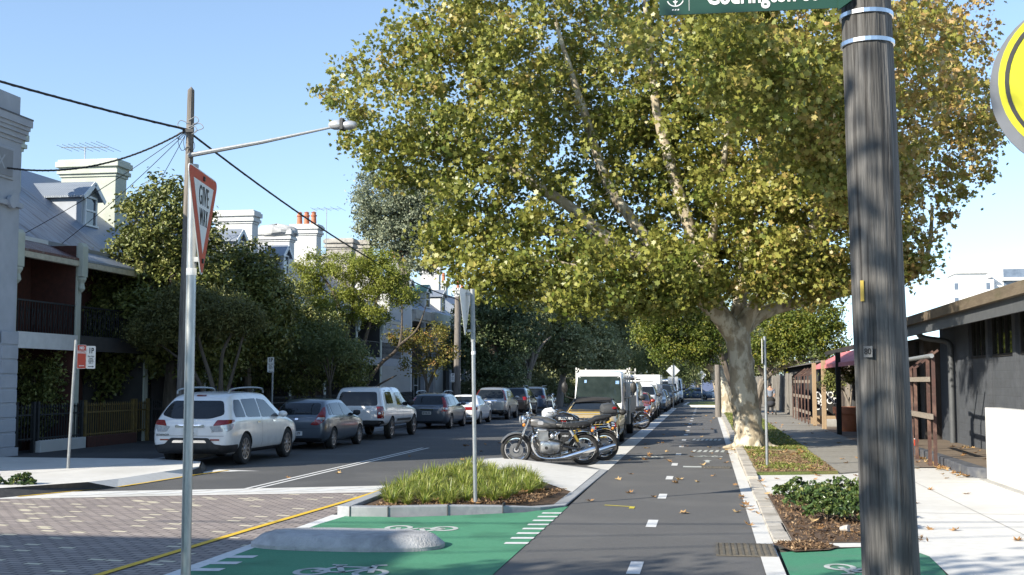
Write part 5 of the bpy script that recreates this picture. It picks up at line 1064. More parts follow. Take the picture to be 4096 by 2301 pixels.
simple('bottlebrush', (-12.9,40.3,.12), 'spiky pale green shrub catching the sun above the grey hatchback', [(-12.85,40,3.54,.4,.5),(-12.2,40,3.05,.55,.36),(-13.35,40,2.92,.5,.45),(-14.1,40,3.3,.55,.6)], 130, 34, .32, .16, 'needle', lf_willow, bark_d, fork((-13.0,40.3,0),(-13.0,40.3,1.8),.07,4,.6,1.5), twig=.01, cat='shrub')
ml = [([(-13.6,46,.1),(-13.6,46,1.6),(-14.2,46,3.5),(-14.6,46,5.2),(-15.3,46,6.3)],[.14,.13,.10,.07,.03]),([(-13.6,46,1.4),(-12.8,46,2.6),(-12.0,46,3.4),(-11.9,46,5.0)],[.09,.075,.055,.02]),([(-13.75,46,2.2),(-13.3,46,4.0),(-12.8,46,5.6)],[.09,.07,.03]),([(-14.2,46,3.5),(-13.9,46,5.2),(-14.0,46,6.3)],[.07,.05,.02]),([(-13.6,46,1.8),(-14.6,45.8,3.0),(-15.6,46,4.6),(-15.8,46,5.6)],[.08,.06,.04,.02]),([(-12.0,46,3.4),(-11.3,46,4.0),(-10.9,46,5.0)],[.05,.035,.015]),([(-13.6,46,1.0),(-13.0,46,1.7),(-12.1,46,2.2)],[.06,.05,.02])]
simple('paperbark_tree', (-13.6,46,.12), 'feathery lime green tree with open layered branches in front of the white side wall', [(-15.57,46,6.59,.85,.62),(-14.07,46,6.45,1.15,.66),(-12.75,46,5.95,.95,.62),(-14.55,46,5.05,1.28,.55),(-15.81,46,5.79,.6,.45),(-11.93,46,5.34,.63,.42),(-13.23,46,4.55,.87,.4),(-13.73,46,5.5,.95,.45),(-12.26,46,6.3,.6,.45),(-13.0,46.4,6.9,.7,.4)], 520, 60, .30, .13, 'needle', lf_lime, bark_d, ml, twig=.010, up=.6)
sm = [([(-13.4,56,.1),(-13.2,56,1.6),(-13.6,56,2.8),(-14.2,56,4.0)],[.08,.07,.05,.02]),([(-13.2,56,1.6),(-12.7,56,2.9),(-12.8,56,4.3)],[.06,.04,.02]),([(-13.25,56,1.2),(-13.0,56,2.2),(-12.3,56,3.1)],[.05,.04,.02])]
simple('young_tree', (-13.3,56,.12), 'slender young tree with orange tinged leaves left of the second timber pole', [(-13.91,56,3.76,1.11,.6),(-12.93,56,4.28,.86,.5),(-14.51,56,4.06,.69,.45),(-13.51,56,2.7,1.2,.5),(-12.34,56,3.18,.6,.6)], 150, 26, .34, .13, 'oval', lf_aut, bark_d, sm, twig=.012)
simple('ivy_tree', (-13.6,76,.12), 'ivy covered tree with round pale leaves right of the second timber pole', [(-14.91,76,6.07,1.42,2.2),(-13.34,76,6.31,1.93,2.19),(-14.38,76,3.75,1.67,1.67),(-12.04,76,5.28,1.54,1.92),(-15.96,76,4.01,1.03,1.55),(-13.2,76,2.6,1.8,1.4)], 620, 40, .5, .19, 'oval', lf_ivy, bark_d, fork((-13.6,76,0),(-13.6,76,3.2),.45,5,1.5,3.2), twig=.02)
for i,(x,y,bl,lab) in enumerate(((-14.6,98,[(-15,98,5,2.6,3),(-14,98,9.5,2.8,2.6),(-12.4,98,3.4,1.8,1.8)],'dark gum between the ivy tree and the forked gum'),(-9.6,116,[(-9.6,116,6,2.6,2.8),(-8,116,9.5,2.6,2.2)],'dark gum behind the white truck rack'),(-13.4,88,[(-14.57,88,4.73,2.0,2.2),(-13.4,88,7.6,2.3,2.0),(-16,88,4,1.8,1.8)],'dark gum with a thick trunk behind the silver SUV'),(-11.3,92,[(-12.07,92,5.65,2.1,2.6),(-10.21,92,4.5,1.8,1.9),(-11.5,92,8.6,2.4,1.8)],'dark gum with forked pale trunks behind the slate blue SUV'),(-10.6,104,[(-10.2,104,5.4,2.4,2.2),(-8.9,104,4.0,1.7,1.8),(-11,104,8.2,2.6,2.0)],'dark gum just left of the white truck cab'),(-13.0,112,[(-13,112,6.5,2.8,2.8),(-11,112,9.5,2.6,2.2)],'gum filling the gap above the black SUV'))):
    simple('gum_tree', (x,y,.12), lab, bl, 520, 42, .62, .24, 'oval', lf_euc, bark_g, fork((x,y,0),(x+.4,y,2.6),.34,5,1.8,3.6), twig=.03)
for i,(x,y,bl) in enumerate(((-12.3,135,[(-12.26,135,6.44,3.15,3.6),(-12.73,135,3.3,4.05,1.8)]),(-9.4,138,[(-9.57,138,5.4,3.14,2.9),(-8.21,138,8.2,2.69,2.4)]),(-15.2,132,[(-14.98,132,5.55,2.9,2.9),(-15,132,9,2.5,2)]),(-6.5,150,[(-6.5,150,5.5,3.2,3.4),(-5,150,8.8,3,2.2)]),(-2.5,156,[(-2.5,156,5,3.4,3.4),(-1,156,8.4,3,2.4)]),(2.2,160,[(2.2,160,4.6,3.2,3.0),(3.5,160,8,3,2.5)]),(6.5,150,[(6.5,150,5,3.2,3.2)]),(10.5,140,[(10.5,140,5,3.4,3.2)]),(-17,165,[(-17,165,11,4.5,5.5),(-17,165,5,4,4)]),(-10,170,[(-10,170,12,4.5,5.5),(-10,170,5,4.5,4)]),(-3.5,172,[(-3.5,172,11,4.2,5),(-3.5,172,5,4,4)]),(3,175,[(3,175,11.5,4.5,5.5),(3,175,5,4,4)]),(9,172,[(9,172,11,4.2,5)]),(-1,142,[(-1,142,4.6,2.6,2.6),(-3.5,142,6.5,2.4,2.2)]),(2.6,138,[(2.6,138,5,2.4,2.4)]))):
    simple('far_tree', (x,y,0), ('round grey green tree closing the view at the far end of the street','tall olive tree closing the view at the far end of the street')[i % 2], bl, 300, 32, .85, .30, 'oval', lf_bg, bark_g, fork((x,y,0),(x,y,3),.4,4,2,3), group='trees at the far end of the street', twig=.04)
simple('weeping_tree', (-3.6,118,0), 'pale green weeping tree hanging over the far parked vans', [(-4.48,118,4.6,1.95,1.9),(-6.04,118,3.9,1.56,1.5),(-2.35,118,5.0,1.36,2.0),(-3.33,118,4.2,1.95,1.3),(-1.4,118,3.6,1.16,1.6)], 420, 34, .3, .24, 'needle', lf_willow, bark_g, fork((-3.6,118,0),(-3.6,118,3.0),.35,5,2.0,2.6), twig=.02, gauss=.5, sag_=.8)
simple('poplar_tree', (-18.4,70,.12), 'tall airy silver leaved tree behind the plane tree, over the chimneys', [(-19.3,70,13.3,1.9,2.1),(-18.43,70,10.87,1.5,1.5),(-20.2,70,11.64,1.0,1.3),(-17.45,70,12.55,1.5,2.66),(-16.93,70,9.63,1.2,1.44),(-16.2,70,13,1.6,2.2)], 850, 40, .5, .175, 'oval', lf_silver, bark_g, fork((-18,71,0),(-18,70.5,8.0),.3,6,2.0,4.5), twig=.015)
simple('garden_shrub', (-18.0,30.2,.12), 'leafy dark shrub behind the iron fence at the far left', [(-17.99,30.2,2.1,.71,.6),(-18.48,30.2,2.5,.33,.38),(-17.6,30.2,2.4,.38,.38),(-18,30.2,1.2,.8,.8)], 150, 30, .24, .10, 'oval', lf_dark, bark_d, fork((-18,30.2,0),(-18,30.2,1.0),.06,4,.4,1.2), twig=.008, cat='shrub')
for k,(x,y) in enumerate(((-14.8,84),(-13.9,95),(-13.2,108),(-12.6,120),(-9.5,128))):
    simple('garden_shrub', (x,y,.12), ('low dark bush behind the silver SUV','low bush behind the black SUV','low bush behind the slate blue SUV','far low bush left of the white truck','far low bush behind the white truck rack')[k], [(x,y,1.5,2.2,1.5),(x+1.4,y+1,1.0,1.5,1.1),(x-1.6,y+1,1.2,1.5,1.2)], 260, 34, .5, .22, 'oval', lf_euc, bark_d, fork((x,y,0),(x,y,.8),.1,4,1.2,1.2), twig=.015, cat='shrub')
# street tree just out of view, behind and left of the camera: dapples the timber pole
simple('street_tree', (-5.2,-2.4,0), 'street tree beside the camera, outside the picture', [(-5.2,.8,7.2,1.4,1.2),(-6.4,-.6,7.6,1.6,1.3),(-7.6,-2,7,1.7,1.3),(-6.4,3.3,7,1.3,1.1)], 72, 26, .5, .2, 'oval', lf_plane, bark_p, fork((-5.2,-2.4,0),(-5.2,-2.2,4),.3,6,2.0,3.0), twig=.02)
simple('street_tree', (-11.2,1.2,0), 'street tree beside the corner building outside the picture', [(-11.3,1.5,7.0,1.7,1.3),(-12.2,.2,7.4,1.7,1.3),(-10.6,.2,6.6,1.3,1.0)], 200, 34, .5, .2, 'oval', lf_plane, bark_p, fork((-11.2,1.2,0),(-11.2,1.2,4),.25,6,1.2,2.6), twig=.02)
# ================================================================== TERRACES ON THE LEFT
r_pale = mat('pale_blue_render', (.43,.455,.50), (.38,.405,.45), 3, .85, bump=.15, bscale=40, c3=(.33,.35,.39), s3=.6)
r_white = mat('white_render', (.60,.60,.585), (.53,.53,.515), 2.5, .85, bump=.15, bscale=30, c3=(.55,.55,.53), s3=.7)
r_cream = mat('pale_green_render', (.50,.525,.455), (.43,.455,.39), 2.5, .85, bump=.2, bscale=30, c3=(.40,.42,.36), s3=1.1)
r_grey = mat('grey_render', (.30,.31,.33), (.26,.27,.285), 3, .85, bump=.15, bscale=30)
r_red = mat('dull_red_brick', (.085,.03,.022), (.06,.024,.018), 8, .9, bump=.3)
r_brown = mat('ochre_render', (.13,.085,.055), (.10,.068,.045), 4, .9)
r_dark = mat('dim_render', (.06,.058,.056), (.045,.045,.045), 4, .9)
wpaint = mat('white_joinery', (.70,.71,.71), (.62,.63,.63), 5, .5)
glz = mat('house_glass', (.03,.04,.05), (.05,.06,.07), 2, .05, spec=.8)
ironm = mat('black_iron', (.018,.02,.022), (.03,.032,.034), 10, .6, .3)
terra = mat('terracotta', (.46,.17,.085), (.38,.135,.07), 5, .8, bump=.2, c3=(.30,.13,.08), s3=2)
clay_old = mat('old_chimney_render', (.42,.40,.36), (.33,.31,.28), 4, .9, bump=.4, c3=(.22,.20,.18), s3=2)
tarp = mat('grey_tarpaulin', (.46,.46,.44), (.35,.35,.345), 4, .5, bump=1., bscale=7)
def tin(name, a, b, rust=None, axis='Y'):
    m = mat(name, a, b, 2.2, .42, .25, stretch=(.5,5,.5), c3=rust, s3=1.6)
    n, l = m.node_tree.nodes, m.node_tree.links; tc = n.new('ShaderNodeTexCoord'); wv = n.new('ShaderNodeTexWave'); wv.wave_type = 'BANDS'; wv.bands_direction = axis; wv.inputs['Scale'].default_value = 5.0
    l.new(tc.outputs['Object'], wv.inputs[0]); bp = n.new('ShaderNodeBump'); bp.inputs['Distance'].default_value = .015; bp.inputs['Strength'].default_value = .7
    l.new(wv.outputs[1], bp.inputs['Height']); l.new(bp.outputs[0], n['Principled BSDF'].inputs['Normal']); return m
tin_b = tin('blue_grey_iron_roof', (.25,.285,.34), (.20,.23,.285)); tin_r = tin('streaked_iron_roof', (.33,.36,.40), (.24,.24,.26), (.13,.095,.08)); tin_v = tin('rusty_verandah_iron', (.10,.035,.03), (.16,.07,.055), (.2,.18,.17))
tin_d = tin('dormer_iron', (.28,.31,.35), (.23,.26,.30), axis='X'); tin_g = tin('green_iron_roof', (.10,.22,.15), (.14,.27,.19))
XF, XW, XR = -17.2, -18.6, -22.9        # verandah front, house wall, ridge
ZE, ZR = 6.05, 9.15
def rz_(x): return ZE+(XW-x)*(ZR-ZE)/(XW-XR)
def window(t, x, y0, y1, z0, z1, fm=wpaint, sashes=True):
    mb = MB(); f = .07
    mb.box(x-.03,x+.05,y0,y0+f,z0,z1).box(x-.03,x+.05,y1-f,y1,z0,z1).box(x-.03,x+.05,y0+f,y1-f,z1-f,z1).box(x-.03,x+.09,y0-.05,y1+.05,z0-.06,z0+.002)
    if sashes: mb.box(x-.02,x+.04,y0+f,y1-f,(z0+z1)/2-.03,(z0+z1)/2+.03)
    w = mb.build('window', fm, t); MB().box(x-.02,x+.0,y0+f,y1-f,z0+.002,z1-f).build('pane', glz, w); return w
def chimney(t, x0, x1, y, zb, zt, m, th=.75, pots=0, tarped=False):
    mb = MB().box(x0,x1,y,y+th,zb,zt-.62)
    ch = mb.build('chimney', m, t); k = MB()
    for dz, h, o in ((-.62,.10,.05),(-.52,.14,.12),(-.38,.10,.07),(-.28,.2,.16),(-.08,.08,.10)): k.box(x0-o,x1+o,y-o,y+th+o,zt+dz,zt+dz+h)
    k.build('chimney_cap', m, ch, bevel=.015)
    for i in range(pots):
        px = x0+(x1-x0)*(i+.75)/(pots+.5); MB().lathe([(.17,0),(.15,.1),(.13,.45),(.17,.48),(.17,.54),(.12,.56),(.12,.66),(.15,.68),(.04,.74)], (px,y+th/2,zt), n=14).build('chimney_pot', terra, ch, smooth=True)
    if tarped:
        q = MB().ball(((x0+x1)/2,y+th/2,zt-.12), ((x1-x0)/2+.35,th/2+.3,.42), 16, 9); q.v = [(a+rnd.uniform(-.07,.07),b+rnd.uniform(-.07,.07),max(c+rnd.uniform(-.06,.06), zt-.45)) for a,b,c in q.v]; q.build('tarpaulin', tarp, ch)
    return ch
def dormer(t, yc, w=1.0, zs=7.1, hw=1.0, wall=r_pale, roofm=tin_d, x=-20.0):
    y0, y1 = yc-w/2, yc+w/2; zt = zs+hw; xb = x-2.4; g = .42
    d = MB().box(xb,x,y0,y1,zs-.35,zt).add([(x,y0,zt),(x,y1,zt),(x,yc,zt+g),(xb-.6,y0,zt),(xb-.6,y1,zt),(xb-.6,yc,zt+g)],[(0,1,2),(3,5,4),(0,2,5,3),(1,4,5,2),(0,3,4,1)]).build('dormer', wall, t)
    o = .16; mb = MB()
    for ys in (-1,1):
        ye = yc+ys*(w/2+o); ze = zt-o*g/(w/2)*1.0
        mb.add([(x+.18,ye,ze),(x+.18,yc,zt+g),(xb-.7,yc,zt+g),(xb-.7,ye,ze),(x+.18,ye,ze+.06),(x+.18,yc,zt+g+.06),(xb-.7,yc,zt+g+.06),(xb-.7,ye,ze+.06)],[(3,2,1,0),(4,5,6,7),(0,1,5,4),(2,3,7,6),(0,4,7,3),(1,2,6,5)])
    mb.build('dormer_roof', roofm, d)
    mb = MB()
    for ys in (-1,1): mb.bar((x+.19,yc+ys*(w/2+o),zt-o*g/(w/2)-.02),(x+.19,yc,zt+g-.02),.03,.16)
    mb.build('bargeboard', wpaint, d)
    window(d, x+.02, y0+.14, y1-.14, zs-.02, zt-.02)
def wingwall(t, y, m, z0=0, th=.24, side=None):
    w_ = MB().box(XW,XF-.06,y-th/2,y+th/2,z0,5.72).build('wing_wall', side or m, t); mb = MB().box(XF-.06,XF,y-th/2,y+th/2,z0,5.72); mb.ext([(0,0),(.16,0),(.16,.85),(.10,.95),(.0,.95)], (XF,y+th/2+.03,4.85), (1,0,0), (0,0,1), (0,-1,0), th+.06)
    mb.lathe([(.02,0),(.1,.1),(.07,.25),(.13,.36),(.13,.42)], (XF+.06,y,4.42), n=10)
    return mb.build('wing_wall_end', m, w_, bevel=.012)
def railing(t, y0, y1, x, z, h=.92, m=ironm):
    mb = MB().bar((x,y0,z+h),(x,y1,z+h),.05,.04).bar((x,y0,z+.1),(x,y1,z+.1),.03,.03); n = int((y1-y0)/.13)
    for i in range(n+1):
        y = y0+(y1-y0)*i/n; mb.box(x-.009,x+.009,y-.009,y+.009,z,z+h)
        if i < n and i % 2 == 0: mb.tube([(x,y+.02,z+.62),(x,y+.065,z+.74),(x,y+.11,z+.62),(x,y+.065,z+.3)], .008, 4)
    return mb.build('balcony_railing', m, t)
def terrace(y0, y1, label, wall, ver=tin_v, roof=tin_b, balcony=True, wing=r_cream, trimm=wpaint, chim=None, dorm=None, lower=r_dark, gutter=wpaint):
    t = thing('terrace_house', (XW-2,(y0+y1)/2,0), label, 'house'); e = .004
    MB().box(XR,XW,y0+e,y1-e,0,ZE-.05).build('wall', wall, t)
    MB().add([(XW+.3,y0+e,rz_(XW+.3)),(XW+.3,y1-e,rz_(XW+.3)),(XR,y1-e,ZR),(XR,y0+e,ZR),(XR-4.2,y0+e,ZR-3),(XR-4.2,y1-e,ZR-3),(XW+.3,y0+e,rz_(XW+.3)-.12),(XW+.3,y1-e,rz_(XW+.3)-.12),(XR,y1-e,ZR-.14),(XR,y0+e,ZR-.14),(XR-4.2,y0+e,ZR-3.14),(XR-4.2,y1-e,ZR-3.14)],
        [(0,1,2,3),(3,2,5,4),(7,6,9,8),(8,9,10,11),(0,6,7,1),(4,5,11,10),(1,7,8,2),(2,8,11,5),(6,0,3,9),(9,3,4,10)]).build('roof', roof, t)
    MB().box(XW+.3,XW+.42,y0,y1,ZE-.32,ZE-.16).build('gutter', gutter, t)
    wingwall(t, y0, wing, side=wall)
    # verandah roof, beam, balcony floor, rail
    MB().add([(XW,y0+.12,5.95),(XW,y1-.12,5.95),(XF+.05,y1-.12,5.36),(XF+.05,y0+.12,5.36),(XW,y0+.12,5.89),(XW,y1-.12,5.89),(XF+.05,y1-.12,5.30),(XF+.05,y0+.12,5.30)],[(0,3,2,1),(4,5,6,7),(3,7,6,2),(0,4,7,3),(1,2,6,5),(0,1,5,4)]).build('verandah_roof', ver, t)
    MB().box(XF-.08,XF+.06,y0+.12,y1-.12,5.14,5.29).build('verandah_beam', mat('cream_beam', (.50,.46,.36), (.38,.34,.26), 8, .7), t)
    if balcony:
        MB().box(XW,XF,y0+.12,y1-.12,2.98,3.12).box(XF-.02,XF+.06,y0+.12,y1-.12,2.80,3.22).build('balcony_floor', trimm, t); railing(t, y0+.14, y1-.14, XF-.06, 3.12)
    window(t, XW+.01, y0+.9, y0+1.9, 3.3, 5.1, wpaint); window(t, XW+.01, y0+.8, y0+1.8, .9, 2.5, wpaint)
    d = MB().box(XW,XW+.05,y1-1.3,y1-.4,.1,2.4).build('door', lower, t)
    if chim: chimney(t, *chim[:6], **chim[6])
    if dorm: dormer(t, dorm[0], **dorm[1])
    return t
# corner building at the far left
t = thing('corner_building', (-20,23.7,0), 'pale blue rendered corner building with a heavy cornice at the far left', 'building')
MB().box(-27,-17.05,19.3,27.45,0,8.35).box(-17.06,-16.98,26.6,27.47,0,2.9).build('wall', r_pale, t)
mb = MB()
for z0,z1,o in ((7.95,8.05,.03),(8.05,8.18,.08),(8.18,8.28,.12),(8.38,8.56,.19),(8.28,8.38,.15)): mb.box(-27,-17.05+o,20.3-o,27.45+o,z0,z1)
mb.build('cornice', r_pale, t); MB().box(-27,-16.85,20.1,27.65,8.56,8.60).build('cornice_flashing', mat('lead_flashing', (.06,.062,.07), (.09,.09,.1), 4, .6), t); MB().box(-27,-17.05,20.4,27.35,8.60,9.12).build('parapet', r_pale, t)
mb = MB().box(-17.05,-17.0,25.9,27.1,6.95,7.75); mb.build('panel', r_pale, t, bevel=.02); MB().box(-17.0,-16.98,26.0,27.0,7.02,7.68).build('panel_inset', r_grey, t); text('panel_monogram', 'X', .5, (-16.978,26.5,7.33), (0,1,0), (0,0,1), r_pale, t)
MB().box(-17.05,-16.95,20.3,27.46,6.30,6.42).lathe([(.16,0),(.16,.1)], (-16.99,26.95,6.40), 'x', 16).build('string_course', r_pale, t)
MB().tube([(-16.95,26.1,7.9),(-16.95,26.1,2.4),(-16.95,26.1,.2)], .05, 8).build('downpipe', r_pale, t)
mb = MB()
for k in range(8): mb.box(-17.0,-16.955,26.75,27.46,.35+k*.36,.66+k*.36)
mb.build('quoins', r_pale, t, bevel=.01); MB().box(-17.05,-16.9,20.3,27.5,0,.32).build('plinth', r_pale, t)
chimney(t, -21.9, -21.1, 33.3, 6.5, 9.75, r_cream, th=.7)
window(t, -17.04, 23.6, 24.9, 3.6, 5.8)
H = [(27.6,30.75,'narrow terrace with a rusty red verandah roof and iron balcony beside the corner building',r_red,dict(ver=tin_v,roof=tin_r,wing=r_cream)),
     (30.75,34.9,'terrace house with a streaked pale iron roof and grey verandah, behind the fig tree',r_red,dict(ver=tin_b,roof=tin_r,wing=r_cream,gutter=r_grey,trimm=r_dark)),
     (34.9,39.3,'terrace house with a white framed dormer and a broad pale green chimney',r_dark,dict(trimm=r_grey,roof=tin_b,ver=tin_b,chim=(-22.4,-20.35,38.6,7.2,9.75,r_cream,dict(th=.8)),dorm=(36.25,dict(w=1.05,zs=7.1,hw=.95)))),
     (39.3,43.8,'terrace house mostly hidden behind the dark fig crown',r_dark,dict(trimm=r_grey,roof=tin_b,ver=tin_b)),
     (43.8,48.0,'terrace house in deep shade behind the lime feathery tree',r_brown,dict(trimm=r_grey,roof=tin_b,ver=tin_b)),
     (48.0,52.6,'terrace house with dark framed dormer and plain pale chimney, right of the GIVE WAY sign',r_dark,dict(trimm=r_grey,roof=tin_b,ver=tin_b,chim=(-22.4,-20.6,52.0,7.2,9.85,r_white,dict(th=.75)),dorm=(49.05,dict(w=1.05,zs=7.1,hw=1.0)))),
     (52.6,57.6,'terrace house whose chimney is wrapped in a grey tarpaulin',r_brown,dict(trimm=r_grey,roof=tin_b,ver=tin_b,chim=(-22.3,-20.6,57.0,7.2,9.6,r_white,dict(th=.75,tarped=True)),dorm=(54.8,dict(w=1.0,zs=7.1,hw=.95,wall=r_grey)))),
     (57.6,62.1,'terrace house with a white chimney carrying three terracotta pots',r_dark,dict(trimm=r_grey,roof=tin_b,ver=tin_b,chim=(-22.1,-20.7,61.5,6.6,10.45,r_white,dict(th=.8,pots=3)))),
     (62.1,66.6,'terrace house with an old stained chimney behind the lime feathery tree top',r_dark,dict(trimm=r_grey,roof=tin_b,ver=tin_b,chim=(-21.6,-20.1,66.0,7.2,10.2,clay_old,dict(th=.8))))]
for y0,y1,lab,wl,kw in H: terrace(y0,y1,lab,wl,**kw)
# second block: white side wall with a raking top, then a verandah row
t = thing('terrace_house', (-20,72.5,0), 'terrace house with a tall bare white side wall half in shade', 'house')
MB().ext([(-9.0,0),(0,0),(0,6.9),(-.6,7.0),(-4.8,9.9),(-9,7.6)], (-17.45,69.6,0), (1,0,0), (0,0,1), (0,1,0), .3).build('side_wall', r_white, t)
MB().ext([(-.9,6.95),(-.6,6.93),(-4.8,9.83),(-9,7.53),(-9,7.72),(-4.8,10.05),(-.5,7.1)], (-17.45,69.55,0), (1,0,0), (0,0,1), (0,1,0), .45).build('wall_coping', clay_old, t)
MB().box(-25,-18.9,69.9,75,0,6.2).build('wall', r_dark, t)
MB().add([(-18.4,69.9,6.4),(-18.4,75,6.4),(-22.3,75,9.3),(-22.3,69.9,9.3),(-26,69.9,6.8),(-26,75,6.8)],[(0,1,2,3),(3,2,5,4)]).build('roof', tin_b, t)
MB().box(-18.9,-17.3,69.9,75,5.6,5.75).box(-17.5,-17.2,69.9,75,5.75,6.3).build('verandah_beam', clay_old, t)
for yy in (72.4,74.9): MB().box(-17.5,-17.25,yy-.15,yy+.15,0,5.6).build('verandah_post', r_grey, t)
railing(t, 70, 75, -17.4, 3.0); window(t, -18.88, 71, 72.2, .9, 2.5); chimney(t, -21.6,-20.3,70.2,8.2,10.6,clay_old,th=.7)
for i,(y0,lab,rf) in enumerate(((75.0,'shaded terrace house with concrete verandah beams beyond the white side wall',tin_b),(80.0,'terrace house with a green iron dormer roof above the second timber pole',tin_g),(85.0,'far terrace house with a white chimney peeping over the ivy tree',tin_b))):
    t = thing('terrace_house', (-20,y0+2.5,0), lab, 'house'); y1 = y0+5; e = .01
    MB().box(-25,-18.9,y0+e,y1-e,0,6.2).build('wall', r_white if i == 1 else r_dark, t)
    MB().add([(-18.4,y0+e,6.4),(-18.4,y1-e,6.4),(-22.3,y1-e,9.3),(-22.3,y0+e,9.3),(-26,y0+e,6.8),(-26,y1-e,6.8)],[(0,1,2,3),(3,2,5,4)]).build('roof', tin_b, t)
    MB().box(-18.9,-17.3,y0+.02,y1-.02,5.6,5.75).box(-17.5,-17.2,y0+.02,y1-.02,5.75,6.4).build('verandah_beam', r_cream if i == 0 else clay_old, t)
    for yy in (y0+.2,y1-.2): MB().box(-17.5,-17.25,yy-.15,yy+.15,0,5.6).build('verandah_post', r_grey, t)
    railing(t, y0+.1, y1-.1, -17.4, 3.0); dormer(t, y0+2, w=1.5, zs=7.2, hw=1.1, wall=r_white, roofm=rf, x=-19.4); window(t, -18.88, y0+1, y0+2.2, .9, 2.5)
    if i != 1: chimney(t, -21.6,-20.2,y0+4.2,7.5,10.8 if i else 10.4,r_white,th=.7,pots=2)
# house with lit tops behind, across the far corner
t = thing('terrace_house', (-21,104,0), 'distant grey row house half lost behind the far gums', 'house')
MB().box(-26,-19,96,118,0,7).build('wall', r_grey, t); MB().add([(-18.8,96,7),(-18.8,118,7),(-22.5,118,9.6),(-22.5,96,9.6),(-26.2,118,7),(-26.2,96,7)],[(0,1,2,3),(3,2,4,5),(0,3,5),(1,4,2)]).build('roof', tin_b, t)
for yy in (98,102,106,110,114): window(t, -18.98, yy, yy+1.3, 4, 6)
for yy in (100,108): chimney(t, -23,-22,yy,8,10.6,r_white,th=.7,pots=2)
# aerials
def aerial(x, y, z, lab, h=.9, n=6, L=1.5):
    t = thing('tv_aerial', (x,y,z), lab, 'aerial'); MB().tube([(x,y,z),(x,y,z+h)], .02, 6).build('mast', galv_d, t)
    mb = MB().tube([(x-L/2,y-.1,z+h),(x+L/2,y+.1,z+h)], .014, 5)
    for i in range(n): f = -L/2+L*i/(n-1); mb.tube([(x+f,y-.45-.05*i,z+h+.03),(x+f+.1,y+.45+.05*i,z+h-.03)], .008, 4)
    mb.build('elements', galv_d, t); return t
aerial(-21.7, 38.9, 9.7, 'spidery television aerial on the broad pale green chimney', .55, 8, 1.7); aerial(-20.9, 63.8, 8.4, 'tall thin aerial mast right of the terracotta pots', 3.2, 5, 1.6)
aerial(-20.4, 70.6, 9.2, 'tall thin mast at the edge of the silver leaved tree', 2.6, 4, .9); aerial(-21.5, 47.0, 8.6, 'small aerial just above the dark fig tree crown', .9, 4, 1.0)
# fences along the footpath
rail_y = mat('faded_yellow_iron', (.20,.135,.035), (.11,.08,.03), 8, .8); lowwall_w = r_white
def fence(y0, y1, label, m, base=None, h=1.15, x=-17.15):
    t = thing('iron_fence', (x,(y0+y1)/2,.12), label, 'fence'); z = .12
    if base: MB().box(x-.14,x+.14,y0,y1,.1,.42).build('low_wall', base, t, bevel=.02)
    mb = MB().bar((x,y0,z+h-.18),(x,y1,z+h-.18),.03,.04).bar((x,y0,z+.36),(x,y1,z+.36),.03,.04); n = int((y1-y0)/.13)
    for i in range(n+1): y = y0+(y1-y0)*i/n; mb.box(x-.012,x+.012,y-.012,y+.012,z+.3,z+h); mb.add([(x-.025,y-.025,z+h),(x+.025,y-.025,z+h),(x+.025,y+.025,z+h),(x-.025,y+.025,z+h),(x,y,z+h+.11)],[(0,1,4),(1,2,4),(2,3,4),(3,0,4),(3,2,1,0)])
    mb.build('pickets', m, t)
    for y in (y0+.05,y1-.05): MB().box(x-.045,x+.045,y-.045,y+.045,.1,z+h+.16).build('fence_post', m, t)
fence(27.7, 28.6, 'short black iron gate between the corner building and the white low wall', ironm)
fence(28.7, 31.0, 'black iron picket fence standing on a white painted low wall', ironm, lowwall_w)
fence(31.1, 34.0, 'faded yellow iron picket fence on a dark red low wall', rail_y, r_red)
fence(34.1, 35.0, 'yellow iron gate beside the faded yellow fence', rail_y)
fence(35.1, 44, 'black iron picket fence behind the white SUV roof', ironm, r_dark); fence(44.1, 57, 'black iron picket fence behind the white pickup canopy', ironm, r_dark); fence(57.1, 69, 'black iron picket fence behind the blue grey wagon', ironm, r_dark)
# washing on a verandah
for i,(y,c,lab) in enumerate(((41.5,(.16,.20,.42),'blue cloth hanging on a shaded verandah'),(42.0,(.22,.13,.40),'purple cloth hanging beside the blue one on the verandah'),(42.8,(.36,.22,.48),'mauve cloth hanging at the right of the verandah washing'))):
    mb = MB(); N = 8
    for k in range(N+1):
        for j in range(5): mb.v.append((-17.6+.07*math.sin(k*1.9+i)+(-.03), y-.22+.44*k/N, 2.6-1.25*j/4+.03*math.sin(k)))
    for k in range(N):
        for j in range(4): mb.f.append((k*5+j, k*5+j+1, (k+1)*5+j+1, (k+1)*5+j))
    o = mb.build('hanging_cloth', mat('cloth_%s' % ('blue','purple','mauve')[i], c, tuple(v*.7 for v in c), 6, .9), smooth=True); s_ = o.modifiers.new('s','SOLIDIFY'); s_.thickness = .02; tag(o, lab, 'cloth', 'washing on the verandah')
# low plants on the left plaza
# building out of view across the side street: its shade falls on the crossing
t = thing('corner_building', (-22,-6,0), 'two storey corner building outside the picture, left of the camera', 'building')
MB().box(-32,-15.9,-16,1.65,0,9.0).build('wall', r_cream, t); MB().box(-32.2,-15.7,-16.2,1.85,9.0,9.35).build('parapet', r_cream, t, bevel=.05)
for yy in (-12,-8,-4,-1): window(t, -15.89, yy, yy+1.2, 4.8, 7)
for xx in (-29,-25,-21): w = MB().box(xx,xx+1.2,1.64,1.68,4.8,7).build('window', glz, t)
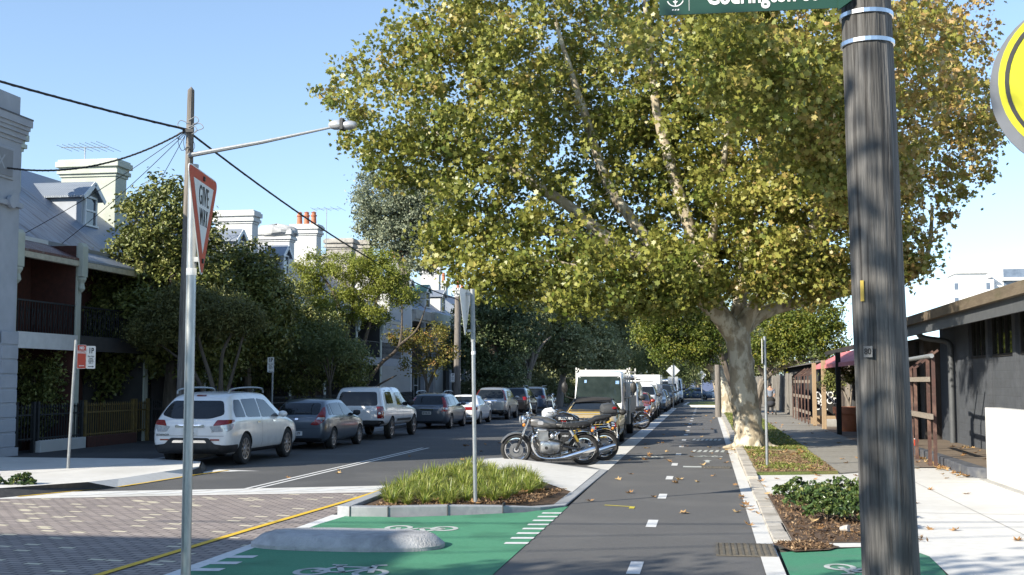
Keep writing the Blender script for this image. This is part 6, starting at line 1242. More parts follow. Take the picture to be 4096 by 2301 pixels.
# ================================================================== RIGHT SIDE
dgrey = mat('charcoal_painted_wall', (.058,.064,.074), (.075,.082,.094), 4, .75, bump=.15, bscale=60, c3=(.05,.055,.062), s3=.8)
blockwork(dgrey)
dgrey2 = mat('charcoal_fascia', (.07,.075,.082), (.09,.095,.10), 5, .6)
gut = mat('mossy_gutter', (.105,.08,.055), (.165,.13,.09), 3, .8, bump=.3, stretch=(1,.5,3), c3=(.10,.085,.05), s3=2)
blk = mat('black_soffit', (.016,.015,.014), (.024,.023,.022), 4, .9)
rust = mat('rusty_steel', (.10,.05,.04), (.07,.042,.035), 9, .75, .2, bump=.2, c3=(.2,.12,.09), s3=4)
tim_p = mat('pale_post_timber', (.36,.26,.16), (.28,.20,.125), 6, .85, bump=.4, stretch=(6,6,.4))
tim_g = mat('grey_rail_timber', (.27,.23,.185), (.20,.17,.14), 8, .9, bump=.4, stretch=(3,.6,3))
deckm = mat('worn_deck', (.14,.105,.075), (.20,.155,.11), 6, .9, bump=.4, stretch=(.4,6,1), c3=(.09,.07,.055), s3=1)
whitew = mat('white_concrete_wall', (.62,.61,.58), (.56,.55,.52), 3, .85, bump=.15, bscale=40, stretch=(1,1,.5), c3=(.50,.49,.45), s3=1.1)
t = thing('shop_building', (8,33,0), 'long low charcoal building with deep eaves, a brown gutter and high windows', 'building')
W0, W1, X = 22.0, 37.8, 7.0
mb = MB()
wins = [(29.0,31.0),(31.6,33.3),(26.2,28.3),(23.4,25.5)]
segs = sorted(wins); y = W0
for a, b in segs: mb.box(X,X+.25,y,a,.1,3.62); mb.box(X,X+.25,a,b,.1,2.58); y = b
mb.box(X,X+.25,y,W1,.1,3.62); mb.build('wall', dgrey, t)
for a, b in segs:
    m2 = MB(); n = 3
    for k in range(n+1): yy = a+.03+(b-a-.06)*k/n; m2.box(X-.02,X+.08,yy-.03,yy+.03,2.6,3.6)
    m2.box(X-.03,X+.09,a,b,2.555,2.62).box(X-.02,X+.085,a+.06,b-.06,3.56,3.61); w = m2.build('window', blk, t); MB().box(X+.03,X+.05,a,b,2.61,3.57).build('pane', mat('shop_glass', (.02,.025,.02), (.035,.04,.03), 2, .02, spec=1.), w)
for yy in (28.65,31.3,33.55): MB().box(X-.08,X-.002,yy-.14,yy+.14,.1,3.6).build('pier', dgrey, t)
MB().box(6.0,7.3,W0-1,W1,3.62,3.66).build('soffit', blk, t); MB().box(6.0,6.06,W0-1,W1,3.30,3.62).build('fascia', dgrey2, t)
m2 = MB().ext([(0,0),(.14,0),(.16,.24),(.12,.24),(.11,.03),(.02,.03),(.02,.27),(0,.27)], (6.0,W0-1,3.60), (-1,0,0), (0,0,1), (0,1,0), W1-W0+1); m2.build('gutter', gut, t)
MB().add([(5.92,W0-1,3.86),(5.92,W1,3.86),(10.5,W1,4.45),(10.5,W0-1,4.45),(16,W1,3.9),(16,W0-1,3.9)],[(0,1,2,3),(3,2,4,5)]).build('roof', mat('dark_tiles', (.10,.075,.06), (.14,.10,.08), 8, .9, bump=.8), t)
for k in range(26):
    yy = 23.5+k*.5+rnd.uniform(-.2,.2)
dp = MB().tube(catmull([(6.1,36.0,3.55),(6.1,36.0,3.32),(6.25,35.95,3.2),(6.75,35.7,3.1),(6.88,35.6,2.95),(6.88,35.6,2.6),(6.88,35.6,.15)], 4), .085, 10); dp.build('downpipe', dgrey2, t, smooth=True)
MB().box(7.25,16,W0,W1,.1,3.6).build('rear_mass', dgrey, t)
# deck in front
tag(MB().box(5.5,7.0,22.0,37.5,.05,.22).build('deck', deckm), 'worn timber deck strewn with leaves along the charcoal wall', 'deck')
t = thing('deck_edge', (5.3,29,0), 'low dark painted concrete edge along the timber deck', 'kerb')
MB().prism([(5.16,25.4),(5.5,24.95),(5.5,30.2),(5.28,30.3)], .02, .24).prism([(5.28,30.34),(5.5,30.25),(5.5,33.6),(5.36,33.6)], .02, .24).build('edge', mat('dark_painted_concrete', (.05,.055,.068), (.085,.09,.105), 9, .8, bump=.2, c3=(.13,.13,.13), s3=5), t, bevel=.02)
o = MB().box(5.28,5.62,33.7,33.74,.05,.42); pl = o.build('striped_board', wsign, None); tag(pl, 'small red and white striped board leaning at the deck corner', 'board')
mb = MB()
for k in range(4): x = 5.31+k*.085; mb.ext([(0,0),(.04,0),(.065,.30),(.025,.30)], (x,33.699,.1), (1,0,0), (0,0,1), (0,-1,0), .003)
st_ = mb.build('stripe', rsign, pl)
# white concrete wall at the edge
t = thing('concrete_wall', (5.6,18,0), 'low white concrete wall at the right edge, standing on the pale pavement', 'wall')
MB().box(5.42,5.70,8,24.85,0,1.44).build('wall', whitew, t, bevel=.012); MB().box(5.28,5.42,8,24.9,.028,.045).build('footing', conc2, t)
# steel frame with rails
t = thing('post_and_rail', (5.0,29,0), 'rusty steel posts with a pipe rail and two timber rails, right of the timber pole', 'railing')
for (x,y,h) in ((5.08,30.7,2.3),(4.98,28.4,2.42),(5.02,27.95,2.42),(5.12,31.6,2.3)):
    MB().bar((x,y,.03),(x,y,h),.075,.05).bar((x,y,h-.02),(x+.55,y-.05,h+.42),.07,.05).build('upright', rust, t) if y in (30.7,31.6) else MB().bar((x,y,.03),(x,y,h+.1),.075,.05).build('upright', rust, t)
MB().tube([(4.95,27.7,2.52),(5.05,31.9,2.5)], .05, 10).build('pipe_rail', galv_d, t); MB().bar((4.93,28.0,2.0),(5.03,31.7,2.0),.05,.11).build('timber_rail', tim_g, t); MB().bar((4.93,27.75,.99+.18),(5.03,31.7,1.17),.06,.12).build('timber_rail', tim_g, t)
# awning building
t = thing('shop_building', (7.5,52,0), 'dark shop with a faded red awning and slatted timber walls beyond the charcoal building', 'building')
MB().box(6.6,14,38.2,62,.05,3.3).build('wall', mat('dark_brown_boards', (.055,.042,.035), (.085,.065,.052), 5, .85, bump=.6, stretch=(4,6,.3), c3=(.12,.10,.085), s3=2), t)
MB().add([(5.95,38,3.45),(5.95,62,3.45),(10,62,4.3),(10,38,4.3),(5.95,38,3.35),(5.95,62,3.35),(10,62,4.2),(10,38,4.2)],[(0,1,2,3),(7,6,5,4),(0,4,5,1),(2,6,7,3),(1,5,6,2),(0,3,7,4)]).build('roof', gut, t)
MB().box(5.92,5.98,38,62,3.26,3.44).build('fascia', blk, t)
MB().add([(4.7,39.2,2.62),(4.7,54.4,2.62),(5.9,54.4,3.22),(5.9,39.2,3.22),(4.7,39.2,2.60),(4.7,54.4,2.60),(5.9,54.4,3.2),(5.9,39.2,3.2),(4.7,39.2,2.48),(4.7,54.4,2.48)],[(0,1,2,3),(7,6,5,4),(0,3,7,4),(1,5,6,2),(3,2,6,7),(8,9,1,0)]).build('awning', mat('faded_red_canvas', (.60,.20,.20), (.52,.155,.16), 3, .85, c3=(.46,.14,.16), s3=1), t)
for k in range(8): MB().box(6.5,6.58,39+k*2.6,39.25+k*2.6,.05,3.2).build('slat_post', tim_g if k % 2 else blk, t)
MB().box(6.2,6.3,44.9,45.7,.06,2.3).build('orange_panel', mat('orange_red_paint', (.50,.10,.05), (.40,.08,.04), 4, .6), t)
for k in range(7): MB().box(6.52,6.59,46.2+k*1.9,47.4+k*1.9,.4,2.4).build('wall_board', tim_g if k % 3 == 0 else r_dark, t)
for (x,y,m,h,lab) in ((4.62,53.4,tim_p,2.75,'pale timber post at the far corner of the red awning'),(4.66,49.6,tim_p,2.8,'pale timber post under the middle of the red awning'),(4.70,44.5,blk,3.0,'black painted post under the near end of the red awning')):
    tag(MB().box(x-.085,x+.085,y-.085,y+.085,.04,h).build('awning_post', m, bevel=.01), lab, 'post')
t = thing('sandwich_board', (5.25,56.2,.05), 'black board with chunky white lettering behind the pale posts', 'sign board')
MB().box(4.78,5.72,56.18,56.24,.25,1.95).build('board', blk, t); wl2 = mat('chalk_white', (.8,.8,.78), (.7,.7,.68), 8, .7)
for k,s_ in enumerate(('TWO','GOOD','CO.')): text('lettering', s_, .40, (4.84,56.17,1.33-k*.27), (1,0,0), (0,0,1), wl2, t, sx=.88, bold=.006, align='LEFT')
tag(MB().box(4.6,6.4,55.2,55.3,.05,.42).build('timber_plank', tim_p), 'pale timber plank edging below the lettered board', 'plank'); tag(MB().box(4.85,5.9,51.6,51.95,.05,.38).build('stone_block', conc2, bevel=.03), 'grey concrete block lying between the pale posts', 'block')
t = thing('plant_pot', (5.55,47.5,.05), 'large terracotta pot standing behind the black post', 'plant pot')
MB().lathe([(.38,0),(.44,.1),(.56,.66),(.62,.68),(.64,.92),(.58,.93),(.54,.86),(.02,.84)], (5.42,47.5,.05), n=28).build('pot', terra, t, smooth=True)
MB().lathe([(.53,0),(.02,.03)], (5.42,47.5,.90), n=20).build('soil', mulch, t)
simple('potted_tree', (5.5,49.4,.05), 'small dark leaved tree on a thin pale trunk under the red awning', [(5.3,49.4,2.15,.7,.4),(5.9,49.4,2.3,.6,.4),(4.95,49.6,1.9,.4,.35)], 120, 26, .25, .10, 'oval', lf_dark, bark_g, [([(5.75,49.4,0),(5.65,49.4,.9),(5.4,49.4,1.6),(5.2,49.4,2.2)],[.06,.05,.04,.02]),([(5.65,49.4,.9),(5.75,49.4,1.7),(5.9,49.4,2.3)],[.04,.03,.015])], twig=.008)
# slatted rack of steel uprights and the tall timber fence beyond
t = thing('steel_rack', (4.45,59,.05), 'rusty steel rack of uprights with pale cross rails along the footpath', 'rack')
for k in range(6):
    y = 54.6+k*1.9; MB().bar((4.45,y,.05),(4.45,y,2.25),.06,.05).bar((4.45,y,2.2),(4.95,y,2.6),.08,.06).build('upright', rust, t)
for z in (.55,1.25,1.95): MB().bar((4.5,54.4,z),(4.5,64.3,z),.05,.14).build('cross_rail', tim_g, t)
t = thing('timber_fence', (4.7,85,0), 'tall weathered paling fence along the right footpath beyond the rack', 'fence')
mb = MB(); y = 65.2; pal = mat('weathered_paling', (.17,.155,.14), (.26,.245,.22), 3, .9, bump=.5, stretch=(4,4,.3), c3=(.09,.08,.075), s3=2)
while y < 118: w = rnd.uniform(.16,.24); mb.box(4.72+rnd.uniform(-.02,.02),4.76,y,y+w-.02,.02,2.3+rnd.uniform(-.12,.14)); y += w
mb.build('palings', pal, t)
for k in range(10): MB().box(4.60,4.70,66+k*5.2,66.14+k*5.2,0,2.45).build('fence_post', pal, t)
t = thing('shed', (9,80,0), 'low roofed shed behind the paling fence', 'building'); MB().box(6,14,66,96,0,2.9).build('wall', r_dark, t); MB().add([(5.6,65.5,2.9),(5.6,96.5,2.9),(10,96.5,3.9),(10,65.5,3.9),(14.4,96.5,2.9),(14.4,65.5,2.9)],[(0,1,2,3),(3,2,4,5),(0,3,5),(1,4,2)]).build('roof', gut, t)
# distant white towers
tw = mat('tower_white', (.78,.78,.77), (.70,.70,.69), .4, .8); tgl = mat('tower_glass', (.10,.13,.18), (.16,.2,.26), .6, .15)
t = thing('apartment_tower', (63,300,0), 'white rendered apartment tower above the charcoal roof, left of the balconied one', 'tower')
MB().box(58.6,68.4,300,312,0,26.4).build('wall', tw, t); MB().box(60,67,301,311,26.4,28.0).build('roof_level', tw, t); MB().box(59.6,67.6,300.4,311.5,28,28.3).build('roof', tw, t)
for z in (17,20.5,24): 
    for x in (59.3,66.6): MB().box(x,x+.9,299.95,300.02,z,z+1.6).build('window', tgl, t)
t = thing('apartment_tower', (75,305,0), 'taller white apartment tower with recessed balconies at the right edge of the sky', 'tower')
MB().box(68.9,88,304,318,0,29.5).build('wall', tw, t); MB().box(74,88,304.5,318,29.5,31.2).build('roof_level', tw, t)
for z in (20.5,24.3,27.2): 
    MB().box(71.5,79,303.9,304.02,z,z+2.0).build('window', tgl, t); MB().box(71,80,302.4,304,z-.9,z-.2).build('balcony', tw, t)
t = thing('far_building', (2,205,0), 'low blue walled building at the far end of the street', 'building'); MB().box(-14,4,205,220,0,3.2).build('wall', mat('far_blue_wall', (.09,.12,.22), (.12,.15,.26), .3, .8), t); MB().box(-14,4,204.6,220,3.2,3.5).build('roof', r_grey, t)
# ------------------------------------------------------------------ person with a pram on the footpath
skin = mat('skin', (.42,.25,.17), (.38,.22,.15), 9, .6); shirt = mat('grey_blue_shirt', (.20,.23,.29), (.16,.19,.24), 8, .9); trous = mat('dark_trousers', (.025,.027,.035), (.035,.037,.045), 8, .9)
def skinned(name, verts, edges, rad, m, parent, lv=2, root=0):
    me = bpy.data.meshes.new(name); me.from_pydata(verts, edges, []); o = bpy.data.objects.new(name, me); COL.objects.link(o)
    o.modifiers.new('k','SKIN'); sk = me.skin_vertices[0].data
    for i, r in enumerate(rad): sk[i].radius = (r, r) if not isinstance(r, tuple) else r; sk[i].use_root = (i == root)
    s_ = o.modifiers.new('s','SUBSURF'); s_.levels = s_.render_levels = lv
    dg = bpy.context.evaluated_depsgraph_get(); m2 = bpy.data.meshes.new_from_object(o.evaluated_get(dg), depsgraph=dg); bpy.data.objects.remove(o)
    m2.polygons.foreach_set('use_smooth', [True]*len(m2.polygons)); m2.materials.clear(); return link(name, m2, m, parent)
p = thing('person', (3.62,70.6,.06), 'person in a grey blue top and dark trousers pushing a pram along the footpath', 'person')
V = [(0,0,.95),(0,0,1.12),(0,-.01,1.32),(0,-.02,1.46),(0,-.05,1.56),(0,-.07,1.66),(.10,0,.90),(.11,-.05,.5),(.12,.04,.10),(.12,-.10,.04),(-.10,0,.90),(-.11,.10,.5),(-.12,.22,.12),(-.12,.10,.05),(.20,-.02,1.42),(.25,-.06,1.16),(.20,-.26,1.06),(-.20,-.02,1.42),(-.25,-.06,1.16),(-.20,-.26,1.06),(.17,-.36,1.05),(-.17,-.36,1.05)]
E_ = [(0,1),(1,2),(2,3),(3,4),(4,5),(0,6),(6,7),(7,8),(8,9),(0,10),(10,11),(11,12),(12,13),(3,14),(14,15),(15,16),(16,20),(3,17),(17,18),(18,19),(19,21)]
rad = [.16,.14,.165,.12,.055,.105,.10,.068,.045,.045,.10,.068,.045,.045,.065,.048,.036,.065,.048,.036,.03,.03]
bodyp = skinned('body', V, E_, rad, skin, p)
skinned('shirt', [V[i] for i in (0,1,2,3,14,15,17,18)], [(0,1),(1,2),(2,3),(3,4),(4,5),(3,6),(6,7)], [.175,.155,.18,.13,.08,.066,.08,.066], shirt, p)
skinned('trousers', [V[i] for i in (0,6,7,8,10,11,12)], [(0,1),(1,2),(2,3),(0,4),(4,5),(5,6)], [.165,.118,.085,.065,.118,.085,.065], trous, p)
MB().ball((0,-.05,1.71), (.105,.115,.11), 12, 8).build('hair', mat('dark_hair', (.02,.015,.012), (.03,.022,.018), 9, .7), p, world=False, smooth=True)
for sg in (-1,1):
    f = MB()
    for k in range(5): f.tube([(sg*(.15+.018*k),-.36,1.055),(sg*(.15+.018*k),-.405,1.06),(sg*(.15+.018*k),-.41,1.03),(sg*(.15+.018*k),-.385,1.02)], .009, 5)
    f.build('hand', skin, p, world=False, smooth=True); MB().ball((sg*.12,(-.08 if sg > 0 else .13),.05),(.05,.13,.05),8,6).build('shoe', trous, p, world=False)
t = thing('pram', (3.62,69.75,.06), 'dark pram with a hood pushed by the person on the footpath', 'pram')
q = MB().ball((0,0,.62),(.25,.38,.2),14,8); q.build('seat', trous, t, world=False, smooth=True); q = MB().ball((0,.12,.82),(.25,.28,.22),14,8); q.build('hood', blk, t, world=False, smooth=True)
MB().tube(catmull([(-.2,.5,1.0),(-.2,.2,.7),(-.22,-.3,.2)],4),.015,6).tube(catmull([(.2,.5,1.0),(.2,.2,.7),(.22,-.3,.2)],4),.015,6).tube([(-.2,.5,1.0),(.2,.5,1.0)],.018,6).build('frame', galv_d, t, world=False)
for x,y in ((-.26,-.3),(.26,-.3),(-.26,.3),(.26,.3)): MB().lathe([(.06,-.02),(.14,-.02),(.14,.02),(.06,.02)], (x,y,.14), 'x', 16).build('wheel', tyre_m, t, world=False)
# ================================================================== MOTORCYCLES
alum = mat('engine_alloy', (.58,.58,.57), (.40,.40,.40), 12, .28, .9, bump=.15, bscale=40); blkm = mat('black_gloss_metal', (.015,.015,.016), (.025,.025,.026), 10, .25, .2, coat=.5); seatm = mat('black_vinyl', (.016,.016,.017), (.028,.028,.028), 30, .45, bump=.2); goldm = mat('gold_anodised', (.62,.43,.10), (.5,.35,.08), 8, .3, .8)
tk1 = mat('grey_bike_paint', (.20,.195,.185), (.17,.165,.16), 5, .3, .55, coat=.8); tk2 = mat('black_bike_paint', (.02,.02,.022), (.03,.03,.032), 5, .2, .2, coat=.8)
def loft(mb, secs, n=16):
    """secs: (y, cx, cz, rx, rz, p) superellipse sections along y"""
    o = len(mb.v)
    for (y,cz,rx,rz,p) in secs:
        for k in range(n):
            a = 2*math.pi*k/n; c, s_ = math.cos(a), math.sin(a); mb.v.append((rx*math.copysign(abs(c)**p,c), y, cz+rz*math.copysign(abs(s_)**p,s_)))
    for i in range(len(secs)-1):
        for k in range(n): mb.f.append((o+i*n+k, o+i*n+(k+1) % n, o+(i+1)*n+(k+1) % n, o+(i+1)*n+k))
    mb.f.append(tuple(o+k for k in range(n))); mb.f.append(tuple(o+(len(secs)-1)*n+k for k in reversed(range(n)))); return mb
def arc(y, z, r, a0, a1, w, th=.012, n=14):
    mb = MB()
    for i in range(n+1):
        a = R_(a0+(a1-a0)*i/n); c, s_ = math.cos(a), math.sin(a)
        for x, q in ((-w,-.025),(-w*.6,0),(w*.6,0),(w,-.025)): mb.v.append((x, y+(r+q)*c, z+(r+q)*s_))
    for i in range(n):
        for k in range(3): mb.f.append((i*4+k, i*4+k+1, (i+1)*4+k+1, (i+1)*4+k))
    return mb
def moto(loc, rz, label, tank, scale=1., lean=-8, style='classic', plate='', lowbar=False):
    t = thing('motorcycle', loc, label, 'motorcycle', 'motorcycles parked side by side', rz); t.rotation_euler = (0, R_(lean), rz); t.scale = (scale,)*3
    B = lambda mb, n, m, p=None, s=True, bv=0.: mb.build(n, m, p or t, world=False, smooth=s, bevel=bv)
    rw = .325
    for y, w in ((.70,.055),(-.70,.07)):
        rim = MB().lathe([(rw*.70,-.035),(rw*.78,-.03),(rw*.78,.03),(rw*.70,.035),(rw*.66,.0),(rw*.70,-.035)], (0,y,rw), 'x', 32, cap=False).lathe([(.05,-.07),(.05,.07)], (0,y,rw), 'x', 12)
        for k in range(18): a = 2*math.pi*k/18; rim.bar((.05*(-1)**k,y+.04*math.cos(a),rw+.04*math.sin(a)),(0,y+rw*.72*math.cos(a+.25*(-1)**k),rw+rw*.72*math.sin(a+.25*(-1)**k)),.005)
        wh = B(rim, 'wheel', chrome); B(MB().lathe([(rw*.76,-w*.8),(rw*.86,-w),(rw*.96,-w*.7),(rw,0),(rw*.96,w*.7),(rw*.86,w),(rw*.76,w*.8),(rw*.76,-w*.8)], (0,y,rw), 'x', 36, cap=False), 'tyre', tyre_m, wh)
        B(MB().lathe([(.07,-.004),(.145,-.004),(.145,.004),(.07,.004),(.07,-.004)], (-.085,y,rw), 'x', 28, cap=False), 'brake_disc', mat('disc_steel', (.32,.32,.32), (.24,.24,.24), 12, .35, .9), wh)
    for s_ in (-1,1):
        B(MB().tube([(s_*.10,.705,rw),(s_*.10,.57,.62)], .028, 10), 'fork_leg', blkm); B(MB().tube([(s_*.10,.57,.62),(s_*.10,.44,.97)], .021, 10), 'fork_tube', chrome)
        B(MB().tube([(s_*.13,-.42,.74),(s_*.135,-.48,.63)], .03, 10), 'shock', chrome)
        sp_ = MB().tube([(s_*.135,-.46,.66),(s_*.14,-.62,.38)], .02, 8)
        for k in range(7): q = k/6; sp_.lathe([(.030,-.006),(.034,0),(.030,.006)], (s_*.137,-.47-.13*q,.62-.20*q), 'z', 10)
        B(sp_, 'spring', blkm); B(MB().tube([(s_*.17,-.50,.66),(s_*.175,-.58,.52)], .03, 10), 'reservoir', goldm if style == 'classic' and tank is tk1 else blkm)
    B(MB().box(-.085,-.07,.66,.72,.40,.46), 'fork_reflector', amber, bv=.005)
    B(arc(.70,rw,rw+.035,25,140,.075), 'front_fender', tank if style == 'classic' else blkm); B(arc(-.70,rw,rw+.05,30,150,.09), 'rear_fender', blkm if style != 'classic' else chrome)
    # frame
    f = MB()
    for s_ in (-1,1):
        f.tube([(s_*.04,.40,.92),(s_*.09,.27,.45),(s_*.11,.12,.22),(s_*.12,-.20,.22),(s_*.13,-.28,.5),(s_*.12,-.42,.74)], .018, 8).tube([(s_*.05,.40,.90),(s_*.11,.0,.74),(s_*.12,-.42,.74),(s_*.11,-.78,.76)], .018, 8).tube([(s_*.12,-.24,.42),(s_*.11,-.70,rw)], .024, 8).tube([(s_*.12,-.22,.40),(s_*.12,-.48,.73)], .014, 8)
    f.tube([(-.1,.44,.96),(.1,.44,.96)], .03, 8).tube([(-.11,.47,.88),(.11,.47,.88)], .025, 8); B(f, 'frame', blkm)
    # tank, seat, side panels
    if style == 'classic': B(loft(MB(), [(.43,.90,.03,.03,.8),(.40,.90,.10,.09,.8),(.25,.905,.155,.125,.78),(.05,.885,.15,.115,.8),(-.10,.86,.115,.085,.8),(-.15,.85,.07,.05,.8)]), 'tank', tank)
    else: B(loft(MB(), [(.42,.93,.04,.03,.8),(.36,.94,.14,.10,.7),(.2,.945,.17,.14,.65),(.02,.92,.15,.12,.7),(-.12,.86,.10,.07,.8)]), 'tank', tank)
    st_ = loft(MB(), [(-.10,.84,.06,.03,.7),(-.14,.84,.10,.05,.6),(-.32,.83,.13,.055,.6),(-.55,.84,.135,.06,.6),(-.74,.865,.12,.055,.6),(-.82,.87,.06,.03,.7)] if style == 'classic' else [(-.08,.83,.06,.03,.7),(-.25,.83,.13,.05,.6),(-.42,.87,.13,.06,.6),(-.5,.93,.12,.06,.6),(-.72,.97,.10,.05,.6),(-.85,.99,.05,.03,.7)])
    sobj = B(st_, 'seat', seatm); k_ = MB()
    for k in range(6): y = -.22-k*.09; k_.tube([(-.136,y,.81),(-.09,y-.04,.892),(.09,y-.04,.892),(.136,y,.81)], .005, 5)
    B(k_, 'seat_seam', mat('seat_stitch', (.16,.16,.16), (.2,.2,.2), 9, .6), sobj)
    for s_ in (-1,1):
        sp2 = B(MB().ext([(-.26,.48),(-.20,.71),(-.44,.71),(-.36,.52)], (s_*.10,0,0), (0,1,0), (0,0,1), (s_,0,0), .04), 'side_panel', blkm, bv=.008)
        MBx = MB().ext(rrect(.13,.02,.008), (s_*.142,-.31,.63), (0,1,0), (0,0,1), (s_,0,0), .004).lathe([(.022,0),(.022,.006)], (s_*.142,-.31,.63), 'x', 12); B(MBx, 'badge', chrome, sp2)
    tb = MB().ext(rrect(.12,.075,.03), (-.158,.20,.905), (0,-1,0), (0,0,1), (-1,0,0), .006); B(tb, 'tank_badge', chrome if style == 'classic' else redl)
    if style == 'naked': text('lettering', 'SUZUKI', .075, (-.178,.16,.96), (0,-1,0), (0,0,1), wsign, t, sx=1.2, bold=.003, world=False)
    # engine
    e = MB(); loft(e, [(.24,.40,.10,.10,.6),(.2,.40,.155,.155,.55),(.0,.38,.17,.17,.55),(-.16,.38,.155,.14,.55),(-.24,.39,.09,.09,.6)]); eng = B(e, 'engine_case', alum)
    for s_ in (-1,1): B(MB().lathe([(.12,0),(.115,.03),(.07,.045)], (s_*.155,.08,.39), 'x', 20) if s_ > 0 else MB().lathe([(.07,-.045),(.115,-.03),(.12,0)], (s_*.155,.08,.39), 'x', 20), 'engine_cover', alum, eng); 
    B(MB().lathe([(.035,-.055),(.035,-.045)], (-.155,.08,.39), 'x', 14), 'engine_badge', blkm, eng)
    fn = MB()
    for k in range(7): z = .53+k*.026; fn.box(-.145,.145,.02+k*.006,.23+k*.006,z,z+.012)
    fn.box(-.12,.12,.04,.22,.52,.72); B(fn, 'cylinder_fins', alum, eng, s=False); B(MB().box(-.15,.15,.06,.26,.715,.77), 'head_cover', alum, eng, bv=.015)
    for s_ in (-1,1): B(MB().ball((s_*.14,-.05,.62),(.05,.06,.06),10,7), 'carburettor', alum, eng)
    for s_ in (-1,1):
        B(MB().tube(catmull([(s_*.10,.25,.66),(s_*.14,.36,.60),(s_*.17,.37,.42),(s_*.18,.25,.22),(s_*.185,.05,.165),(s_*.19,-.25,.185)], 6), .024, 10), 'exhaust_pipe', chrome)
        B(MB().tube([(s_*.19,-.22,.18),(s_*.195,-.34,.205),(s_*.205,-.50,.255),(s_*.21,-.88,.375),(s_*.21,-.93,.39)], [.026,.045,.052,.058,.045], 14), 'muffler', chrome)
    B(MB().bar((-.13,-.1,.3),(-.24,-.1,.29),.03).bar((.13,-.1,.3),(.24,-.1,.29),.03), 'footpeg', blkm); B(MB().tube([(-.12,-.05,.22),(-.26,.02,.0)], .012, 6), 'kickstand', blkm)
    # front end
    if style == 'cowl' or style == 'naked':
        B(loft(MB(), [(.66,1.02,.08,.07,.8),(.60,1.03,.12,.12,.8),(.45,1.06,.10,.12,.8),(.34,1.04,.05,.05,.8)]), 'headlight_cowl', wp2)
    B(MB().ball((0,.54,.95),(.095,.085,.095),16,10), 'headlight', chrome); B(MB().lathe([(.03,.025),(.07,.012),(.088,0)][::-1], (0,.615,.95), 'y', 20), 'headlight_lens', clearl)
    for s_ in (-1,1):
        B(MB().tube([(s_*.05,.53,.90),(s_*.19,.53,.87)], .01, 6), 'indicator_stem', blkm); B(MB().ball((s_*.21,.54,.87),(.035,.035,.035),10,7), 'indicator', amber)
        B(MB().tube([(s_*.05,-.84,.76),(s_*.17,-.86,.75)], .01, 6), 'indicator_stem', blkm); B(MB().ball((s_*.19,-.87,.75),(.032,.032,.032),10,7), 'indicator', amber)
        B(MB().tube(catmull([(0,.42,1.02),(s_*.12,.43,1.04),(s_*.24,.40,1.12),(s_*.37,.32,1.10)], 5), .012, 8), 'handlebar', chrome); B(MB().tube([(s_*.27,.38,1.115),(s_*.40,.30,1.10)], .019, 8), 'grip', seatm)
        B(MB().tube([(s_*.26,.38,1.13),(s_*.30,.43,1.33)], .007, 6), 'mirror_stem', chrome); B(MB().ball((s_*.31,.43,1.36),(.055,.02,.045),12,7), 'mirror', chrome)
        B(MB().tube([(s_*.24,.41,1.11),(s_*.38,.42,1.09)], .006, 5), 'lever', chrome)
    B(MB().lathe([(.04,0),(.045,.04),(.035,.06)], (-.05,.46,1.03), n=14).lathe([(.04,0),(.045,.04),(.035,.06)], (.05,.46,1.03), n=14), 'instruments', chrome)
    cb = MB()
    for k in range(4): cb.tube(catmull([(-.2+.1*k,.42,1.1),(-.1+.05*k,.55,1.08-.03*k),(0,.50,.98)], 4), .006, 5)
    B(cb, 'cables', blkm)
    tl = B(MB().tube([(0,-.86,.78),(0,-.93,.77)], [.05,.04], 12), 'tail_light_housing', chrome); B(MB().ball((0,-.945,.77),(.045,.025,.04),12,7), 'tail_light', redl)
    pl = B(MB().box(-.09,.09,-.985,-.975,.52,.68), 'number_plate', platem); B(MB().bar((0,-.90,.74),(0,-.975,.6),.04,.02), 'plate_bracket', blkm)
    if plate: text('lettering', plate, .10, (0,-.987,.60), (1,0,0), (0,0,1), redl, pl, world=False)
    return t
def bag_box(t):
    sh_ = loft(MB(), [(-.62,1.06,.14,.09,.55),(-.66,1.07,.2,.13,.5),(-.80,1.08,.215,.145,.5),(-.95,1.07,.18,.12,.5),(-.99,1.06,.11,.08,.55)])
    b = sh_.build('top_box', mat('box_plastic', (.05,.052,.055), (.07,.072,.075), 30, .55, bump=.15, bscale=120), t, world=False, smooth=True)
    loft(MB(), [(-.61,1.04,.15,.012,.55),(-.65,1.04,.207,.012,.5),(-.80,1.04,.222,.012,.5),(-.96,1.04,.185,.012,.5),(-1.0,1.04,.11,.012,.55)]).build('box_seam', blkm, b, world=False); MB().ball((-.16,-.90,1.14),(.05,.08,.035),10,6).build('box_reflector', redl, b, world=False, smooth=True)
rzb = math.atan2(.987, -.161)
moto((-3.66,28.08,.0), rzb, 'silver grey classic motorcycle with a quilted black seat, nearest the pale island slab', tk1, scale=1.13)
moto((-3.30,29.5,.0), rzb+.04, 'black motorcycle with a white headlight cowl and ribbed seat, middle of the three', tk2, scale=1.13, style='naked')
m3 = moto((-3.42,30.7,.0), rzb+.06, 'motorcycle with a dark grey top box, in front of the yellow convertible', tk2, scale=1.15, plate='Q')
bag_box(m3)
moto((-3.35,49.2,0), PI*.55, 'dark motorcycle squeezed between the white truck and the silver van', tk2, scale=1.05)['group'] = 'motorcycles parked side by side'
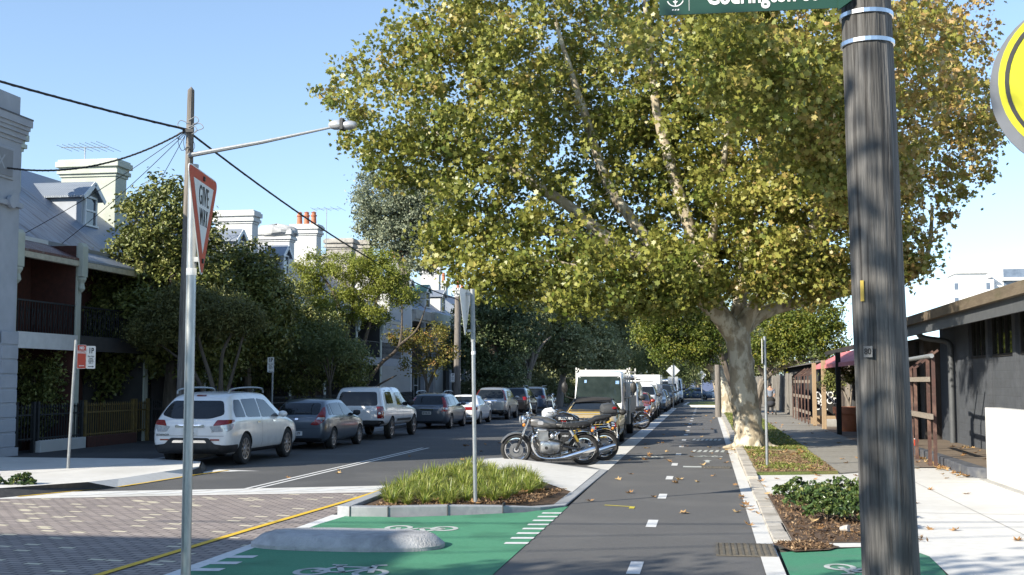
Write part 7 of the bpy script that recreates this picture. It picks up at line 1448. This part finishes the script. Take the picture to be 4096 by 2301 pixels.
# ================================================================== GRASS, SHRUBS, FALLEN LEAVES
lf_grass = leafmat('strappy_leaf', (.10,.15,.02), (.26,.31,.05), (.42,.40,.14), rough=.4, trans=.3)
def tuft_mesh(seed, n=85, L=.30):
    rg = np.random.RandomState(seed); mb = MB(); tint = []
    for i in range(n):
        a = rg.uniform(0, 2*math.pi); l = L*rg.uniform(.55,1.15); lean = rg.uniform(.25,1.45); w = .0052*rg.uniform(.8,1.4); r0 = rg.uniform(0,.05)
        c, s_ = math.cos(a), math.sin(a); pr = []
        for k in range(6):
            q = k/5; d = r0+l*lean*.75*q**1.7; z = l*(q-.42*lean*q**2.2); ww = w*(1-q**2.5)+.0008; pr.append(((c*d-s_*ww, s_*d+c*ww, z),(c*d+s_*ww, s_*d-c*ww, z)))
        o = len(mb.v)
        for p, q in pr: mb.v += [p, q]
        mb.f += [(o+2*k, o+2*k+1, o+2*k+3, o+2*k+2) for k in range(5)]; tint += [rg.uniform(0,1)]*12
    me = mb.mesh('grass_tuft'); at = me.attributes.new('tint', 'FLOAT', 'POINT'); at.data.foreach_set('value', tint); me.materials.append(lf_grass); return me
TM = [tuft_mesh(s) for s in range(5)]
def inpoly(x, y, P):
    c = False
    for (x0,y0),(x1,y1) in zip(P, P[1:]+P[:1]):
        if (y0 > y) != (y1 > y) and x < (x1-x0)*(y-y0)/(y1-y0)+x0: c = not c
    return c
GP = [(-4.9,17.35),(-3.95,17.5),(-3.3,18.1),(-3.0,19.2),(-2.75,20.6),(-3.6,23.2),(-4.8,25.0),(-5.15,24.6),(-5.2,20)]
rg = random.Random(5); pts = []; tries = 0
while len(pts) < 135 and tries < 9000:
    tries += 1; x, y = rg.uniform(-5.25,-2.5), rg.uniform(17.5,25.1)
    if inpoly(x, y, GP) and all((x-a)**2+((y-b))**2 > .26**2 for a, b in pts) and (x+3.47)**2+(y-17.85)**2 > .12: pts.append((x, y))
for i,(x,y) in enumerate(pts):
    o = bpy.data.objects.new('grass_tuft', TM[i % 5]); COL.objects.link(o); o.location = (x,y,.09); o.rotation_euler = (0,0,rg.uniform(0,6.28)); k = rg.uniform(.8,1.25); o.scale = (k,k,k*rg.uniform(.85,1.15))
    tag(o, 'strappy green grass tuft in the kerbed island bed', 'grass tuft', 'grass tufts planted in the island')
for x,y in ((-3.62,7.3),(-3.45,7.15),(-3.25,7.35),(-3.05,7.2),(-3.5,7.5)):      # tips at the bottom edge, beside the sign post
    o = bpy.data.objects.new('grass_tuft', TM[rg.randrange(5)]); COL.objects.link(o); o.location = (x,y,.0); o.rotation_euler = (0,0,rg.uniform(0,6.28)); o.scale = (1.1,1.1,rg.uniform(2.0,2.35))
    tag(o, 'strappy grass tuft at the foot of the GIVE WAY post', 'grass tuft', 'grass tufts at the foot of the front sign')
# shrub rosettes in the right bed
lf_rose = leafmat('thick_glossy_leaf', (.022,.055,.018), (.085,.125,.035), (.24,.24,.07), rough=.28, trans=.1)
def rosettes(name, loc, label, spots, group, dens=60, size=.075):
    t = thing(name, loc, label, 'shrub', group); P, T_, O = [], [], []
    for (x,y,r,h) in spots:
        for k in range(dens):
            a, q = nrs.uniform(0,6.28), math.sqrt(nrs.uniform()); zz = h*(1-.55*q*q)*nrs.uniform(.55,1.08); cx, cy = x+r*q*math.cos(a), y+r*q*math.sin(a); b = nrs.uniform()
            for j in range(11): d = nrs.normal(size=3); d[2] = abs(d[2])*.6; d /= np.linalg.norm(d); P.append((cx+d[0]*.04,cy+d[1]*.04,.05+zz+d[2]*.035)); T_.append(np.clip(b*.5+nrs.uniform()*.45,0,1)); O.append(d)
    P = np.array(P); me = leaf_mesh('foliage', P-np.array(t.location), size*nrs.uniform(.7,1.2,size=len(P)), np.array(T_), 'oval', .35, np.array(O)); link('foliage', me, lf_rose, t)
    mb = MB()
    for (x,y,r,h) in spots:
        for k in range(9): a, q = nrs.uniform(0,6.28), nrs.uniform(.2,.9); mb.tube([(x,y,.03),(x+r*q*.5*math.cos(a),y+r*q*.5*math.sin(a),h*.5),(x+r*q*math.cos(a),y+r*q*math.sin(a),h*.8)], .006, 4)
    mb.build('stems', bark_d, t); return t
SB = [((1.55,19.6),[(1.45,19.7,.45,.34),(1.75,19.3,.4,.30)],'low glossy shrub at the back left corner of the mulch bed'),((2.1,19.9),[(2.15,19.9,.45,.36),(2.4,19.4,.3,.3)],'low glossy shrub at the back right of the mulch bed beside the timber pole'),((1.55,18.3),[(1.5,18.3,.42,.30),(1.85,18.5,.4,.32)],'low glossy shrub in the left middle of the mulch bed'),((2.2,18.1),[(2.25,18.1,.38,.30),(2.45,17.6,.3,.27)],'low glossy shrub in the right middle of the mulch bed'),((1.75,17.2),[(1.65,17.2,.36,.24),(2.0,17.0,.36,.25)],'sparse low shrub at the front of the mulch bed'),((2.4,16.6),[(2.35,16.5,.28,.2)],'small sparse shrub at the front right of the mulch bed')]
for (x,y),sp_,lab in SB: rosettes('low_shrub', (x,y,.04), lab, sp_, 'low shrubs in the right mulch bed', 64)
rosettes('low_shrub', (-11.9,19.4,.15), 'small bright shrub at the kerb edge in the far left', [(-11.95,19.55,.22,.30)], None, 46); rosettes('low_shrub', (-12.5,19.0,.15), 'shrub cut by the left edge of the picture beside the pale pavement', [(-12.45,19.35,.25,.42)], None, 46)
# verge grass (uncountable)
n = 9000; P = np.empty((0,3)); gx = nrs.uniform(1.02,2.72,n); gy = 34+nrs.uniform(0,1,n)**1.6*40; q = np.stack([gx,gy,np.full(n,.12)],1)
gx2 = np.concatenate([nrs.normal(1.6,.35,500),nrs.normal(2.5,.12,500),nrs.normal(1.25,.25,400)]); gy2 = np.concatenate([nrs.normal(27.0,.6,500),nrs.normal(30.5,1.4,500),nrs.normal(31.5,1.2,400)]); m_ = (gx2 > 1.02)&(gx2 < 2.66)&(gy2 > 25.6); q = np.concatenate([q, np.stack([gx2,gy2,np.full(len(gx2),.12)],1)[m_]])
me = leaf_mesh('verge_grass', q, .085*nrs.uniform(.6,1.3,len(q)), nrs.uniform(0,1,len(q)), 'needle', -.6); tag(link('verge_grass', me, leafmat('turf_blade', (.09,.14,.02), (.20,.23,.05), (.33,.27,.11), trans=.2)), kind='stuff')
# mulch chips (uncountable)
lf_chip = leafmat('bark_chip', (.05,.028,.016), (.16,.095,.05), (.38,.26,.15), rough=.9, trans=0.)
def scatter(P, n, z):
    xs = [p[0] for p in P]; ys = [p[1] for p in P]; o = []
    while len(o) < n:
        x, y = rnd.uniform(min(xs),max(xs)), rnd.uniform(min(ys),max(ys))
        if inpoly(x, y, P): o.append((x,y,z))
    return np.array(o)
q = np.concatenate([scatter([(1.03,14.8),(2.6,15.1),(2.6,21),(1.03,20.8)],2600,.055), scatter([(.78,14.55),(.95,13.98),(1.35,14.2),(1.45,14.45),(1.3,14.72),(.95,14.75)],500,.06), scatter(GP,2600,.115), scatter([(-4.9,17.3),(-3.8,17.5),(-2.6,18.4),(-2.4,20.6),(-2.9,20.6),(-3.4,18.5),(-4.9,17.8)],2600,.115), scatter([(1.02,25.25),(2.66,25.85),(2.7,32),(1.05,33.5)],3200,.105)])
me = leaf_mesh('mulch_chips', q, .062*nrs.uniform(.5,1.5,len(q)), nrs.uniform(0,1,len(q)), 'needle', 1.2); tag(link('mulch_chips', me, lf_chip), kind='stuff')
# fallen leaves: individual curled plane leaves
lf_fall = leafmat('dry_fallen_leaf', (.20,.10,.035), (.38,.215,.09), (.52,.36,.17), rough=.8, trans=.15)
def fall_mesh(seed):
    S, F = shape('maple'); rg = np.random.RandomState(seed); V = S.copy(); V = np.vstack([V, [[0,0,.02]]]); c = rg.uniform(.25,.8); V[:,2] = c*(V[:,0]**2)*1.6+rg.uniform(-.2,.5)*V[:,1]**2+rg.uniform(0,.05,len(V)); V[:,2] -= V[:,2].min()
    mb = MB().add([tuple(v) for v in V], [(i,(i+1) % 12,12) for i in range(12)]); me = mb.mesh('fallen_leaf'); a = me.attributes.new('tint','FLOAT','POINT'); a.data.foreach_set('value', [rg.uniform(.1,1)]*len(V)); me.materials.append(lf_fall); return me
FM = [fall_mesh(s) for s in range(9)]
def drop(x, y, z, lab, grp, s=None):
    o = bpy.data.objects.new('fallen_leaf', FM[rg.randrange(9)]); COL.objects.link(o); o.location = (x,y,z); o.rotation_euler = (rg.uniform(-.3,.3),rg.uniform(-.3,.3),rg.uniform(0,6.28)); k = s or rg.uniform(.10,.17); o.scale = (k,k,k); tag(o, lab, 'leaf', grp)
A = [('dry brown leaf lying on the dark bike path','fallen leaves on the bike path',.012), ('dry brown leaf lying on the pale right pavement','fallen leaves on the right pavement',.036), ('dry brown leaf lying in the island mulch','fallen leaves in the island',.125), ('dry brown leaf in the litter along the deck edge','fallen leaves along the deck edge',.06), ('dry brown leaf lying on the road','fallen leaves on the road',.006), ('dry brown leaf lying on the right verge','fallen leaves on the verge',.11), ('dry brown leaf on the timber deck','fallen leaves on the deck',.225), ('dry brown leaf in the right mulch bed','fallen leaves in the right bed',.075),('dry brown leaf against the right kerb','fallen leaves along the right kerb',.04)]
for x,y in ((-.62,23.3),(-.2,23.6),(-.55,24.1),(.12,25.2),(-1.35,21.1),(-.9,20.4),(-1.9,19.6),(.42,18.3),(-.35,18.0),(-1.75,23.9),(-1.6,25.4),(-.1,28.5),(-.9,29.4),(-1.5,30),(.3,30.6),(-.4,31.3),(.45,29.3),(.1,33),(-1.1,33.6),(-1.9,29.8),(.35,35.5),(-.6,36.5)): drop(x,y,A[0][2],*A[0][:2])
for k in range(34): drop(rg.uniform(-2.1,.55), 30+rg.random()**1.4*40, A[0][2], *A[0][:2])
for k in range(26): drop(rg.uniform(1.1,5.2), rg.uniform(15,26), A[1][2], *A[1][:2])
for k in range(34):
    x, y = rg.uniform(-4.9,-2.3), rg.uniform(17.4,20.6)
    if inpoly(x, y, inset(IN, .1)): drop(x, y, A[2][2]+.01, *A[2][:2], s=rg.uniform(.12,.2))
for k in range(46): y = rg.uniform(24.9,31.5); drop(5.16+(y-25)*.022-abs(rg.gauss(0,.16)), y, A[3][2], *A[3][:2])
for k in range(16): drop(rg.uniform(-9.5,-3.2), rg.uniform(23,40), A[4][2], *A[4][:2])
for k in range(34): drop(rg.uniform(1.05,2.6), rg.uniform(25.4,36), A[5][2], *A[5][:2])
for k in range(20): drop(rg.uniform(5.55,6.9), rg.uniform(25,34), A[6][2], *A[6][:2])
for k in range(22): drop(rg.uniform(1.05,2.55), rg.uniform(15.1,20.5), A[7][2], *A[7][:2])
for k in range(30): drop(rg.uniform(.5,1.05), rg.choice((rg.uniform(15,24),rg.uniform(26,40))), A[8][2]+(.08 if False else 0), *A[8][:2])
for k in range(24): drop(rg.uniform(2.8,4.6), rg.uniform(27,60), .062, 'dry brown leaf on the grey footpath', 'fallen leaves on the footpath')
tag(MB().tube([(1.66,15.8,.085),(1.71,15.76,.10),(1.75,15.73,.105)], [.03,.04,.045], 9).build('paper_cup', mat('cup_paper', (.5,.45,.4), (.3,.27,.24), 20, .8), smooth=True), 'small pale crumpled cup lying at the front of the mulch bed', 'litter')
